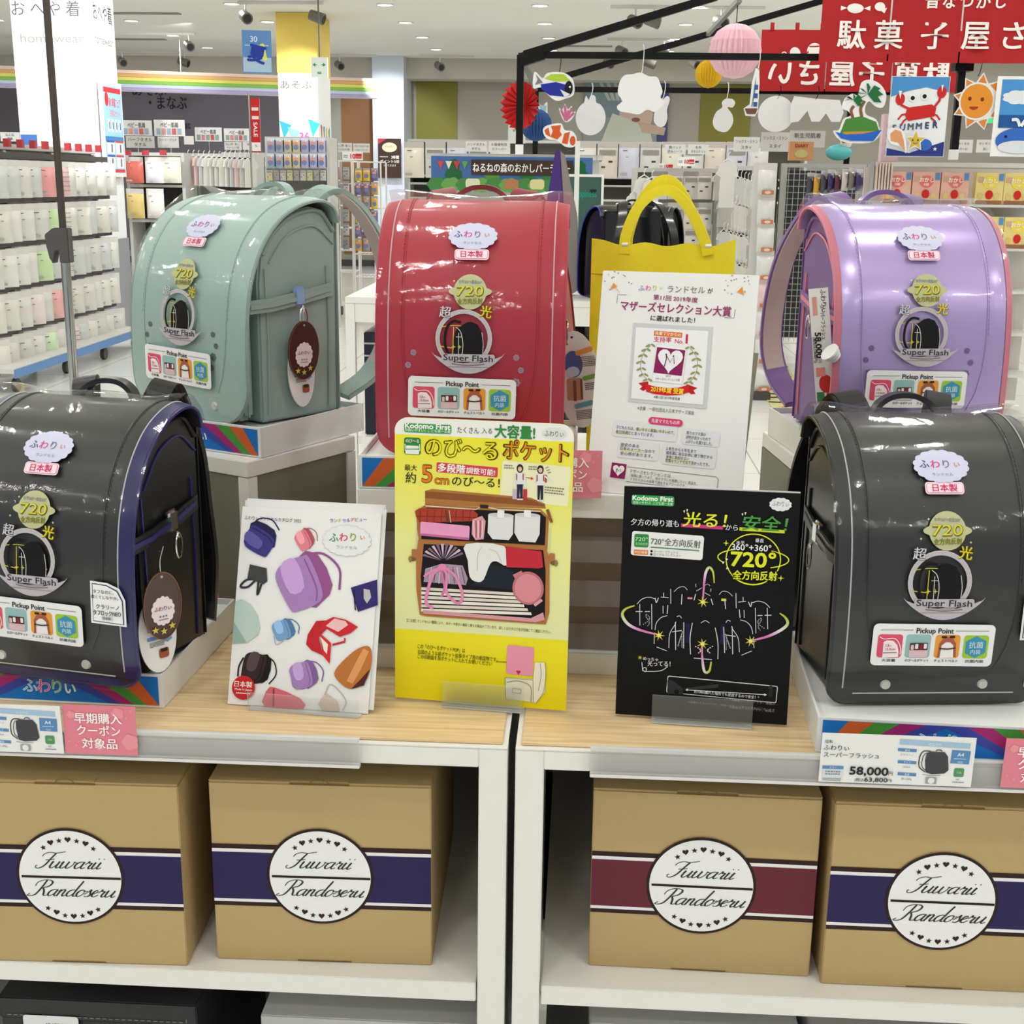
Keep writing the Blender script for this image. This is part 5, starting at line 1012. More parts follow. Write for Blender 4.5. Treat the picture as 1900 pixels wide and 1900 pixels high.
def sign(name, label, cat, x0, y0, x1, y1, Y, art=None, m=None, group=None, th=.004, rz=0, u=100.0):
    """flat board whose picture corners are (x0,y0)-(x1,y1); art works in units where the board is u wide, v down"""
    a = at(x0, y0, Y); b = at(x1, y0+(x1-x0)*.013, Y); c = at(x0, y1, Y); w = (b-a).length; h = a.z-c.z
    t = thing(name, label, cat, ((a.x+b.x)/2, Y, (c.z+c.z)/2-(a.z-b.z)/2), R(rz), group); box('board', m or WHT2, t, -w/2, 0, 0, w/2, th, h)
    if art:
        k = w/u; A = Art(lambda x, y: (x*k, h-y*k), k); art(A, h/k)
        A.build('printed_face', t, lambda p, q, dd: (p-w/2, -.0004-dd*6, q), INK)
    return t
def a_(A, H): A.text('・まなぶ', 50, H*.5, 30, (40, 38, 46), 2, .03, w=95)
def wtext(s, x0, x1, y, size, label, c=(48, 46, 54)):
    p = at((x0+x1)/2, y, WB-.03); k = (WB)/F; t = thing('wall_lettering', label, 'wall sign', p); A = Art(None, k); A.text(s, 0, 0, size, c, 0, .02, w=(x1-x0))
    A.build('letters', t, lambda p, q, dd: (p, -dd, q))
wtext('・まなぶ', 277, 346, 191, 26, 'dark hiragana lettering low on the mauve wall'); wtext('あそぶ', 246, 308, 166, 26, 'dark hiragana lettering half hidden by the rainbow beam'); wtext('playing', 285, 353, 230, 14, 'small dark latin lettering on the mauve wall behind the signs', (70, 66, 80))
def photo(A, H):
    A.rect(50, H/2, 100, H, (150, 160, 158), 1); A.poly([(0, 0), (50, 0), (44, H*.55), (0, H*.6)], (128, 150, 156), 2)
    for k in range(6): A.poly([(16+k*9, 0), (20+k*9, 0), (32+k*5, H*.3), (28+k*5, H*.3)], (190, 196, 190), 3)
    A.ell(62, H*.52, 20, 22, (214, 190, 176), 4); A.poly([(20, H), (34, H*.5), (60, H*.62), (80, H*.8), (84, H)], (206, 212, 200), 4); A.poly([(64, H*.62), (98, H*.72), (96, H*.84), (70, H*.8)], (205, 178, 162), 5); A.ell(62, H*.6, 5, 2.5, (150, 96, 92), 7); A.poly([(84, 0), (100, 0), (100, H), (88, H)], (78, 82, 128), 4)
sign('wall_photo', 'large faded photo of a baby on the back wall', 'wall photo', 1085, 150, 1242, 268, WB-.05, photo)
# rainbow beam, its stripes proud of a white core
RBW = [((236, 208, 196), 'pale_pink_stripe'), ((222, 172, 112), 'orange_stripe'), ((226, 222, 112), 'yellow_stripe'), ((132, 190, 82), 'green_stripe'), ((196, 210, 234), 'pale_blue_stripe'), ((176, 164, 206), 'violet_stripe')]
pa = at(-60, 132, 17.2); pb = at(701, 160, 19.0); dirx = (Vector((pb.x, pb.y, 0))-Vector((pa.x, pa.y, 0))); L_ = dirx.length
t = thing('rainbow_beam', 'long hanging fascia beam with rainbow stripes in front of the back wall', 'fascia beam', (pa.x, pa.y, 2.50), math.atan2(dirx.y, dirx.x))
box('core', WHT2, t, 0, .01, 0, L_, .16, .27)
for i, (c, n) in enumerate(RBW): box('stripe', mat(n, c, .6), t, 0, 0, .27-.045*(i+1)+.003, L_+.002, .0095, .27-.045*i)['label'] = n.replace('_', ' ')
for k in (.25, .5, .75): box('hanging_rod', CHROME, t, L_*k-.004, .08, .271, L_*k+.004, .088, CEIL-2.50)
# columns
WCOL = mat('white_column_paint', (238, 240, 242), .6)
def column(name, label, x0, y0, x1, y1, m=WCOL):
    t = thing(name, label, 'column', ((x0+x1)/2, y0, 0)); box('shaft', m, t, -(x1-x0)/2, 0, 0, (x1-x0)/2, y1-y0, CEIL-.002); return t
CX1 = at(229, 330, 11.5).x; CY0 = CX1/at(184, 270, 1).x; CX0 = at(38, 256, CY0).x
t = column('square_column', 'broad white column with grey base at the left behind the pack gondola', CX0, CY0, CX1, 11.5)
w_ = (CX1-CX0)/2
box('base_cladding', mat('grey_cladding', (150, 152, 156), .6), t, -w_-.012, -.012, 0, w_+.012, 11.512-CY0, .86)
for s in (0,):
    A = Art(None, 1)
    for ch, x, z in (('お', .10, 0), ('へ', .34, 0), ('や', .54, 0), ('着', .78, 0)): A.text(ch, x*2*w_-w_, at(60, 16, CY0).z, .13, (96, 92, 92), 1)
    A.text('homewear', 0, at(60, 70, CY0).z, .1, (150, 148, 146), 1, w=1.6*w_); A.line([(-w_*.8, at(60, 98, CY0).z), (w_*.9, at(60, 98, CY0).z)], .005, (200, 200, 200), 1)
    A.rect(-w_*.78, 1.62, .14, .2, (70, 110, 180), 1); A.build('printed_text', t, lambda u, v, dd: (u, -.001-dd, v))
    A = Art(None, 1); qq = 11.5-CY0; A.text('おへや着', qq*.5, at(195, 24, 11.2).z, .16, (60, 58, 60), 1, .01, w=qq*.8); A.text('homewear', qq*.5, at(195, 74, 11.2).z, .1, (120, 118, 116), 1, w=qq*.8); A.line([(.05, at(195, 104, 11.2).z), (qq*.95, at(195, 104, 11.2).z)], .005, (190, 190, 190), 1); A.build('printed_text', t, lambda u, v, dd: (w_+.001+dd, u, v))
# framed poster on the column's right face
t = thing('framed_poster', 'tall blue framed poster on the side of the broad white column', 'poster', (CX1+.013, CY0+.02, at(200, 328, 11.2).z)); pk = (11.44-CY0)/.78; t.scale = (1, pk, (at(200, 152, 11.2).z-at(200, 328, 11.2).z)/.92); box('frame', WHITE, t, 0, 0, 0, .03, .78, .92)
A = Art(lambda x, y: (x, y), 1); A.rect(.39, .46, .70, .84, (160, 206, 232), 1); A.ell(.16, .75, .07, .07, (214, 50, 60), 2); A.text('春の準備フェア', .46, .72, .1, (214, 60, 76), 2, .03, w=.44); A.text('お得なセット', .46, .62, .08, (226, 110, 120), 2, .02, w=.4); A.rect(.39, .84, .66, .05, (214, 50, 60), 2)
for i in range(4): A.rect(.2+i*.14, .5, .09, .12, (232, 240, 244), 2); A.rect(.22+i*.14, .5, .03, .07, (60, 60, 70), 3)
A.rect(.39, .37, .7, .05, (66, 134, 190), 2)
for i in range(2):
    for j in range(2): A.rect(.22+i*.34, .28-j*.14, .3, .11, (226, 226, 232), 2); A.rect(.26+i*.34, .28-j*.14, .05, .08, (110, 100, 120), 3); A.rect(.22+i*.34, .345-j*.14, .3, .02, ((70, 90, 170), (206, 76, 66))[i], 3)
A.rect(.39, .06, .7, .03, (206, 66, 70), 3); A.build('printed_poster', t, lambda u, v, dd: (.031+dd, u, v)); 
# yellow topped column
x0 = at(512, 22, 15.2).x; x1 = at(586, 22, 15.2).x
t = column('square_column', 'brightly lit column with yellow top and bunting print', x0, 15.2, x1, 15.95); w_ = (x1-x0)/2
box('yellow_wrap', mat('yellow_wrap', (222, 196, 96), .7), t, -w_-.006, -.006, 2.55, w_+.006, .756, CEIL-.004)
A = Art(None, 1); A.text('あそぶ', -.02, 2.42, .1, (90, 100, 90), 1, w=.36)
for x, z, c in ((-w_+.07, 1.95, (60, 170, 210)), (-.06, 1.88, (150, 216, 206)), (w_-.05, 1.97, (70, 190, 206))): A.poly([(x-.07, z+.08), (x+.07, z+.03), (x-.02, z-.12)], c, 1)
A.text('36', .06, 1.86, .12, (222, 110, 190), 2, .05); A.text('5', .03, 1.70, .1, (120, 120, 120), 2, .02); A.text('10', .16, 1.70, .1, (120, 120, 120), 2, .02); A.greek(-.14, 1.72, .12, .02, (150, 150, 150), 2, 2); A.build('printed_wrap', t, lambda u, v, dd: (u, -.002-dd*3, v))
A = Art(None, 1)
for k, c in enumerate(((214, 90, 80), (80, 170, 190), (226, 190, 90), (90, 170, 120))): A.poly([(.12+k*.15, 2.0-k*.02), (.2+k*.15, 1.98), (.17+k*.15, 1.78)], c, 1)
A.build('printed_wrap', t, lambda u, v, dd: (w_+.002+dd*3, u, v))
x0 = at(694, 115, 20.6).x; x1 = at(752, 115, 20.6).x
column('square_column', 'slim cool white column against the back wall', x0, 20.4, x1, 21.28, mat('cool_white_paint', (214, 222, 236), .6))
# ceiling downlights in view, built lamps around each glow
LENS = mat('lamp_lens', (255, 250, 240), .4, emit=9); n = 0
trimm = mat('lamp_trim', (225, 225, 222), .4)
proto = None
ordn = ['nearest', 'second', 'third', 'fourth', 'fifth', 'sixth', 'seventh', 'eighth', 'ninth', 'tenth', 'eleventh', 'twelfth', 'thirteenth', 'fourteenth', 'fifteenth', 'sixteenth', 'seventeenth', 'eighteenth']
for ix, x in enumerate(LX):
    for iy, y in enumerate(LY):
        if 11 < y < 20.6 and abs(x) < 8:
            if proto is None:
                proto = thing('downlight', '', 'ceiling light'); MB().cyl((0, 0, CEIL-.004), (0, 0, CEIL-.001), .075, 16).build('lens', LENS, proto)
                MB().tube([(.086*math.cos(R(a)), .086*math.sin(R(a)), CEIL-.004) for a in range(0, 360, 24)], .009, 5, closed=True).build('trim_ring', trimm, proto, smooth=True); c = proto
            else: c = copy_tree(proto)
            c.location = (x, y, 0); c['group'] = 'round downlights in the ceiling'
            c['label'] = 'round ceiling downlight, %s from camera in ceiling row %s from the left' % (ordn[iy-9], ordn[ix].replace('nearest', 'first'))
# track lights: rail with spot heads
GREYM = mat('grey_lamp_body', (112, 108, 102), .4); 
def track(x0, y0, x1, heads, label, Y=None):
    a = atz(x0, y0, CEIL); Yr = a.y if Y is None else Y; b = at(x1, y0, Yr)
    o = box('track_rail', trimm, None, a.x, Yr-.015, CEIL-.03, b.x, Yr+.015, CEIL-.001); tag(o, label, 'light track', 'ceiling light tracks')
    for i, hx in enumerate(heads):
        p = at(hx, y0, Yr); t = thing('track_spotlight', 'grey spotlight head %s from left on the %s' % (ordn[i].replace('nearest', 'first'), label), 'spotlight', (p.x, Yr, CEIL-.03), R(30+50*(i % 2)), 'track spotlights')
        MB().cyl((0, 0, 0), (0, 0, -.1), .01, 6).build('arm', trimm, t); MB().cyl((0, .09, -.1), (0, -.06, -.15), .055, 12, .062).build('lamp_head', GREYM, t, smooth=True); MB().cyl((0, -.061, -.1503), (0, -.064, -.1512), .045, 12).build('lens', mat('dark_lens', (40, 40, 42), .2), t)
track(1133, 10, 1420, (1180, 1215, 1340), 'white light track above the black frame'); track(1127, 71, 1250, (1155, 1232), 'short light track behind the black frame'); track(225, 60, 360, (350,), 'light track right of the broad column'); track(225, 106, 360, (227, 342), 'light track nearest the rainbow beam', Y=19.9); track(620, 114, 700, (630,), 'light track between the two right columns', Y=20.2); track(800, 116, 880, (816,), 'light track over the olive panel', Y=20.2); track(440, 2, 600, (455, 590), 'light track left of the yellow column'); track(1110, 118, 1300, (1130, 1208, 1290), 'light track in front of the baby photo', Y=19.5)
for k, (x, y) in enumerate(((1075, 85), (262, 24), (247, 72))):
    p = atz(x, y, CEIL); o = box('air_vent', mat('vent_grey', (150, 148, 144), .6), None, p.x-.45, p.y-.06, CEIL-.012, p.x+.45, p.y+.06, CEIL-.001); tag(o, ('slot air vent left of the black frame top', 'slot air vent right of the broad column, nearer', 'slot air vent right of the broad column, farther')[k], 'air vent', 'ceiling air vents')
for x in (-4.7,): pass
# lamps that wash the columns
spot((-3.9, 8.6, 3.1), (-4.7, 10.3, 1.9), 420, 75, (.97, .98, 1)); spot((-3.0, 10.4, 3.1), (-4.2, 10.9, 1.9), 200, 70, (.95, .98, 1)); spot((-3.0, 13.6, 3.1), (-3.32, 15.25, 2.15), 330, 42, (1, .97, .9)); spot((-2.9, 18.6, 3.1), (-3.1, 20.5, 1.9), 260, 60, (.85, .9, 1)); spot((-4.8, 16.2, 3.15), (-6.0, 18, 2.6), 45, 60)
# ------------------------------------------------------------------ hanging and standing signs at the left
def ban(A, H):
    A.rect(50, H/2, 100, H, (96, 140, 196), 1); A.rect(50, H*.8, 96, H*.34, (170, 196, 220), 2); A.text('30', 40, H*.2, 26, (220, 232, 244), 3, .03); A.rect(50, H*.35, 80, 3, (190, 210, 230), 3); A.text('夏', 50, H*.55, 62, (40, 60, 160), 4, .06, rot=-12); A.rect(72, H*.5, 16, H*.4, (222, 222, 110), 3, 10, 6)
sign('hanging_banner', 'blue hanging banner left of the yellow column', 'banner', 449, 56, 502, 136, 9.5, ban, th=.003, rz=12)
def sale(A, H):
    A.rect(50, H/2, 100, H, (196, 40, 44), 1)
    for k in (.2, .36): A.rect(50, H*k, 74, 34, (240, 216, 212), 2)
    A.text('SALE', 50, H*.58, 60, (246, 230, 228), 2, .04, rot=-90, w=150); A.rect(50, H*.9, 96, H*.16, (236, 232, 232), 2); A.text('%', 50, H*.88, 40, (196, 40, 44), 3)
t = sign('sale_banner', 'narrow red upright banner reading SALE', 'banner', 464, 182, 481, 282, 11.5, sale); MB().cyl((-.055, .01, -1.2), (-.055, .01, .5), .008, 8).build('pole', CHROME, t)
def exi(A, H): A.rect(50, H/2, 100, H, (236, 246, 240), 1); A.line([(14, H*.38), (86, H*.38)], 4, (40, 160, 110), 2); A.rect(50, H*.38, 24, 8, (236, 246, 240), 2.5); A.poly([(10, H*.38), (26, H*.28), (26, H*.48)], (40, 160, 110), 3); A.poly([(90, H*.38), (74, H*.28), (74, H*.48)], (40, 160, 110), 3); A.text('R出', 50, H*.78, 16, (40, 160, 110), 3, .05)
t = sign('direction_sign', 'white lit sign with green double arrow beside the yellow column', 'sign', 577, 106, 607, 143, 14.0, exi, mat('sign_light_box', (238, 246, 240), .4, emit=.5), th=.05)
h0 = at(577, 106, 14).z-at(577, 143, 14).z; MB().bar((0, .02, h0), (0, .02, CEIL-t.location.z), .012).build('hanging_rod', GREYM, t)
def uw(k):
    def f(A, H):
        A.text('ベビー肌着', 50, H*.32, 17, (74, 72, 72), 2, .02, w=58)
        for i, c in enumerate(((168, 188, 206), (226, 160, 150), (170, 180, 206), (206, 110, 106), (166, 186, 200)) if k < 2 else ((150, 170, 166), (214, 140, 140), (150, 168, 166), (206, 96, 100), (150, 176, 172))): A.rect(14+i*17, H*.72, 13.5, H*.38, c, 2)
    return f
for k, (x0, y0, x1, y1) in enumerate(((224, 223, 281, 251), (285, 222, 342, 252), (361, 236, 411, 262), (415, 238, 463, 262))):
    t = sign('category_sign', ('white sign about baby underwear next to the broad column', 'second baby underwear sign from the left', 'third baby underwear sign, above the hanging garments', 'fourth baby underwear sign, beside the red sale banner')[k], 'sign', x0, y0, x1, y1, 13.0 if k < 2 else 14.6, uw(k), group='baby underwear signs'); MB().cyl((.0, .01, -.5), (0, .01, .0), .008, 6).build('pole', CHROME, t)
def lbl(s1, s2): 
    return lambda A, H: (A.text(s1, 50, H*.3, 15, (80, 78, 78), 2, .0, w=min(84, 15*len(s1))), A.text(s2, 50, H*.72, 15, (80, 78, 78), 2, .0, w=min(70, 14*len(s2))))
for x0, y0, x1, y1, Y, s1, s2, lab in ((233, 252, 286, 274, 12.9, 'ハーフタオル', 'タオル', 'grey half-towel label under the first underwear sign'), (292, 253, 331, 274, 12.9, 'シーツ・パッド', '', 'small white sheet label under the second underwear sign'), (341, 252, 359, 268, 12.9, '', '', 'small blank white card right of the second underwear sign'), (416, 263, 448, 278, 14.5, 'おんぶ帯・抱っこ', 'チャイルド小物', 'small white baby carrier label under the fourth sign'), (450, 263, 482, 278, 14.5, 'おふろ', '小物', 'small white bath label beside the red banner pole'),
        (622, 265, 653, 282, 14.6, 'おんぶ帯・抱っこ', 'チャイルド小物', 'white label left of the brown poster, framed'), (655, 266, 686, 283, 14.6, 'ベビーミルク・水', 'ベビーフード', 'pale label next to the slim column'), (864, 262, 903, 281, 15.5, 'ハンドタオル', 'タオル', 'white hand towel label on the back shelving'), (907, 262, 945, 282, 15.5, 'お昼寝布団', 'スリーパー', 'white nap bedding label on the back shelving'), (943, 232, 975, 266, 14.5, '新生児', '', 'white newborn label left of the black post'),
        (1234, 268, 1272, 286, 15, '敷パッド', '防水シーツ', 'white mattress pad label right of the baby photo'), (1277, 268, 1315, 286, 15, '毛布', 'タオルケット', 'white blanket label on the back shelving'), (1362, 254, 1410, 281, 13, 'ソックス・ミトン', 'スタイ', 'white socks and bib sign, left one of two'), (1413, 245, 1466, 281, 11.5, 'ソックス・ミトン', 'スタイ', 'white socks and bib sign, right one of two'), (1466, 242, 1532, 273, 11.2, '新生児肌着', '', 'white newborn underwear sign above the mesh rack'), (1772, 259, 1806, 283, 12.5, 'おくるみ', 'ガーゼ', 'white swaddle label right of the crab poster'), (1813, 259, 1848, 283, 12.5, 'セレモニー', '祝い', 'white ceremony label left of the whale cutout'), (0, 245, 18+18, 262, 12.3, 'ねんね', '寝具', 'grey bedding label at the left photo edge')):
    sign('shelf_label', lab, 'sign', x0, y0, x1, y1, Y, lbl(s1, s2), mat('label_card', (214, 214, 212), .6), group='small hanging category labels')
for k, (x0, y0, x1, y1, Y) in enumerate(((635, 281, 673, 297, 13.5), (1258, 291, 1290, 308, 14.2), (1222, 303, 1250, 313, 12))):
    sign('price_sign', ('white and red ten percent sign left of the brown poster', 'white and red ten percent sign on the back shelving', 'small ten percent sign above the clothes rack')[k], 'sign', x0, y0, x1, y1, Y, lambda A, H: (A.text('10', 52, H*.52, 30, (206, 40, 60), 2, .05), A.rect(80, H*.4, 30, 13, (206, 40, 60), 2), A.rect(80, H*.7, 30, 7, (216, 80, 90), 2), A.greek(6, H*.45, 24, 5, (120, 120, 120), 2, 2)), group='ten percent signs')
def brown(A, H): A.rect(50, H/2, 100, H, (66, 48, 42), 1); A.poly([(0, 0), (40, 0), (0, 24)], (190, 60, 70), 2); A.ell(50, H*.22, 32, 20, (236, 216, 180), 2); A.text('デュバグー', 50, H*.2, 11, (110, 80, 60), 3, w=40); A.text('3年間', 74, H*.47, 15, (240, 236, 230), 2, .05, w=32); A.greek(8, H*.46, 40, 5, (220, 214, 206), 2, 1); A.text('ポイント5倍', 50, H*.58, 14, (240, 236, 230), 2, .03, w=84); A.text('ついてきます', 50, H*.68, 11, (230, 226, 220), 2, .02, w=56)
sign('poster', 'dark brown poster with cream oval on the slim column', 'poster', 701, 257, 744, 330, 20.3, brown)
# ------------------------------------------------------------------ gondolas and racks
DK = mat('dark_shelf_metal', (70, 68, 66), .5); PALE = mat('pale_grey_metal', (206, 206, 202), .4); BLUER = mat('blue_rail', (90, 134, 190), .4)
PKG = {}
def packmesh(w, h, d):
    k = (round(w, 3), round(h, 3), round(d, 3))
    if k not in PKG: PKG[k] = (MB().grid(lambda a, b: ((a-.5)*w, -d*math.sin(math.pi*a)**.5*math.sin(math.pi*b)**.4, -h*(.16+.84*b)), 6, 6).add([(-w/2, .002, -h*.16), (w/2, .002, -h*.16), (w/2, .002, -h), (-w/2, .002, -h)], [(0, 1, 2, 3)]).mesh('packet', smooth=True, fix=False), MB().box(-w/2, -.001, -h*.17, w/2, .001, 0).mesh('header_card'))
    return PKG[k]
PKA = {}
def pack(name, label, cat, loc, rz, w, h, rgb, group, head=(214, 212, 208), seed=0, d=.02, style=0):
    t = thing(name, label, cat, loc, rz, group); pm, hm = packmesh(w, h, d)
    key = ('p', tuple(rgb), round(w, 3), round(h, 3)); 
    if key not in PKA: q = pm.copy(); q.materials.append(mat('pack_%d_%d_%d' % tuple(rgb), rgb, .3, coat=.3)); PKA[key] = q
    o = bpy.data.objects.new('packet', PKA[key]); COL.objects.link(o); o.parent = t
    key = ('h', tuple(head), round(w, 3), round(h, 3))
    if key not in PKA: q = hm.copy(); q.materials.append(mat('head_%d_%d_%d' % tuple(head), head, .5)); PKA[key] = q
    o = bpy.data.objects.new('header_card', PKA[key]); COL.objects.link(o); o.parent = t
    key = ('a', style, round(w, 3), round(h, 3))
    if key not in PKA:
        A = Art(None, 1); dk = tuple(int(v*.6) for v in rgb)
        if style == 0: A.rect(-w*.2, -h*.25, w*.22, h*.025, (110, 110, 108), 1); A.rect(-w*.1, -h*.42, w*.12, h*.02, (130, 130, 128), 1); A.rect(-w*.24, -h*.9, w*.34, h*.07, (170, 170, 164), 1)
        elif style == 1:
            for i in range(5): A.rect(0, -h*(.3+.13*i), w*.8, h*.02, (150, 150, 150), 1)
        elif style == 2: A.ell(0, -h*.38, w*.3, h*.12, (226, 150, 120), 1); A.ell(0, -h*.62, w*.34, h*.18, (120, 130, 170), 1); A.star(w*.2, -h*.2, w*.15, (240, 240, 240), 2)
        elif style == 3: A.rect(0, -h*.9, w*.7, h*.14, (206, 128, 96), 1); A.ell(0, -h*.9, w*.18, h*.05, (240, 210, 190), 2)
        elif style == 4: A.rect(0, -h*.3, w*.8, h*.14, (150, 146, 140), 1); A.rect(w*.15, -h*.55, w*.2, h*.05, (60, 60, 60), 1); A.rect(-w*.2, -h*.7, w*.2, h*.05, (80, 80, 80), 1)
        me_o = A.build('print', None, lambda u, v, dd: (u, -d*1.02-.001-dd*4, v)); PKA[key] = me_o.data; bpy.data.objects.remove(me_o)
    o = bpy.data.objects.new('print', PKA[key]); COL.objects.link(o); o.parent = t
    return t
WH = [(214, 212, 204), (218, 217, 211), (208, 208, 204), (222, 220, 212), (204, 206, 206)]
# left gondola, long side facing right
t = thing('gondola_shelf', 'long white gondola of hanging baby clothes packs at the left', 'store shelf', (-4.02, 9.85, 0))
box('back_board', PALE, t, -.05, -1.75, .2, -.02, .8, 1.6); box('top_rail', PALE, t, -.019, -1.75, 1.56, .02, .8, 1.6, .004)
for y in (-1.75, -.92, -.1, .76): box('upright', PALE, t, -.018, y, .14, .02, y+.04, 1.555)
for r in range(5): box('hook_rail', DK, t, -.018, -1.7, 1.5-.29*r, .12, .78, 1.54-.29*r)
box('base_shelf', PALE, t, -.05, -1.75, .14, .34, .8, .17); box('base_rail', BLUER, t, .341, -1.75, .11, .352, .8, .165)
for y in (-1.6, -.75, .0, .7):
    for x in (.02, .28): MB().cyl((x-.015, y, .045), (x+.015, y, .045), .045, 12).build('caster', DK, t, smooth=True)
rows = ['top', 'second', 'third', 'fourth', 'lowest']; rg = random.Random(11); cc = {(0, 5): (232, 160, 158), (0, 6): (226, 186, 184), (1, 5): (196, 222, 176), (2, 4): (196, 222, 170), (3, 5): (232, 172, 170), (3, 3): (226, 212, 210), (4, 4): (206, 226, 190), (4, 6): (222, 206, 206), (1, 9): (206, 210, 212)}
nth = ['nearest', 'second nearest', 'third nearest', 'fourth nearest', 'fifth nearest', 'sixth nearest', 'seventh nearest', 'eighth nearest', 'ninth nearest', 'tenth nearest', 'eleventh nearest', 'twelfth nearest', 'farthest', 'last', 'very last']
for r in range(5):
    for i in range(12):
        y = 8.3+i*.2+rg.uniform(-.01, .01); c = cc.get((r, i), WH[rg.randrange(5)]); st = 1 if (i % 7 == 6) else 0
        pack('hanging_pack', '%s packed baby garment, %s in the %s row of the left gondola' % ({(232, 160, 158): 'pink', (232, 172, 170): 'pink', (196, 222, 176): 'light green', (196, 222, 170): 'light green', (206, 226, 190): 'light green', (226, 186, 184): 'pale pink'}.get(c, 'whitish'), nth[i], rows[r]), 'pack', (-3.86-.03*rg.random(), y, 1.49-.29*r), R(62+rg.uniform(-6, 6)), .185, .25, c, 'packs on the left gondola', style=st, d=.03)
for i in range(11):
    o = MB().box(-.02, -.02, 0, .02, .02, .055).build('price_clip', mat('red_clip', (176, 52, 60), .4), None, loc=(-3.92, 8.4+i*.21, 1.575)); tag(o, 'small red price clip, %s on the top rail of the left gondola' % nth[i], 'price clip', 'red clips on the left gondola')
def gond(label, x0, x1, ytop, Y, d=.4, shelves=(), m=PALE, back=DK, z0=0.0, name='shelf_rack'):
    a = at(x0, ytop, Y); b = at(x1, ytop, Y); w = b.x-a.x; h = (a.z+b.z)/2
    t = thing(name, label, 'store shelf', (a.x, Y, z0)); box('back_board', back, t, .0, d-.03, .1, w, d, h-.02)
    for x in (0, w-.03): box('upright', m, t, x, 0, 0, x+.03, d-.031, h)
    box('top_shelf', m, t, .031, 0, h-.03, w-.031, d-.031, h); box('base_shelf', m, t, .031, 0, .08, w-.031, d-.031, .12)
    for s in shelves: z = at((x0+x1)/2, s, Y).z; box('shelf', m, t, .031, 0, z-.012, w-.031, d-.031, z+.012)
    return t, w, h
gond('low white rack of folded packs right of the broad column', 232, 341, 283, 12.2, shelves=(345, 410)); gond('white rack of hanging garments behind the mint bag, left', 343, 472, 285, 12.6, shelves=()); gond('clear toy rack under the yellow column', 491, 611, 254, 12.0, shelves=(284, 312), back=mat('grey_backing', (128, 128, 128), .6))
for i, (x, c, lab) in enumerate(((248, (222, 112, 98), 'coral folded garment pack'), (285, (222, 222, 230), 'white folded garment pack'), (318, (226, 224, 208), 'cream folded garment pack with grey label'))): p = at(x, 291, 12.1); pack('hanging_pack', lab+' on the low rack beside the broad column', 'pack', p, 0, .17, .235, c, 'packs right of the broad column', d=.04, style=(5 if i == 5 else 0))
for i, (x, c, lab) in enumerate(((250, (230, 204, 130), 'yellow pack on the lower hook beside the broad column'), (287, (222, 216, 210), 'dotted white pack beside the yellow pack'))): p = at(x, 350, 12.1); pack('hanging_pack', lab, 'pack', p, 0, .165, .27, c, 'packs right of the broad column', d=.04)
for i, x in enumerate((237, 270, 303)): p = at(x, 288, 12.05); o = MB().box(-.03, -.01, 0, .03, .01, .045).build('price_clip', mat('red_clip', (176, 52, 60), .4), None, loc=p); tag(o, 'red price clip above the %s pack of the low rack' % ('coral', 'white', 'cream')[i], 'price clip', 'red clips on the low rack')
# thin garments on hangers
def garment(label, p, rz, w, h, c, group):
    t = thing('hanging_garment', label, 'baby garment', p, rz, group); m_ = mat('cloth_%d_%d_%d' % tuple(c), c, .8)
    MB().prism([(-w*.5, -.02), (-w*.2, 0), (w*.2, 0), (w*.5, -.02), (w*.62, -h*.3), (w*.42, -h*.34), (w*.45, -h), (-w*.45, -h), (-w*.42, -h*.34), (-w*.62, -h*.3)], lambda a, b, c_: (a, c_, b), 0, .014).build('cloth', m_, t); MB().tube([(-w*.35, .007, -.005), (0, .007, .02), (w*.35, .007, -.005)], .004, 4).tube([(0, .007, .02), (0, .007, .05), (.015, .007, .065)], .003, 4).build('hanger', WHT2, t)
rg = random.Random(5)
for i in range(13): p = at(350+i*9.6, 291+i*.4, 12.45); garment('thin whitish baby garment, %s from the left on the rail behind the mint bag' % ORD[i], p, R(58+rg.uniform(-12, 12)), .15, .26, (WH+[(226, 200, 196)])[rg.randrange(6)], 'garments on the left rail')
gond('second white rack of garments behind the mint bag', 410, 492, 283, 14.2)
for i in range(8): p = at(420+i*8.5, 290, 14.1); garment('thin whitish baby garment, %s from the left on the second rail' % ORD[i], p, R(60+rg.uniform(-12, 12)), .17, .34, WH[rg.randrange(5)], 'garments on the second rail')
# toy packs
tc_ = [(150, 170, 196), (152, 172, 200), (206, 196, 160), (210, 198, 160), (176, 176, 214), (178, 178, 216), (182, 182, 220)]
for r, y in enumerate((256, 285)):
    for i in range(7): p = at(502+i*15.8, y, 11.9); pack('toy_pack', 'small clear toy pack, %s from the left in the %s row under the yellow column' % (ORD[i], ('upper', 'lower')[r]), 'toy pack', p, 0, .068, .13, tc_[i], 'toy packs under the yellow column', head=(226, 226, 232), style=2)
for i in range(9): p = at(500+i*12.4, 312, 11.9); pack('toy_pack', 'grey small toy pack, %s from the left in the third row' % ORD[i], 'toy pack', p, 0, .055, .11, ((196, 192, 150), (150, 150, 150), (190, 186, 180))[i % 3], 'toy packs third row', head=(120, 116, 110), style=4)
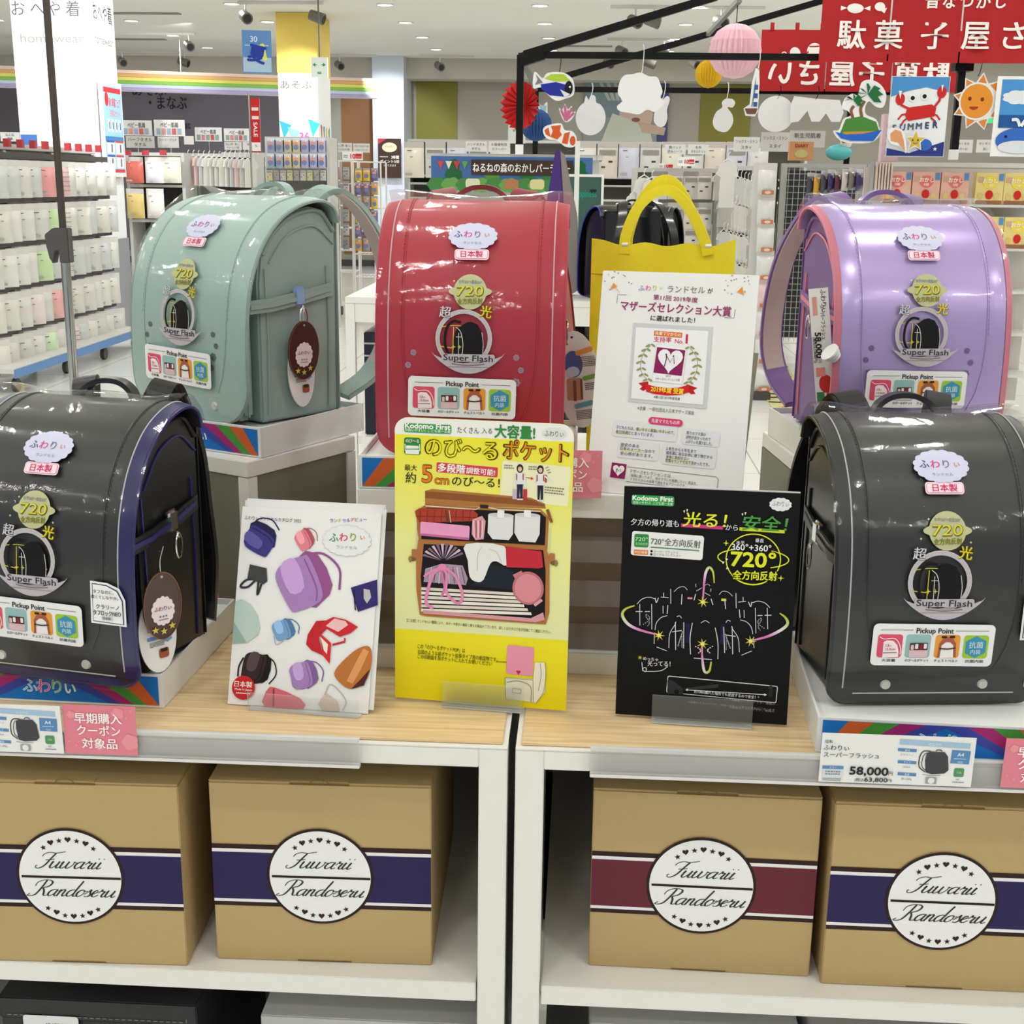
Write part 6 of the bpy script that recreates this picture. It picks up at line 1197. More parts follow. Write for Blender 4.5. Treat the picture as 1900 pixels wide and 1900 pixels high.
# wheeled toy racks
for k, (x0, x1, yt, yb, lab) in enumerate(((616, 652, 298, 476, 'slim white wheeled wire rack of grey toys'), (655, 706, 300, 470, 'clear wheeled rack of yellow and purple toys'))):
    Y = (13.2, 12.8)[k]; a = at(x0, yt, Y); b = at(x1, yt, Y); w = b.x-a.x; h = a.z; t = thing('wire_rack', lab, 'wire rack', (a.x, Y, 0)); f = MB()
    for x in (0, w):
        for y in (0, .35): MB().tube([(x, y, .09), (x, y, h)], .009, 6).build('upright', WHITE, t)
    for z in [h-.001-.22*j for j in range(6)]:
        m_ = MB()
        for q in range(8): m_.tube([(w*q/7, 0, z), (w*q/7, .35, z)], .003, 4)
        m_.tube([(0, 0, z), (w, 0, z), (w, .35, z), (0, .35, z)], .005, 4, closed=True); m_.build('wire_shelf', WHITE, t)
    for x in (0, w):
        for y in (0, .35): MB().cyl((x-.014, y, .045), (x+.014, y, .045), .045, 10).build('caster', DK, t, smooth=True)
    for r in range(6):
        for i in range(3 if k else 2):
            p = at(x0+(10+i*15 if k else 9+i*17), yt+12+r*26, Y-.05); c = ([(222, 196, 60), (224, 198, 60), (110, 100, 150), (120, 110, 160), (206, 160, 70), (150, 150, 154)] if k else [(190, 140, 150), (176, 176, 180), (130, 140, 156), (196, 196, 196), (210, 206, 200), (150, 152, 158)])[(r*2+i) % 6]
            pack('toy_pack', '%s toy pack, %s in the %s level of the %s' % ('colourful' if k else 'greyish', ORD[i], ORD[r], ('slim wire rack', 'clear rack')[k]), 'toy pack', p, 0, .065, .12, c, 'toys on the wheeled racks', head=(170, 168, 164), style=(2 if k else 4))
# back shelving in the middle
gond('long back shelving of bedding packs behind the candy board', 756, 1500, 262, 16.2, shelves=(330, 345, 372), back=mat('shade_grey', (120, 116, 110), .7))
rg = random.Random(9)
for i in range(17):
    x = 768+i*40
    if 930 < x < 1080: continue
    p = at(x, 263, 16.0); c = ((218, 208, 196), (222, 220, 214), (206, 206, 222), (226, 222, 206), (214, 214, 212))[rg.randrange(5)]
    pack('bedding_pack', 'pale packed bedding set, %s from the left on the back shelving' % ORD[i], 'bedding pack', p, 0, .245, .42, c, 'bedding packs on the back shelving', head=(196, 190, 186), style=(0, 4)[i % 2], d=.05)
# ------------------------------------------------------------------ tall adjustable pole at the left
p = at(119, 455, 2.25); zc = p.z
t = thing('telescopic_pole', 'tall grey telescopic pole with clamp behind the navy-edged bag', 'pole', (p.x, 2.25, 0))
MB().cyl((0, 0, .012), (0, 0, zc-.02), .0082, 16).build('lower_tube', CHROME, t, smooth=True); MB().cyl((0, 0, zc), (0, 0, 2.9), .0062, 14).build('upper_tube', mat('worn_grey_tube', (92, 84, 80), .35, .6), t, smooth=True)
MB().prism([(.012, .03), (-.014, .03), (-.03, .018), (-.028, -.002), (-.024, -.022), (-.018, -.032), (-.012, -.01), (-.006, -.008), (-.006, -.03), (.012, -.03)], lambda a, b, c: (a, c, b+zc), -.011, .011).build('clamp', mat('grey_plastic_clamp', (82, 80, 80), .45), t, .0015)
MB().cyl((0, 0, 0), (0, 0, .012), .11, 24).build('base_plate', DK, t)
# ------------------------------------------------------------------ back display table with bags and sign
a = at(640, 551, 4.11); b = at(1262, 562, 4.11); w = b.x-a.x; zt = a.z
t = thing('display_table', 'farther white display table behind the crimson bag', 'display table', (a.x, 4.11, 0))
box('table_top', WHITE, t, 0, 0, zt-.02, w, .75, zt, .001); box('top_rail', WHITE, t, .031, .002, zt-.08, w-.031, .03, zt-.0205)
for x in (0, w-.03):
    for y in (0, .72): box('post', WHITE, t, x, y, 0, x+.03, y+.03, zt-.0205)
box('shelf_board', WHITE, t, .031, .01, .55, w-.031, .7, .575); box('back_panel', mat('near_black_panel', (30, 30, 34), .5), t, .031, .70, .1, w-.031, .715, zt-.081)
for i in range(3):
    q = thing('storage_box', 'navy black box with chrome strips inside the farther table, %s from the left' % ordn[i].replace('nearest', 'first'), 'storage box', (a.x+.05+i*.36, 4.16, .5755), group='boxes in the farther table'); box('box_body', mat('blue_black', (24, 26, 44), .4), q, 0, 0, 0, .30, .4, .34, .003)
    for z in (.26, .30): box('chrome_strip', CHROME, q, .0, -.003, z, .3, -.0005, z+.006)
BAGK = leather('gloss_black', (20, 20, 22), .18, .5); BLUEP = leather('blue_piping', (40, 60, 170), .3)
for i, (px, Y, rz, ed, lab, sc) in enumerate(((1126, 4.34, 205, BLUEP, 'black school bag with blue trim seen from behind the yellow tote', .92), (1212, 4.66, 160, L_dk, 'glossy black school bag mostly hidden by the yellow tote', .9))):
    p = at(px, 520, Y); g = make_bag('school_bag', lab, (p.x, Y, zt+.002), rz, BAGK, ed, BAGK, BAGK, BAGK, rivet=None, full=False, film=False, inset=REFL if i else None, group='black bags on the farther table'); g.scale = (sc, sc, sc)
PUR = mat('purple_fabric', (70, 36, 122), .7); GSID = mat('grey_taupe_fabric', (140, 132, 128), .7)
p = at(1040, 535, 4.3); top = at(1024, 279, 4.3); h = top.z-zt
t = thing('purple_tote', 'tall purple folded bag with grey side behind the crimson bag', 'tote bag', (p.x, 4.3, zt+.001))
MB().prism([(-.10, 0), (.03, 0), (-.012, h), (-.026, h)], lambda a, b, c: (a, c, b), 0, .06).build('front_panel', PUR, t, .002); MB().prism([(.031, 0), (.062, .02), (.05, h*.55), (.004, h*.97), (-.011, h)], lambda a, b, c: (a, c, b), .0, .055).build('side_panel', GSID, t, .002)
# chalkboard with white post
a = at(1058, 328, 6.2); b = at(1116, 333, 6.2); c = at(1062, 556, 6.2)
t = thing('chalkboard_sign', 'dark green chalkboard sign with white frame beside the white post', 'sign', (a.x, 6.2, c.z)); w = b.x-a.x; h = a.z-c.z
box('board', mat('green_board', (58, 92, 82), .35), t, 0, 0, 0, w, .02, h); box('frame', WHT2, t, -.01, -.004, h+.0005, w+.01, .024, h+.012); box('frame', WHT2, t, w+.0005, -.004, 0, w+.012, .024, h)
A = Art(None, 1); A.text('Happiness', w*.46, h*.87, .05, (40, 150, 130), 1, .02, w=w*.8); A.rect(w*.75, h*.885, .03, .02, (30, 44, 40), 1); A.build('chalk_text', t, lambda u, v, dd: (u, -.0006-dd, v))
box('stand_body', PALE, t, 0, .0, -c.z+.02, w, .3, -.001)
a = at(1072, 262, 6.05); t = thing('white_post', 'slim white post right of the purple bag', 'post', (a.x, 6.05, 0)); box('post', WHITE, t, -.011, 0, 0, .011, .022, a.z)
# ------------------------------------------------------------------ candy gondola and its board
a = at(798, 284, 7.85); b = at(1112, 288, 7.85); w = b.x-a.x; zt2 = (a.z+b.z)/2
t = thing('candy_gondola', 'white gondola carrying the green forest candy board', 'store shelf', (a.x, 7.85, 0))
box('body', PALE, t, 0, .03, 0, w, .6, zt2-.03); box('top_tray', ACRH, t, -.02, -.02, zt2-.0295, w+.02, .62, zt2); 
for z in (.35, .7, 1.0): box('shelf', PALE, t, .0, -.25, z, w, .0295, z+.02)
def forest(A, H):
    A.rect(50, H/2, 100, H, (70, 104, 160), 1)
    for x, r_, c in ((14, 7, (38, 96, 58)), (38, 6, (90, 140, 60)), (60, 6, (44, 110, 60)), (74, 6, (60, 120, 60)), (92, 7, (24, 96, 50))):
        for k in range(3): A.cloud(x, H*.3+k*5, r_*(.5+.22*k), r_*.55, c, 2, 7, .14)
    for x in range(4, 100, 9): A.cloud(x, H*.84, 6, 4, (104, 156, 84) if x % 2 else (70, 130, 70), 3, 7, .15)
    for x, c in ((26, (210, 214, 180)), (50, (170, 120, 80)), (66, (214, 206, 150))): A.rect(x, H*.8, 9, 6, c, 4, r=2)
    for k in range(5): A.poly([(4+k*5, 3), (8+k*5, 3), (6+k*5, 8)], [(200, 70, 70), (220, 220, 200), (190, 60, 70), (90, 150, 90), (110, 80, 60)][k], 4)
    A.poly([(25, 2), (88, 2), (88, 11), (25, 11)], (66, 48, 44), 5); A.text('ねるねの森のおかしパーティー', 56, 6.8, 6, (240, 238, 236), 6, .03, w=60)
sign('candy_board', 'long green forest print board titled candy party in hiragana', 'sign', 800, 289, 1100, 352, 7.79, forest)
# ------------------------------------------------------------------ black tent frame
ZF = at(965, 102, 7.7).z; X0 = at(966, 102, 7.7).x; X1 = at(1785, 120, 7.7).x; X2 = at(995, 160, 10.5).x; X3 = at(1580, 168, 10.5).x
t = thing('tent_frame', 'square black steel tent frame standing on the gondolas', 'tent frame', (X0, 7.7, 0))
def fb(name, a, b, w=.04, m=BLACKM): a = Vector(a)-Vector((X0, 7.7, 0)); b = Vector(b)-Vector((X0, 7.7, 0)); return MB().bar(a, b, w).build(name, m, t)
zb = at(967, 268, 7.7).z; SILV = mat('silver_grey_tube', (120, 120, 118), .4, .5)
fb('post', (X0, 7.7, zb), (X0, 7.7, ZF)); fb('post', (X1, 7.7, zb), (X1, 7.7, ZF)); fb('post', (X2, 10.5, 1.5), (X2, 10.5, ZF-.021)); fb('post', (X3, 10.5, 1.5), (X3, 10.5, ZF-.021))
fb('foot_sleeve', (X0, 7.7, 1.545), (X0, 7.7, zb-.001), .045, WHT2); fb('foot_sleeve', (X1, 7.7, 1.545), (X1, 7.7, zb-.001), .045, WHT2)
fb('cross_bar', (X0+.03, 7.7, ZF), (X1-.03, 7.7, ZF), .036); fb('cross_bar', (X2, 10.5, ZF), (X3+.5, 10.5, ZF), .04); fb('side_bar', (X0, 7.72, ZF), (X2, 10.48, ZF), .03, SILV)
q = at(1330, -6, 7.7); fb('roof_rib', (X0+.02, 7.69, ZF), (q.x+.0, 7.69, q.z), .042); q2 = at(1560, -8, 10.5); q1 = at(1045, 143, 10.5); fb('roof_rib', (q1.x, 10.48, q1.z), (q2.x, 10.48, q2.z), .045)
q3 = at(1312, 65, 10.5); q4 = at(1372, 0, 8.6); fb('roof_strut', (q3.x, 10.44, q3.z), (q4.x, 8.6, q4.z), .03, SILV)
fb('corner_joint', (X0-.0, 7.69, ZF-.03), (X0+.13, 7.69, ZF+.01), .07)
fb('corner_joint', (X1-.05, 7.69, ZF-.02), (X1+.05, 7.69, ZF-.02), .1)
# ------------------------------------------------------------------ noren curtains
REDC = mat('red_cotton', (172, 26, 32), .85, bump=.2, bscale=900, var=.05)
def cloth(name, label, x0, y0, x1, y1, Y, art, u=100.0, amp=.012, n=5, part='cloth', m=None, group=None, mirror=False):
    a = at(x0, y0, Y); b = at(x1, y0, Y); c = at(x0, y1, Y); w = b.x-a.x; h = a.z-c.z
    t = thing(name, label, 'curtain', (a.x, Y, c.z-(x1-x0)/2*.013*Y/F), group=group)
    fn = lambda p, q, d=0: (p, amp*math.sin(p/w*n*6.28)*(1-.4*q/h)-d, q)
    for i in range(3):
        g0, g1 = w*i/3+.004, w*(i+1)/3-.004; MB().grid(lambda a_, b_: fn(g0+(g1-g0)*a_, h*b_), 12, 6).build('cloth_panel', m or REDC, t, smooth=True, fix=False)
    k = w/u; A = Art(lambda x, y: (x*k, h-y*k), k); art(A, h/k); A.build('printed_characters', t, lambda p, q, d: fn(p, q, .002+d*4)); return t, w, h
def nor1(A, H):
    W_ = (246, 240, 236)
    for i, ch in enumerate('駄菓子屋さ'): A.text(ch, (15.1, 32.5, 54.7, 73.6, 91.7)[i], H*.67, 14, W_, 2, .035)
    for i, ch in enumerate('昔なつかし'): A.text(ch, 52+i*8, H*.25, 7, W_, 2, .04)
    A.ell(16, H*.34, 4, 2.2, W_, 2); A.poly([(20, H*.34), (23, H*.31), (23, H*.37)], W_, 2); A.poly([(12, H*.34), (9, H*.31), (9, H*.37)], W_, 2); A.ell(27.5, H*.32, 2.6, 2, W_, 2); A.poly([(27, H*.35), (30, H*.4), (31, H*.33)], W_, 2)
cloth('shop_curtain', 'large red shop curtain with big white characters, nearer one', 1528, -40, 1925, 112, 7.5, nor1, n=7)
def nor2(A, H):
    W_ = (244, 238, 234)
    for i, ch in enumerate('いさ屋子菓駄'): A.text(ch, (10.4, 25, 41.9, 56.5, 73.9, 88.5)[i], H*.7, 13.5, W_, 2, .04, mirror=True)
    A.ell(17.5, H*.38, 2.6, 3, W_, 2, 35); A.line([(10, H*.42), (12, H*.36), (14, H*.42), (16, H*.4)], .5, W_, 2, smooth=4)
    A.ell(27, H*.34, 3.6, 3.8, W_, 2); A.poly([(27, H*.34), (24, H*.26), (30, H*.25)], (172, 26, 32), 3); A.poly([(27, H*.34), (30.5, H*.38), (27, H*.44)], (172, 26, 32), 3); A.poly([(27, H*.34), (23.5, H*.38), (24, H*.31)], (172, 26, 32), 3)
t, w, h = cloth('shop_curtain', 'red shop curtain seen from behind with mirrored characters, farther one', 1413, 52, 1788, 166, 10.3, nor2, n=5)
for i in range(8): box('hanging_loop', REDC, t, w*(i+.35)/8, -.003, h-.004, w*(i+.35)/8+.03, .003, h+.05)
# ------------------------------------------------------------------ cutout decorations
WC = mat('laminated_paper', (230, 231, 234), .35)
def cut(name, label, pts, Y, art=None, cat='paper decoration', group='hanging paper cutouts', hook=None, th=.003, rz=0, m=None, part='cutout', sm=3):
    if sm: pts = [(p.x, p.y) for p in cr([Vector((a, b, 0)) for a, b in pts], sm, True)]
    cx = sum(p[0] for p in pts)/len(pts); cy = min(p[1] for p in pts); o = at(cx, max(p[1] for p in pts), Y); k = Y/F/.985
    t = thing(name, label, cat, o, R(rz), group); yb = max(p[1] for p in pts)
    T = lambda x, y: ((x-cx)*k, (yb-y)*k)
    MB().prism([T(*p) for p in pts], lambda a, b, c: (a, c, b), 0, th).build(part, m or WC, t)
    if art: A = Art(T, k); art(A); A.build('printed_face', t, lambda p, q, d: (p, -.0006-d*5, q))
    if hook:
        hx, hy, bk = hook; x, z = T(hx, hy); x2, z2 = T(hx, cy+4); g = k
        pth = [(x, .002, z), (x+2*g, .002, z-2*g), (x+2.5*g, .002, (z*.6+z2*.4)), (x, .002, z2+3*g), (x-3*g, .002, z2-2*g)]
        MB().tube(cr([Vector(q) for q in pth], 4), .7*g, 5).build('hook', BLACKM if bk else WHT2, t, smooth=True)
    return t
def blob(cx, cy, rx, ry, lobes=0, amp=0, n=36, ph=0): return [(cx+rx*(1+amp*math.sin(lobes*2*math.pi*k/n+ph))*math.cos(2*math.pi*k/n), cy+ry*(1+amp*math.sin(lobes*2*math.pi*k/n+ph))*math.sin(2*math.pi*k/n)) for k in range(n)]
Yn, Yf = 7.62, 10.35
def fish(A):
    A.poly([(1004, 160), (1030, 156), (1056, 162), (1058, 172), (1045, 180), (1020, 178), (1006, 168)], (38, 48, 150), 1); A.poly([(1010, 150), (1022, 143), (1044, 143), (1056, 154), (1030, 155)], (170, 196, 60), 1); A.poly([(995, 143), (1008, 157), (994, 161), (999, 152)], (120, 124, 130), 2); A.ell(1053, 166, 7, 12, (24, 22, 26), 2); A.poly([(1038, 168), (1056, 176), (1046, 181)], (214, 216, 220), 3); A.ell(1055, 164, 1.6, 1.6, (240, 240, 240), 4)
cut('fish_cutout', 'blue tang fish cutout with yellow-green fin at the frame corner', [(993, 139), (1007, 150), (1014, 142), (1030, 139), (1048, 142), (1061, 154), (1062, 176), (1048, 183), (1032, 187), (1018, 178), (1005, 165), (991, 166)], Yn, fish, hook=(1036, 108, 1))
def clown(A):
    O = (206, 90, 42); A.poly([(1011, 245), (1018, 240), (1022, 256), (1014, 252)], O, 1); A.poly([(1022, 238), (1040, 236), (1038, 246), (1042, 252), (1034, 260), (1022, 256), (1026, 246)], O, 1); A.poly([(1046, 250), (1056, 247), (1052, 268), (1042, 266)], O, 1); A.ell(1061, 262, 5, 8, O, 1)
cut('fish_cutout', 'orange and white clownfish cutout below the fish', [(1009, 242), (1018, 236), (1040, 233), (1046, 244), (1060, 246), (1068, 258), (1064, 272), (1048, 272), (1034, 262), (1018, 260), (1010, 252)], Yn, clown)
cut('fan_decoration', 'pale blue small fish cutout left of the coral', [(996, 194), (1006, 200), (1014, 193), (1015, 210), (1019, 226), (1008, 222), (1001, 228), (1002, 212)], Yf-.6, lambda A: A.poly([(1000, 199), (1013, 199), (1012, 212), (1015, 222), (1004, 220), (1005, 210)], (150, 190, 196), 1))
cut('coral_cutout', 'pink coral cutout under the fish', [(1037, 203), (1043, 206), (1048, 196), (1053, 205), (1060, 199), (1060, 210), (1067, 209), (1060, 222), (1050, 227), (1043, 219)], Yf-.6, lambda A: [A.line([(1050, 224), p], 4, (206, 110, 150), 1) for p in ((1041, 206), (1048, 199), (1054, 207), (1060, 203), (1064, 211))])
cut('round_cutout', 'white round creature cutout with small crown seen from its blank back', blob(1095, 222, 26, 28)[27:]+blob(1095, 222, 26, 28)[:27][::1] if False else [(1083, 196), (1086, 185), (1091, 192), (1096, 184), (1102, 186), (1104, 196)]+[(1095+26*math.cos(R(a)), 222+29*math.sin(R(a))) for a in range(-55, 236, 12)], Yf-.5, hook=(1095, 164, 0))
cut('cloud_cutout', 'large white cloud shaped cutout seen from its blank back', [(1150, 160), (1158, 148), (1172, 146), (1186, 143), (1200, 149), (1214, 150), (1220, 160), (1225, 174), (1222, 184), (1230, 190), (1222, 202), (1212, 208), (1200, 204), (1186, 212), (1170, 210), (1152, 207), (1147, 199), (1156, 190), (1148, 178)], Yn, hook=(1188, 98, 0))
cut('drop_cutout', 'white teardrop shaped cutout beside the cloud cutout', [(1236, 184), (1240, 190), (1236, 206), (1237, 222), (1232, 234), (1222, 235), (1214, 226), (1215, 210), (1224, 200), (1230, 188)], Yf-.4, hook=(1229, 160, 0))
cut('vase_cutout', 'white pear shaped cutout against the olive panel', [(1337, 196), (1343, 190), (1354, 190), (1360, 196), (1356, 204), (1347, 204), (1356, 216), (1358, 230), (1350, 243), (1340, 245), (1328, 240), (1323, 228), (1328, 212), (1338, 204)], Yf-.5, hook=(1345, 163, 0))
def boat(A): A.poly([(1393, 200), (1398, 150), (1400, 200)], (120, 150, 130), 1); A.poly([(1395, 202), (1401, 156), (1403, 160), (1403, 202)], (226, 230, 234), 2); [A.rect(1399.5, y, 6.5, 8, (50, 90, 160), 3) for y in (168, 182, 196)]; A.poly([(1382, 203), (1404, 203), (1401, 212), (1386, 212)], (110, 74, 64), 3)
cut('boat_cutout', 'small sailing boat cutout with blue striped sail', [(1397, 136), (1403, 140), (1405, 160), (1405, 208), (1400, 216), (1384, 215), (1380, 203), (1390, 196), (1392, 160)], Yn, boat, hook=(1401, 108, 0), sm=0)
cut('round_cutout', 'big white round cutout under the farther red curtain', blob(1438, 215, 31, 30), Yf-.3, hook=(1441, 168, 1))
cut('house_cutout', 'white cutout of two pointed flags seen from the back', [(1474, 184), (1510, 188), (1552, 190), (1560, 210), (1555, 226), (1540, 226), (1530, 212), (1520, 226), (1506, 226), (1498, 208), (1484, 226), (1470, 228), (1468, 200)], Yf-.34, hook=(1513, 168, 1), sm=0)
def palm(A):
    A.poly([(1560, 250), (1568, 226), (1595, 221), (1620, 230), (1628, 248)], (70, 130, 56), 1); A.poly([(1565, 247), (1624, 245), (1622, 251), (1566, 251)], (190, 140, 70), 2); A.poly([(1551, 247), (1570, 252), (1600, 250), (1631, 243), (1618, 262), (1580, 262), (1562, 258)], (40, 96, 190), 3)
    for pts in (((1580, 224), (1576, 212), (1580, 204)), ((1595, 222), (1592, 208), (1598, 196))): A.line(list(pts), 5, (130, 90, 62), 2, smooth=4)
    for cx, cy, r_ in ((1579, 195, 17), (1602, 185, 27)):
        for a in (-170, -140, -90, -40, -10, 25, 155): A.poly([(cx, cy), (cx+r_*.6*math.cos(R(a-12)), cy+r_*.6*math.sin(R(a-12))-2), (cx+r_*math.cos(R(a)), cy+r_*.8*math.sin(R(a))+4), (cx+r_*.55*math.cos(R(a+14)), cy+r_*.55*math.sin(R(a+14))+3)], (34, 104, 58), 4)
cut('island_cutout', 'palm tree island cutout with blue water', [(1548, 246), (1558, 244), (1564, 226), (1576, 220), (1570, 212), (1560, 208), (1564, 192), (1576, 184), (1586, 186), (1590, 166), (1604, 161), (1622, 168), (1634, 186), (1630, 206), (1616, 204), (1606, 196), (1600, 204), (1602, 218), (1620, 226), (1628, 243), (1633, 242), (1620, 262), (1592, 266), (1562, 262)], Yn-.1, palm)
t = sign('summer_poster', 'crab poster reading SUMMER hanging under the red curtain', 'poster', 1655, 141, 1764, 290, Yn-.12, lambda A, H: (
    A.rect(50, H/2, 98, H-2, (228, 230, 234), 1), A.poly([(1, 1), (99, 1), (99, 26), (60, 18), (30, 24), (1, 34)], (74, 140, 200), 2), A.poly([(30, 52), (72, 46), (80, 52), (78, 66), (34, 74), (28, 66)], (196, 40, 38), 3),
    [A.line([(32+40*s, 62), (22+60*s, 64), (16+72*s, 72)], 3, (190, 40, 38), 3) for s in (0, 1)], [A.line([(34+38*s, 68), (26+54*s, 74), (22+60*s, 82)], 3, (190, 40, 38), 3) for s in (0, 1)],
    [A.line([(34+40*s, 54), (20+64*s, 48-8*s), (18+68*s, 38-12*s)], 4, (190, 40, 38), 3) for s in (0, 1)], [A.ell(17+70*s, 38-12*s, 8, 10, (196, 40, 38), 3) for s in (0, 1)], [A.poly([(13+72*s, 24-10*s), (19+70*s, 24-10*s), (17+70*s, 38-12*s)], (228, 230, 234), 4) for s in (0, 1)],
    [A.ell(38+20*s, 36-3*s, 6, 6, (240, 240, 240), 4) for s in (0, 1)], [A.ell(38+20*s, 36-3*s, 3.6, 3.6, (20, 20, 22), 5) for s in (0, 1)],
    [A.text(ch, 11+i*14, H*.64-i*1.2, 15, c, 3, .05) for i, (ch, c) in enumerate(zip('SUMMER', [(90, 90, 110), (60, 90, 150), (80, 90, 110), (70, 80, 120), (40, 70, 110), (40, 70, 120)]))],
    A.poly([(1, H-14), (40, H-6), (99, H-26), (99, H-1), (1, H-1)], (44, 56, 130), 2), A.ell(64, H*.85, 14, 10, (54, 104, 190), 3), A.poly([(52, H*.84), (48, H*.76), (58, H*.8)], (54, 104, 190), 3), A.star(84, H*.9, 4, (226, 226, 240), 3)))
cut('shell_cutout', 'orange spiky shell cutout at the poster corner', [(1644, 250), (1654, 242), (1668, 244), (1676, 256), (1680, 284), (1668, 272), (1652, 268)], Yn-.16, lambda A: (A.poly([(1650, 252), (1658, 245), (1668, 248), (1674, 264), (1678, 282), (1664, 266), (1652, 264)], (214, 150, 104), 1)))
cut('star_cutout', 'yellow starfish cutout with tiny face on the crab poster', [(1697+19*(1 if k % 2 == 0 else .5)*math.sin(math.pi*k/5), 263-19*(1 if k % 2 == 0 else .5)*math.cos(math.pi*k/5)) for k in range(10)], Yn-.16, lambda A: (A.star(1697, 263, 16.5, (206, 176, 70), 1), A.ell(1692, 262, 1.3, 1.6, (50, 40, 30), 2), A.ell(1701, 262, 1.3, 1.6, (50, 40, 30), 2), A.line([(1693, 266), (1697, 268), (1701, 266)], 1, (120, 60, 40), 2)), sm=0)
SU = [(1812+46*(1 if k % 2 == 0 else .68)*math.sin(math.pi*k/9+.06), 195-48*(1 if k % 2 == 0 else .68)*math.cos(math.pi*k/9+.06)) for k in range(18)]
def sun(A):
    for k in range(9): a = 2*math.pi*k/9+.06; A.poly([(1812+43*math.sin(a), 195-45*math.cos(a)), (1812+31*math.sin(a+.24), 195-32*math.cos(a+.24)), (1812+31*math.sin(a-.24), 195-32*math.cos(a-.24))], (214, 130, 52), 1)
    A.ell(1807, 194, 30, 31, (230, 232, 232), 2); A.ell(1807, 194, 27, 28, (222, 142, 50), 3); A.ell(1795, 190, 3, 3.4, (120, 50, 30), 4); A.ell(1816, 191, 3, 3.4, (120, 50, 30), 4); A.ell(1803, 203, 7.5, 5, (180, 50, 30), 4, a0=180, a1=360)
cut('sun_cutout', 'orange smiling sun cutout right of the crab poster', SU, Yn-.1, sun, hook=(1808, 118, 1), sm=0)
sign('whale_poster', 'blue poster with whale and wave cut by the right photo edge', 'poster', 1852, 141, 1935, 290, Yn-.12, lambda A, H: (A.rect(54, H*.34, 86, H*.6, (74, 144, 206), 1), A.rect(54, H*.56, 86, H*.16, (34, 84, 150), 2), A.cloud(52, H*.26, 34, 14, (220, 226, 232), 2, 8, .15), A.ell(60, H*.8, 52, H*.16, (52, 104, 190), 3), A.ell(60, H*.88, 46, H*.08, (214, 218, 224), 4), A.ell(30, H*.75, 3, 3, (20, 20, 30), 5), A.line([(60, H*.62), (52, H*.54), (40, H*.54)], 7, (226, 230, 236), 4, smooth=4), A.line([(62, H*.62), (72, H*.54), (86, H*.55)], 7, (226, 230, 236), 4, smooth=4)))
# honeycomb paper balls
def honey(label, x, y, r, Y, rgb, squash=1, nf=26):
    p = at(x, y, Y); k = Y/F; R0 = r*k; t = thing('paper_ball', label, 'paper decoration', (p.x, Y, p.z-R0), group='tissue paper balls'); m_ = MB()
    for j in range(nf):
        a0 = 2*math.pi*j/nf; n = 8; vs = []
        for i in range(n+1):
            th = math.pi*i/n; rr = R0*math.sin(th)*squash; z = R0+R0*math.cos(th)
            vs += [(rr*math.cos(a0), rr*math.sin(a0), z), (rr*.82*math.cos(a0+math.pi/nf), rr*.82*math.sin(a0+math.pi/nf), z), (rr*math.cos(a0+2*math.pi/nf), rr*math.sin(a0+2*math.pi/nf), z)]
        m_.add(vs, [(3*i+q, 3*i+q+1, 3*i+q+4, 3*i+q+3) for i in range(n) for q in (0, 1)])
    m_.build('tissue_folds', mat('tissue_%d' % rgb[0], rgb, .85), t, fix=False); MB().cyl((0, 0, 2*R0), (0, 0, 2*R0+.1), .003, 5).build('string', BLACKM, t); return t
honey('large pale pink tissue paper ball under the frame', 1364, 95, 46, 8.2, (240, 200, 212)); honey('small golden yellow tissue ball below the pink ball', 1315, 137, 24, 9.2, (226, 186, 30)); 
p = at(968, 196, 8.3); t = thing('paper_fan', 'red pleated paper fan behind the black post', 'paper decoration', p, R(-35), 'tissue paper balls'); m_ = MB(); n = 40; R0 = .145
v = [(0, 0, 0)]; 
for k in range(n): rr = R0*(1 if k % 2 else .97); v += [(rr*math.cos(2*math.pi*k/n), .02*(-1 if k % 2 else 1)-.02, rr*math.sin(2*math.pi*k/n)), (.04*math.cos(2*math.pi*k/n), .02+.01*(-1 if k % 2 else 1), .04*math.sin(2*math.pi*k/n))]
m_.add(v, [(1+2*k, 1+2*((k+1) % n), 2+2*((k+1) % n), 2+2*k) for k in range(n)]+[(0, 2+2*k, 2+2*((k+1) % n)) for k in range(n)]); m_.build('pleated_paper', mat('red_tissue', (206, 44, 42), .8), t, fix=False)
honey('blue tissue paper ball behind the small pale fish', 995, 232, 28, 9.0, (52, 92, 150), 1)
# ------------------------------------------------------------------ clothes racks in the middle right
t, w, h = gond('white clothes rack of small printed sets behind the yellow tote', 1176, 1336, 312, 9.4, shelves=(), back=mat('pale_backing', (196, 194, 190), .6))
for r, y in enumerate((318, 376, 416, 470)):
    for i, x in enumerate((1225, 1254, 1283, 1308)):
        p = at(x, y, 9.3); pack('clothes_pack', 'cream printed baby set, %s from left, %s row behind the tote' % (ORD[i], rows[r]), 'pack', p, 0, .106, .2 if r else .19, ((222, 218, 210), (214, 208, 200), (206, 202, 196), (222, 216, 204))[(r+i) % 4], 'printed sets behind the tote', head=((150, 146, 142), (196, 190, 186))[i % 2], style=4)
rg = random.Random(21)
for r, (y0, n_) in enumerate(((322, 10), (372, 10), (430, 9), (486, 8), (540, 6))):
    for i in range(n_): p = at(1338+i*6.4+r*3, y0+i*2.0, 9.2+i*.05); garment('narrow white baby garment, %s from left in the %s cluster right of the tote' % (ORD[i], rows[r]), p, R(50+rg.uniform(-14, 14)), .13, .18, (WH+[(186, 184, 180)])[rg.randrange(6)], 'garments right of the tote')
gond('rack of white garments, back darkened as shade between them, right of the yellow tote', 1338, 1404, 308, 9.9, back=mat('rack_shade', (112, 110, 106), .7))  # back board coloured dark to stand for the shaded gaps between garments
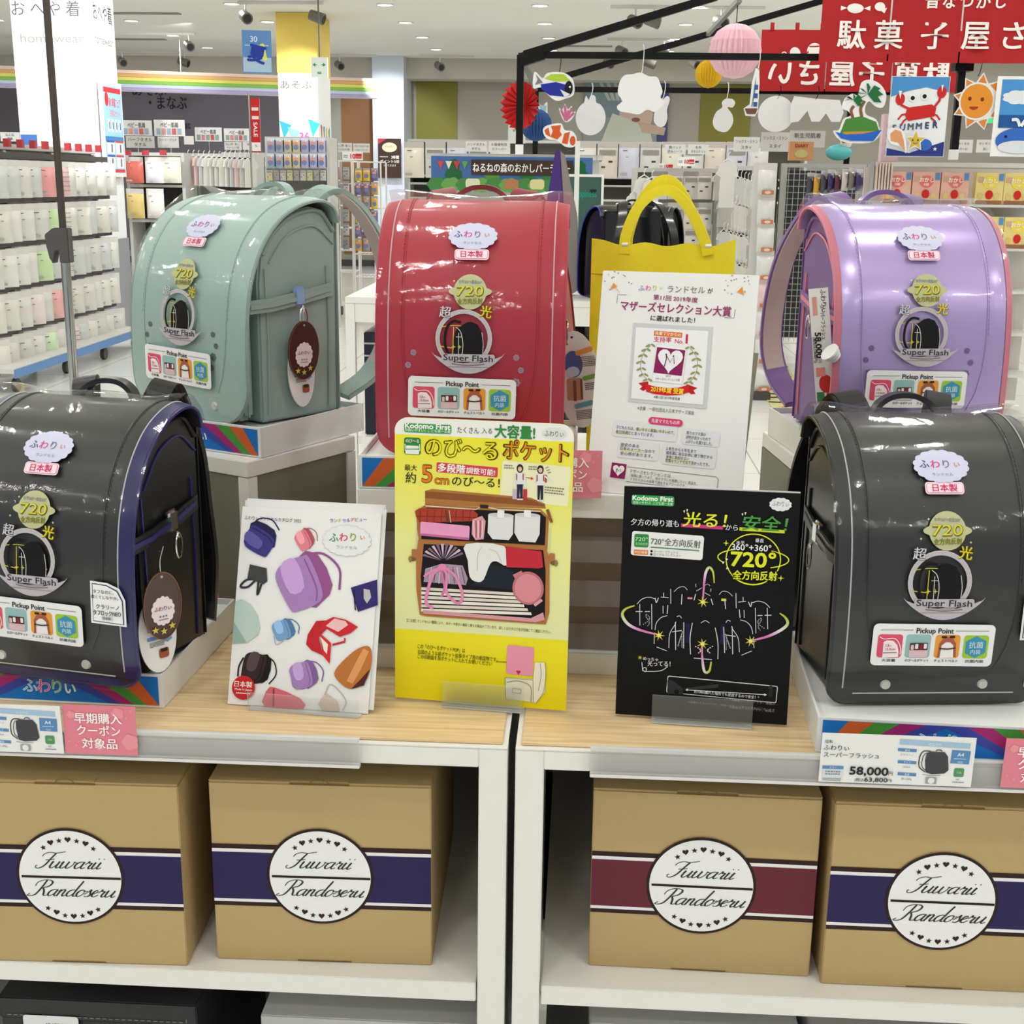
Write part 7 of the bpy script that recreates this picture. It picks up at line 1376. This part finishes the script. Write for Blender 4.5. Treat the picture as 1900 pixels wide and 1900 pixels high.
for k, (x, y) in enumerate(((1196, 330), (1210, 334), (1352, 300), (1180, 360))):
    p = at(x, y, 9.0); garment(('striped pale garment left of the printed sets', 'second pale garment left of the printed sets', 'white romper hanging high right of the printed sets', 'white towel-like garment at the rack edge')[k], p, R(20), .12, .3, (222, 222, 218), 'single garments on the middle rack')
for r in range(8):
    p = at(1424-r*1.0, 306+r*52+(r > 0)*3, 8.6); pack('garment_pack', '%s pack with orange label, %s from top beside the mesh rack' % (('pink' if r == 4 else 'white'), ordn[r].replace('nearest', 'first')), 'pack', p, R(10), .115, .19, (236, 204, 210) if r == 4 else (224, 224, 224), 'packs beside the mesh rack', style=3, d=.04)
a = at(1400, 302, 8.75); t = thing('hook_stand', 'slim white stand holding the orange-labelled packs', 'store shelf', (a.x, 8.75, 0)); box('stand_board', mat('white_stand', (214, 214, 210), .5), t, 0, 0, .05, .15, .02, a.z); box('foot', DK, t, -.02, -.2, 0, .17, .2, .049)
# low white cabinet rows under the racks

# ------------------------------------------------------------------ mesh rack
Ym = 10.2; a = at(1455, 303, Ym); b = at(1618, 303, Ym); w = b.x-a.x; h = a.z
t = thing('mesh_rack', 'silver framed wire mesh rack with bagged toys', 'mesh rack', (a.x, Ym, 0), R(4)); ALU = mat('aluminium', (190, 192, 190), .3, .7)
for x in (0, w): box('upright', ALU, t, x-.025, -.02, .05, x+.025, .02, h, .004)
box('top_bar', ALU, t, .026, -.012, h-.03, w-.026, .012, h)
m_ = MB()
for i in range(1, 16): m_.bar((w*i/16, 0, .2), (w*i/16, 0, h-.031), .004)
for i in range(1, 30): m_.bar((.026, -.003, h-.03-i*.046), (w-.026, -.003, h-.03-i*.046), .004)
m_.build('wire_mesh', mat('mesh_wire', (190, 194, 190), .4), t)['kind'] = 'stuff'
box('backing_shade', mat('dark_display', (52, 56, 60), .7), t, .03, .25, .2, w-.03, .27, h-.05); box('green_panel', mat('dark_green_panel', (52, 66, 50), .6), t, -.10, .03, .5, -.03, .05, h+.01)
for x in (0, w): MB().cyl((x, -.02, .04), (x, .02, .04), .04, 12).build('caster', DK, t, smooth=True)
rg = random.Random(4); CL = [(90, 40, 60), (70, 70, 84), (120, 116, 110), (190, 186, 176), (60, 50, 100), (206, 200, 196), (54, 140, 140), (210, 160, 60)]
for r in range(4):
    for i in range(8):
        p = at(1505+i*13, 322+r*66+rg.uniform(-3, 3)-i*1.5, Ym-.25); c = CL[rg.randrange(8)] if r < 1 else ((60, 66, 80), (70, 70, 72), (96, 96, 96), (48, 56, 64))[rg.randrange(4)]
        pack('toy_bag', '%s bagged toy, %s from left in the %s level on the mesh rack' % ('dark' if sum(c) < 330 else 'light', ORD[i], ORD[r]), 'toy pack', p, R(55), .12, .16, c, 'bagged toys on the mesh rack', head=(200, 198, 200), style=4, d=.03)
# things on top of the mesh rack
t = thing('craft_box', 'small orange craft box standing on the mesh rack', 'box', at(1486, 298, Ym+.1)); box('carton', mat('craft_orange', (206, 150, 100), .5), t, -.09, 0, 0, .09, .08, .14, .002); A = Art(None, 1); A.text('DIARY', 0, .11, .035, (170, 50, 50), 1, .04); A.ell(0, .05, .05, .03, (196, 190, 130), 1); A.build('printed_face', t, lambda u, v, d: (u, -.001-d*5, v))
p = at(1555, 298, Ym+.1); t = thing('balloon_toy', 'turquoise toy bird with red beak on the mesh rack', 'toy', p); MB().ball((0, 0, .06), .1, .05, .06).build('body', mat('turquoise_toy', (88, 186, 190), .4), t, smooth=True); MB().ball((.05, -.0, .13), .045, .04, .045).build('head', mat('white_toy', (226, 226, 220), .4), t, smooth=True); MB().ball((.03, -.03, .15), .022).build('beak', mat('toy_red', (206, 70, 50), .4), t, smooth=True)
# ------------------------------------------------------------------ candy shelf at the right
Yc = 7.9; a = at(1616, 300, Yc); w = at(1960, 300, Yc).x-a.x; h = a.z
t = thing('candy_shelf', 'pale slatted candy shelf unit behind the lilac bag', 'store shelf', (a.x, Yc, 0)); box('upright', ALU, t, 0, -.02, 0, .02, .02, h); box('top_rail', PALE, t, .021, -.03, h-.025, w, .02, h); box('back_board', mat('cream_backing', (206, 200, 196), .6), t, .021, .25, .1, w, .27, h-.03)
for k in range(6): box('shelf', PALE, t, .021, -.03, h-.25-k*.25, w, .249, h-.235-k*.25)
for i, x in enumerate((1670, 1724, 1778, 1843, 1896)):
    for k in range(2):
        yel = i > 2; p = at(x, 310+k*75, Yc-.05); z0 = h-.235-k*.25; t = thing('candy_box', '%s candy-shaped snack box, %s from left on the %s shelf behind the lilac bag' % ('yellow' if yel else 'pink', ORD[i], ('top', 'second')[k]), 'snack box', (p.x, Yc-.02, z0+.0005), group='snack boxes behind the lilac bag')
        box('carton', mat('snack_yellow', (226, 206, 130), .4) if yel else mat('snack_pink', (226, 176, 160), .4), t, -.08, 0, 0, .08, .06, .18, .001); A = Art(None, 1)
        A.ell(.0, .125, .04, .035, (236, 214, 70) if yel else (226, 116, 120), 1); A.rect(.062, .155, .026, .04, (90, 140, 200), 2); A.rect(-.055, .14, .03, .03, (206, 170, 140), 1); A.text('おかし', 0, .135, .03, (250, 240, 220), 3, .05); A.text('100', 0, .11, .022, (246, 236, 220), 3, .04); A.ell(0, .055, .022, .026, (200, 40, 36), 2); A.ell(-.05, .045, .016, .02, (216, 190, 120), 2); A.ell(.045, .045, .016, .02, (222, 196, 130), 2); A.rect(0, .012, .15, .02, (150, 100, 76), 2)
        A.build('printed_face', t, lambda u, v, d: (u, -.001-d*5, v))
t = thing('snack_stack', 'row of thin pale snack packets at the left end of the candy shelf', 'snack packets', at(1636, 352, Yc-.05))
for i in range(6): box('packet', mat('thin_snack', (214, 196, 186), .5), t, -.04+i*.017, 0, 0, -.03+i*.017, .05, .15)
t = thing('pink_tall_box', 'tall pale pink box standing on the candy shelf behind the crab poster', 'box', at(1650, 300, Yc+.05)); box('carton', mat('pale_pink_box', (222, 196, 204), .5), t, -.05, 0, 0, .05, .08, .27, .002)
A = Art(None, 1); [A.rect(0, .05+i*.05, .06, .02, (196, 140, 160), 1) for i in range(4)]; A.build('printed_face', t, lambda u, v, d: (u, -.001-d*5, v))
t = thing('exit_sign', 'small green lit exit sign behind the sun cutout', 'sign', at(1841, 228, 14)); box('light_box', mat('exit_green', (70, 200, 130), .4, emit=.6), t, -.05, 0, 0, .05, .05, .26)
# play mat
a0 = atz(1372, 668, .004); a1 = atz(1452, 665, .004); b1 = atz(1560, 830, .004); b0 = atz(1488, 838, .004)
t = thing('floor_mat', 'long pale yellow floor mat with dark and orange shapes near the mesh rack', 'floor mat', (0, 0, 0)); MB().add([a0, a1, b1, b0, a0-Vector((0, 0, .003)), a1-Vector((0, 0, .003)), b1-Vector((0, 0, .003)), b0-Vector((0, 0, .003))], [(0, 1, 2, 3), (0, 4, 5, 1), (1, 5, 6, 2), (2, 6, 7, 3), (3, 7, 4, 0)]).build('mat_sheet', mat('mat_yellow', (206, 200, 140), .7), t)
A = Art(None, 1); rg = random.Random(8)
for k in range(13):
    f_ = (k+.7)/13.5; l0 = a0.lerp(b0, f_); l1 = a1.lerp(b1, f_)
    for j in range(3):
        q = l0.lerp(l1, .18+.3*j); c = ((60, 40, 44), (206, 130, 60), (70, 60, 40), (150, 60, 60), (60, 70, 150))[rg.randrange(5)]
        (A.arc(q.x, q.y, .06, .08, .03, c, 1) if (k+j) % 3 == 0 else A.rect(q.x, q.y, .1, .035+.05*(j % 2), c, 1, rg.uniform(-25, 25), .01))
A.build('printed_shapes', t, lambda u, v, d: (u, v, .0055+d*4))
# side walls well outside the view keep the room closed
struct(box('wall_left', GREYW, None, -14.1, -4.5, 0, -14, 22.5, CEIL)); struct(box('wall_right', GREYW, None, 14, -4.5, 0, 14.1, 22.5, CEIL)); 
struct(box('baseboard_back', DK, None, -14, WB-.03, 0, 14, WB-.0005, .1))
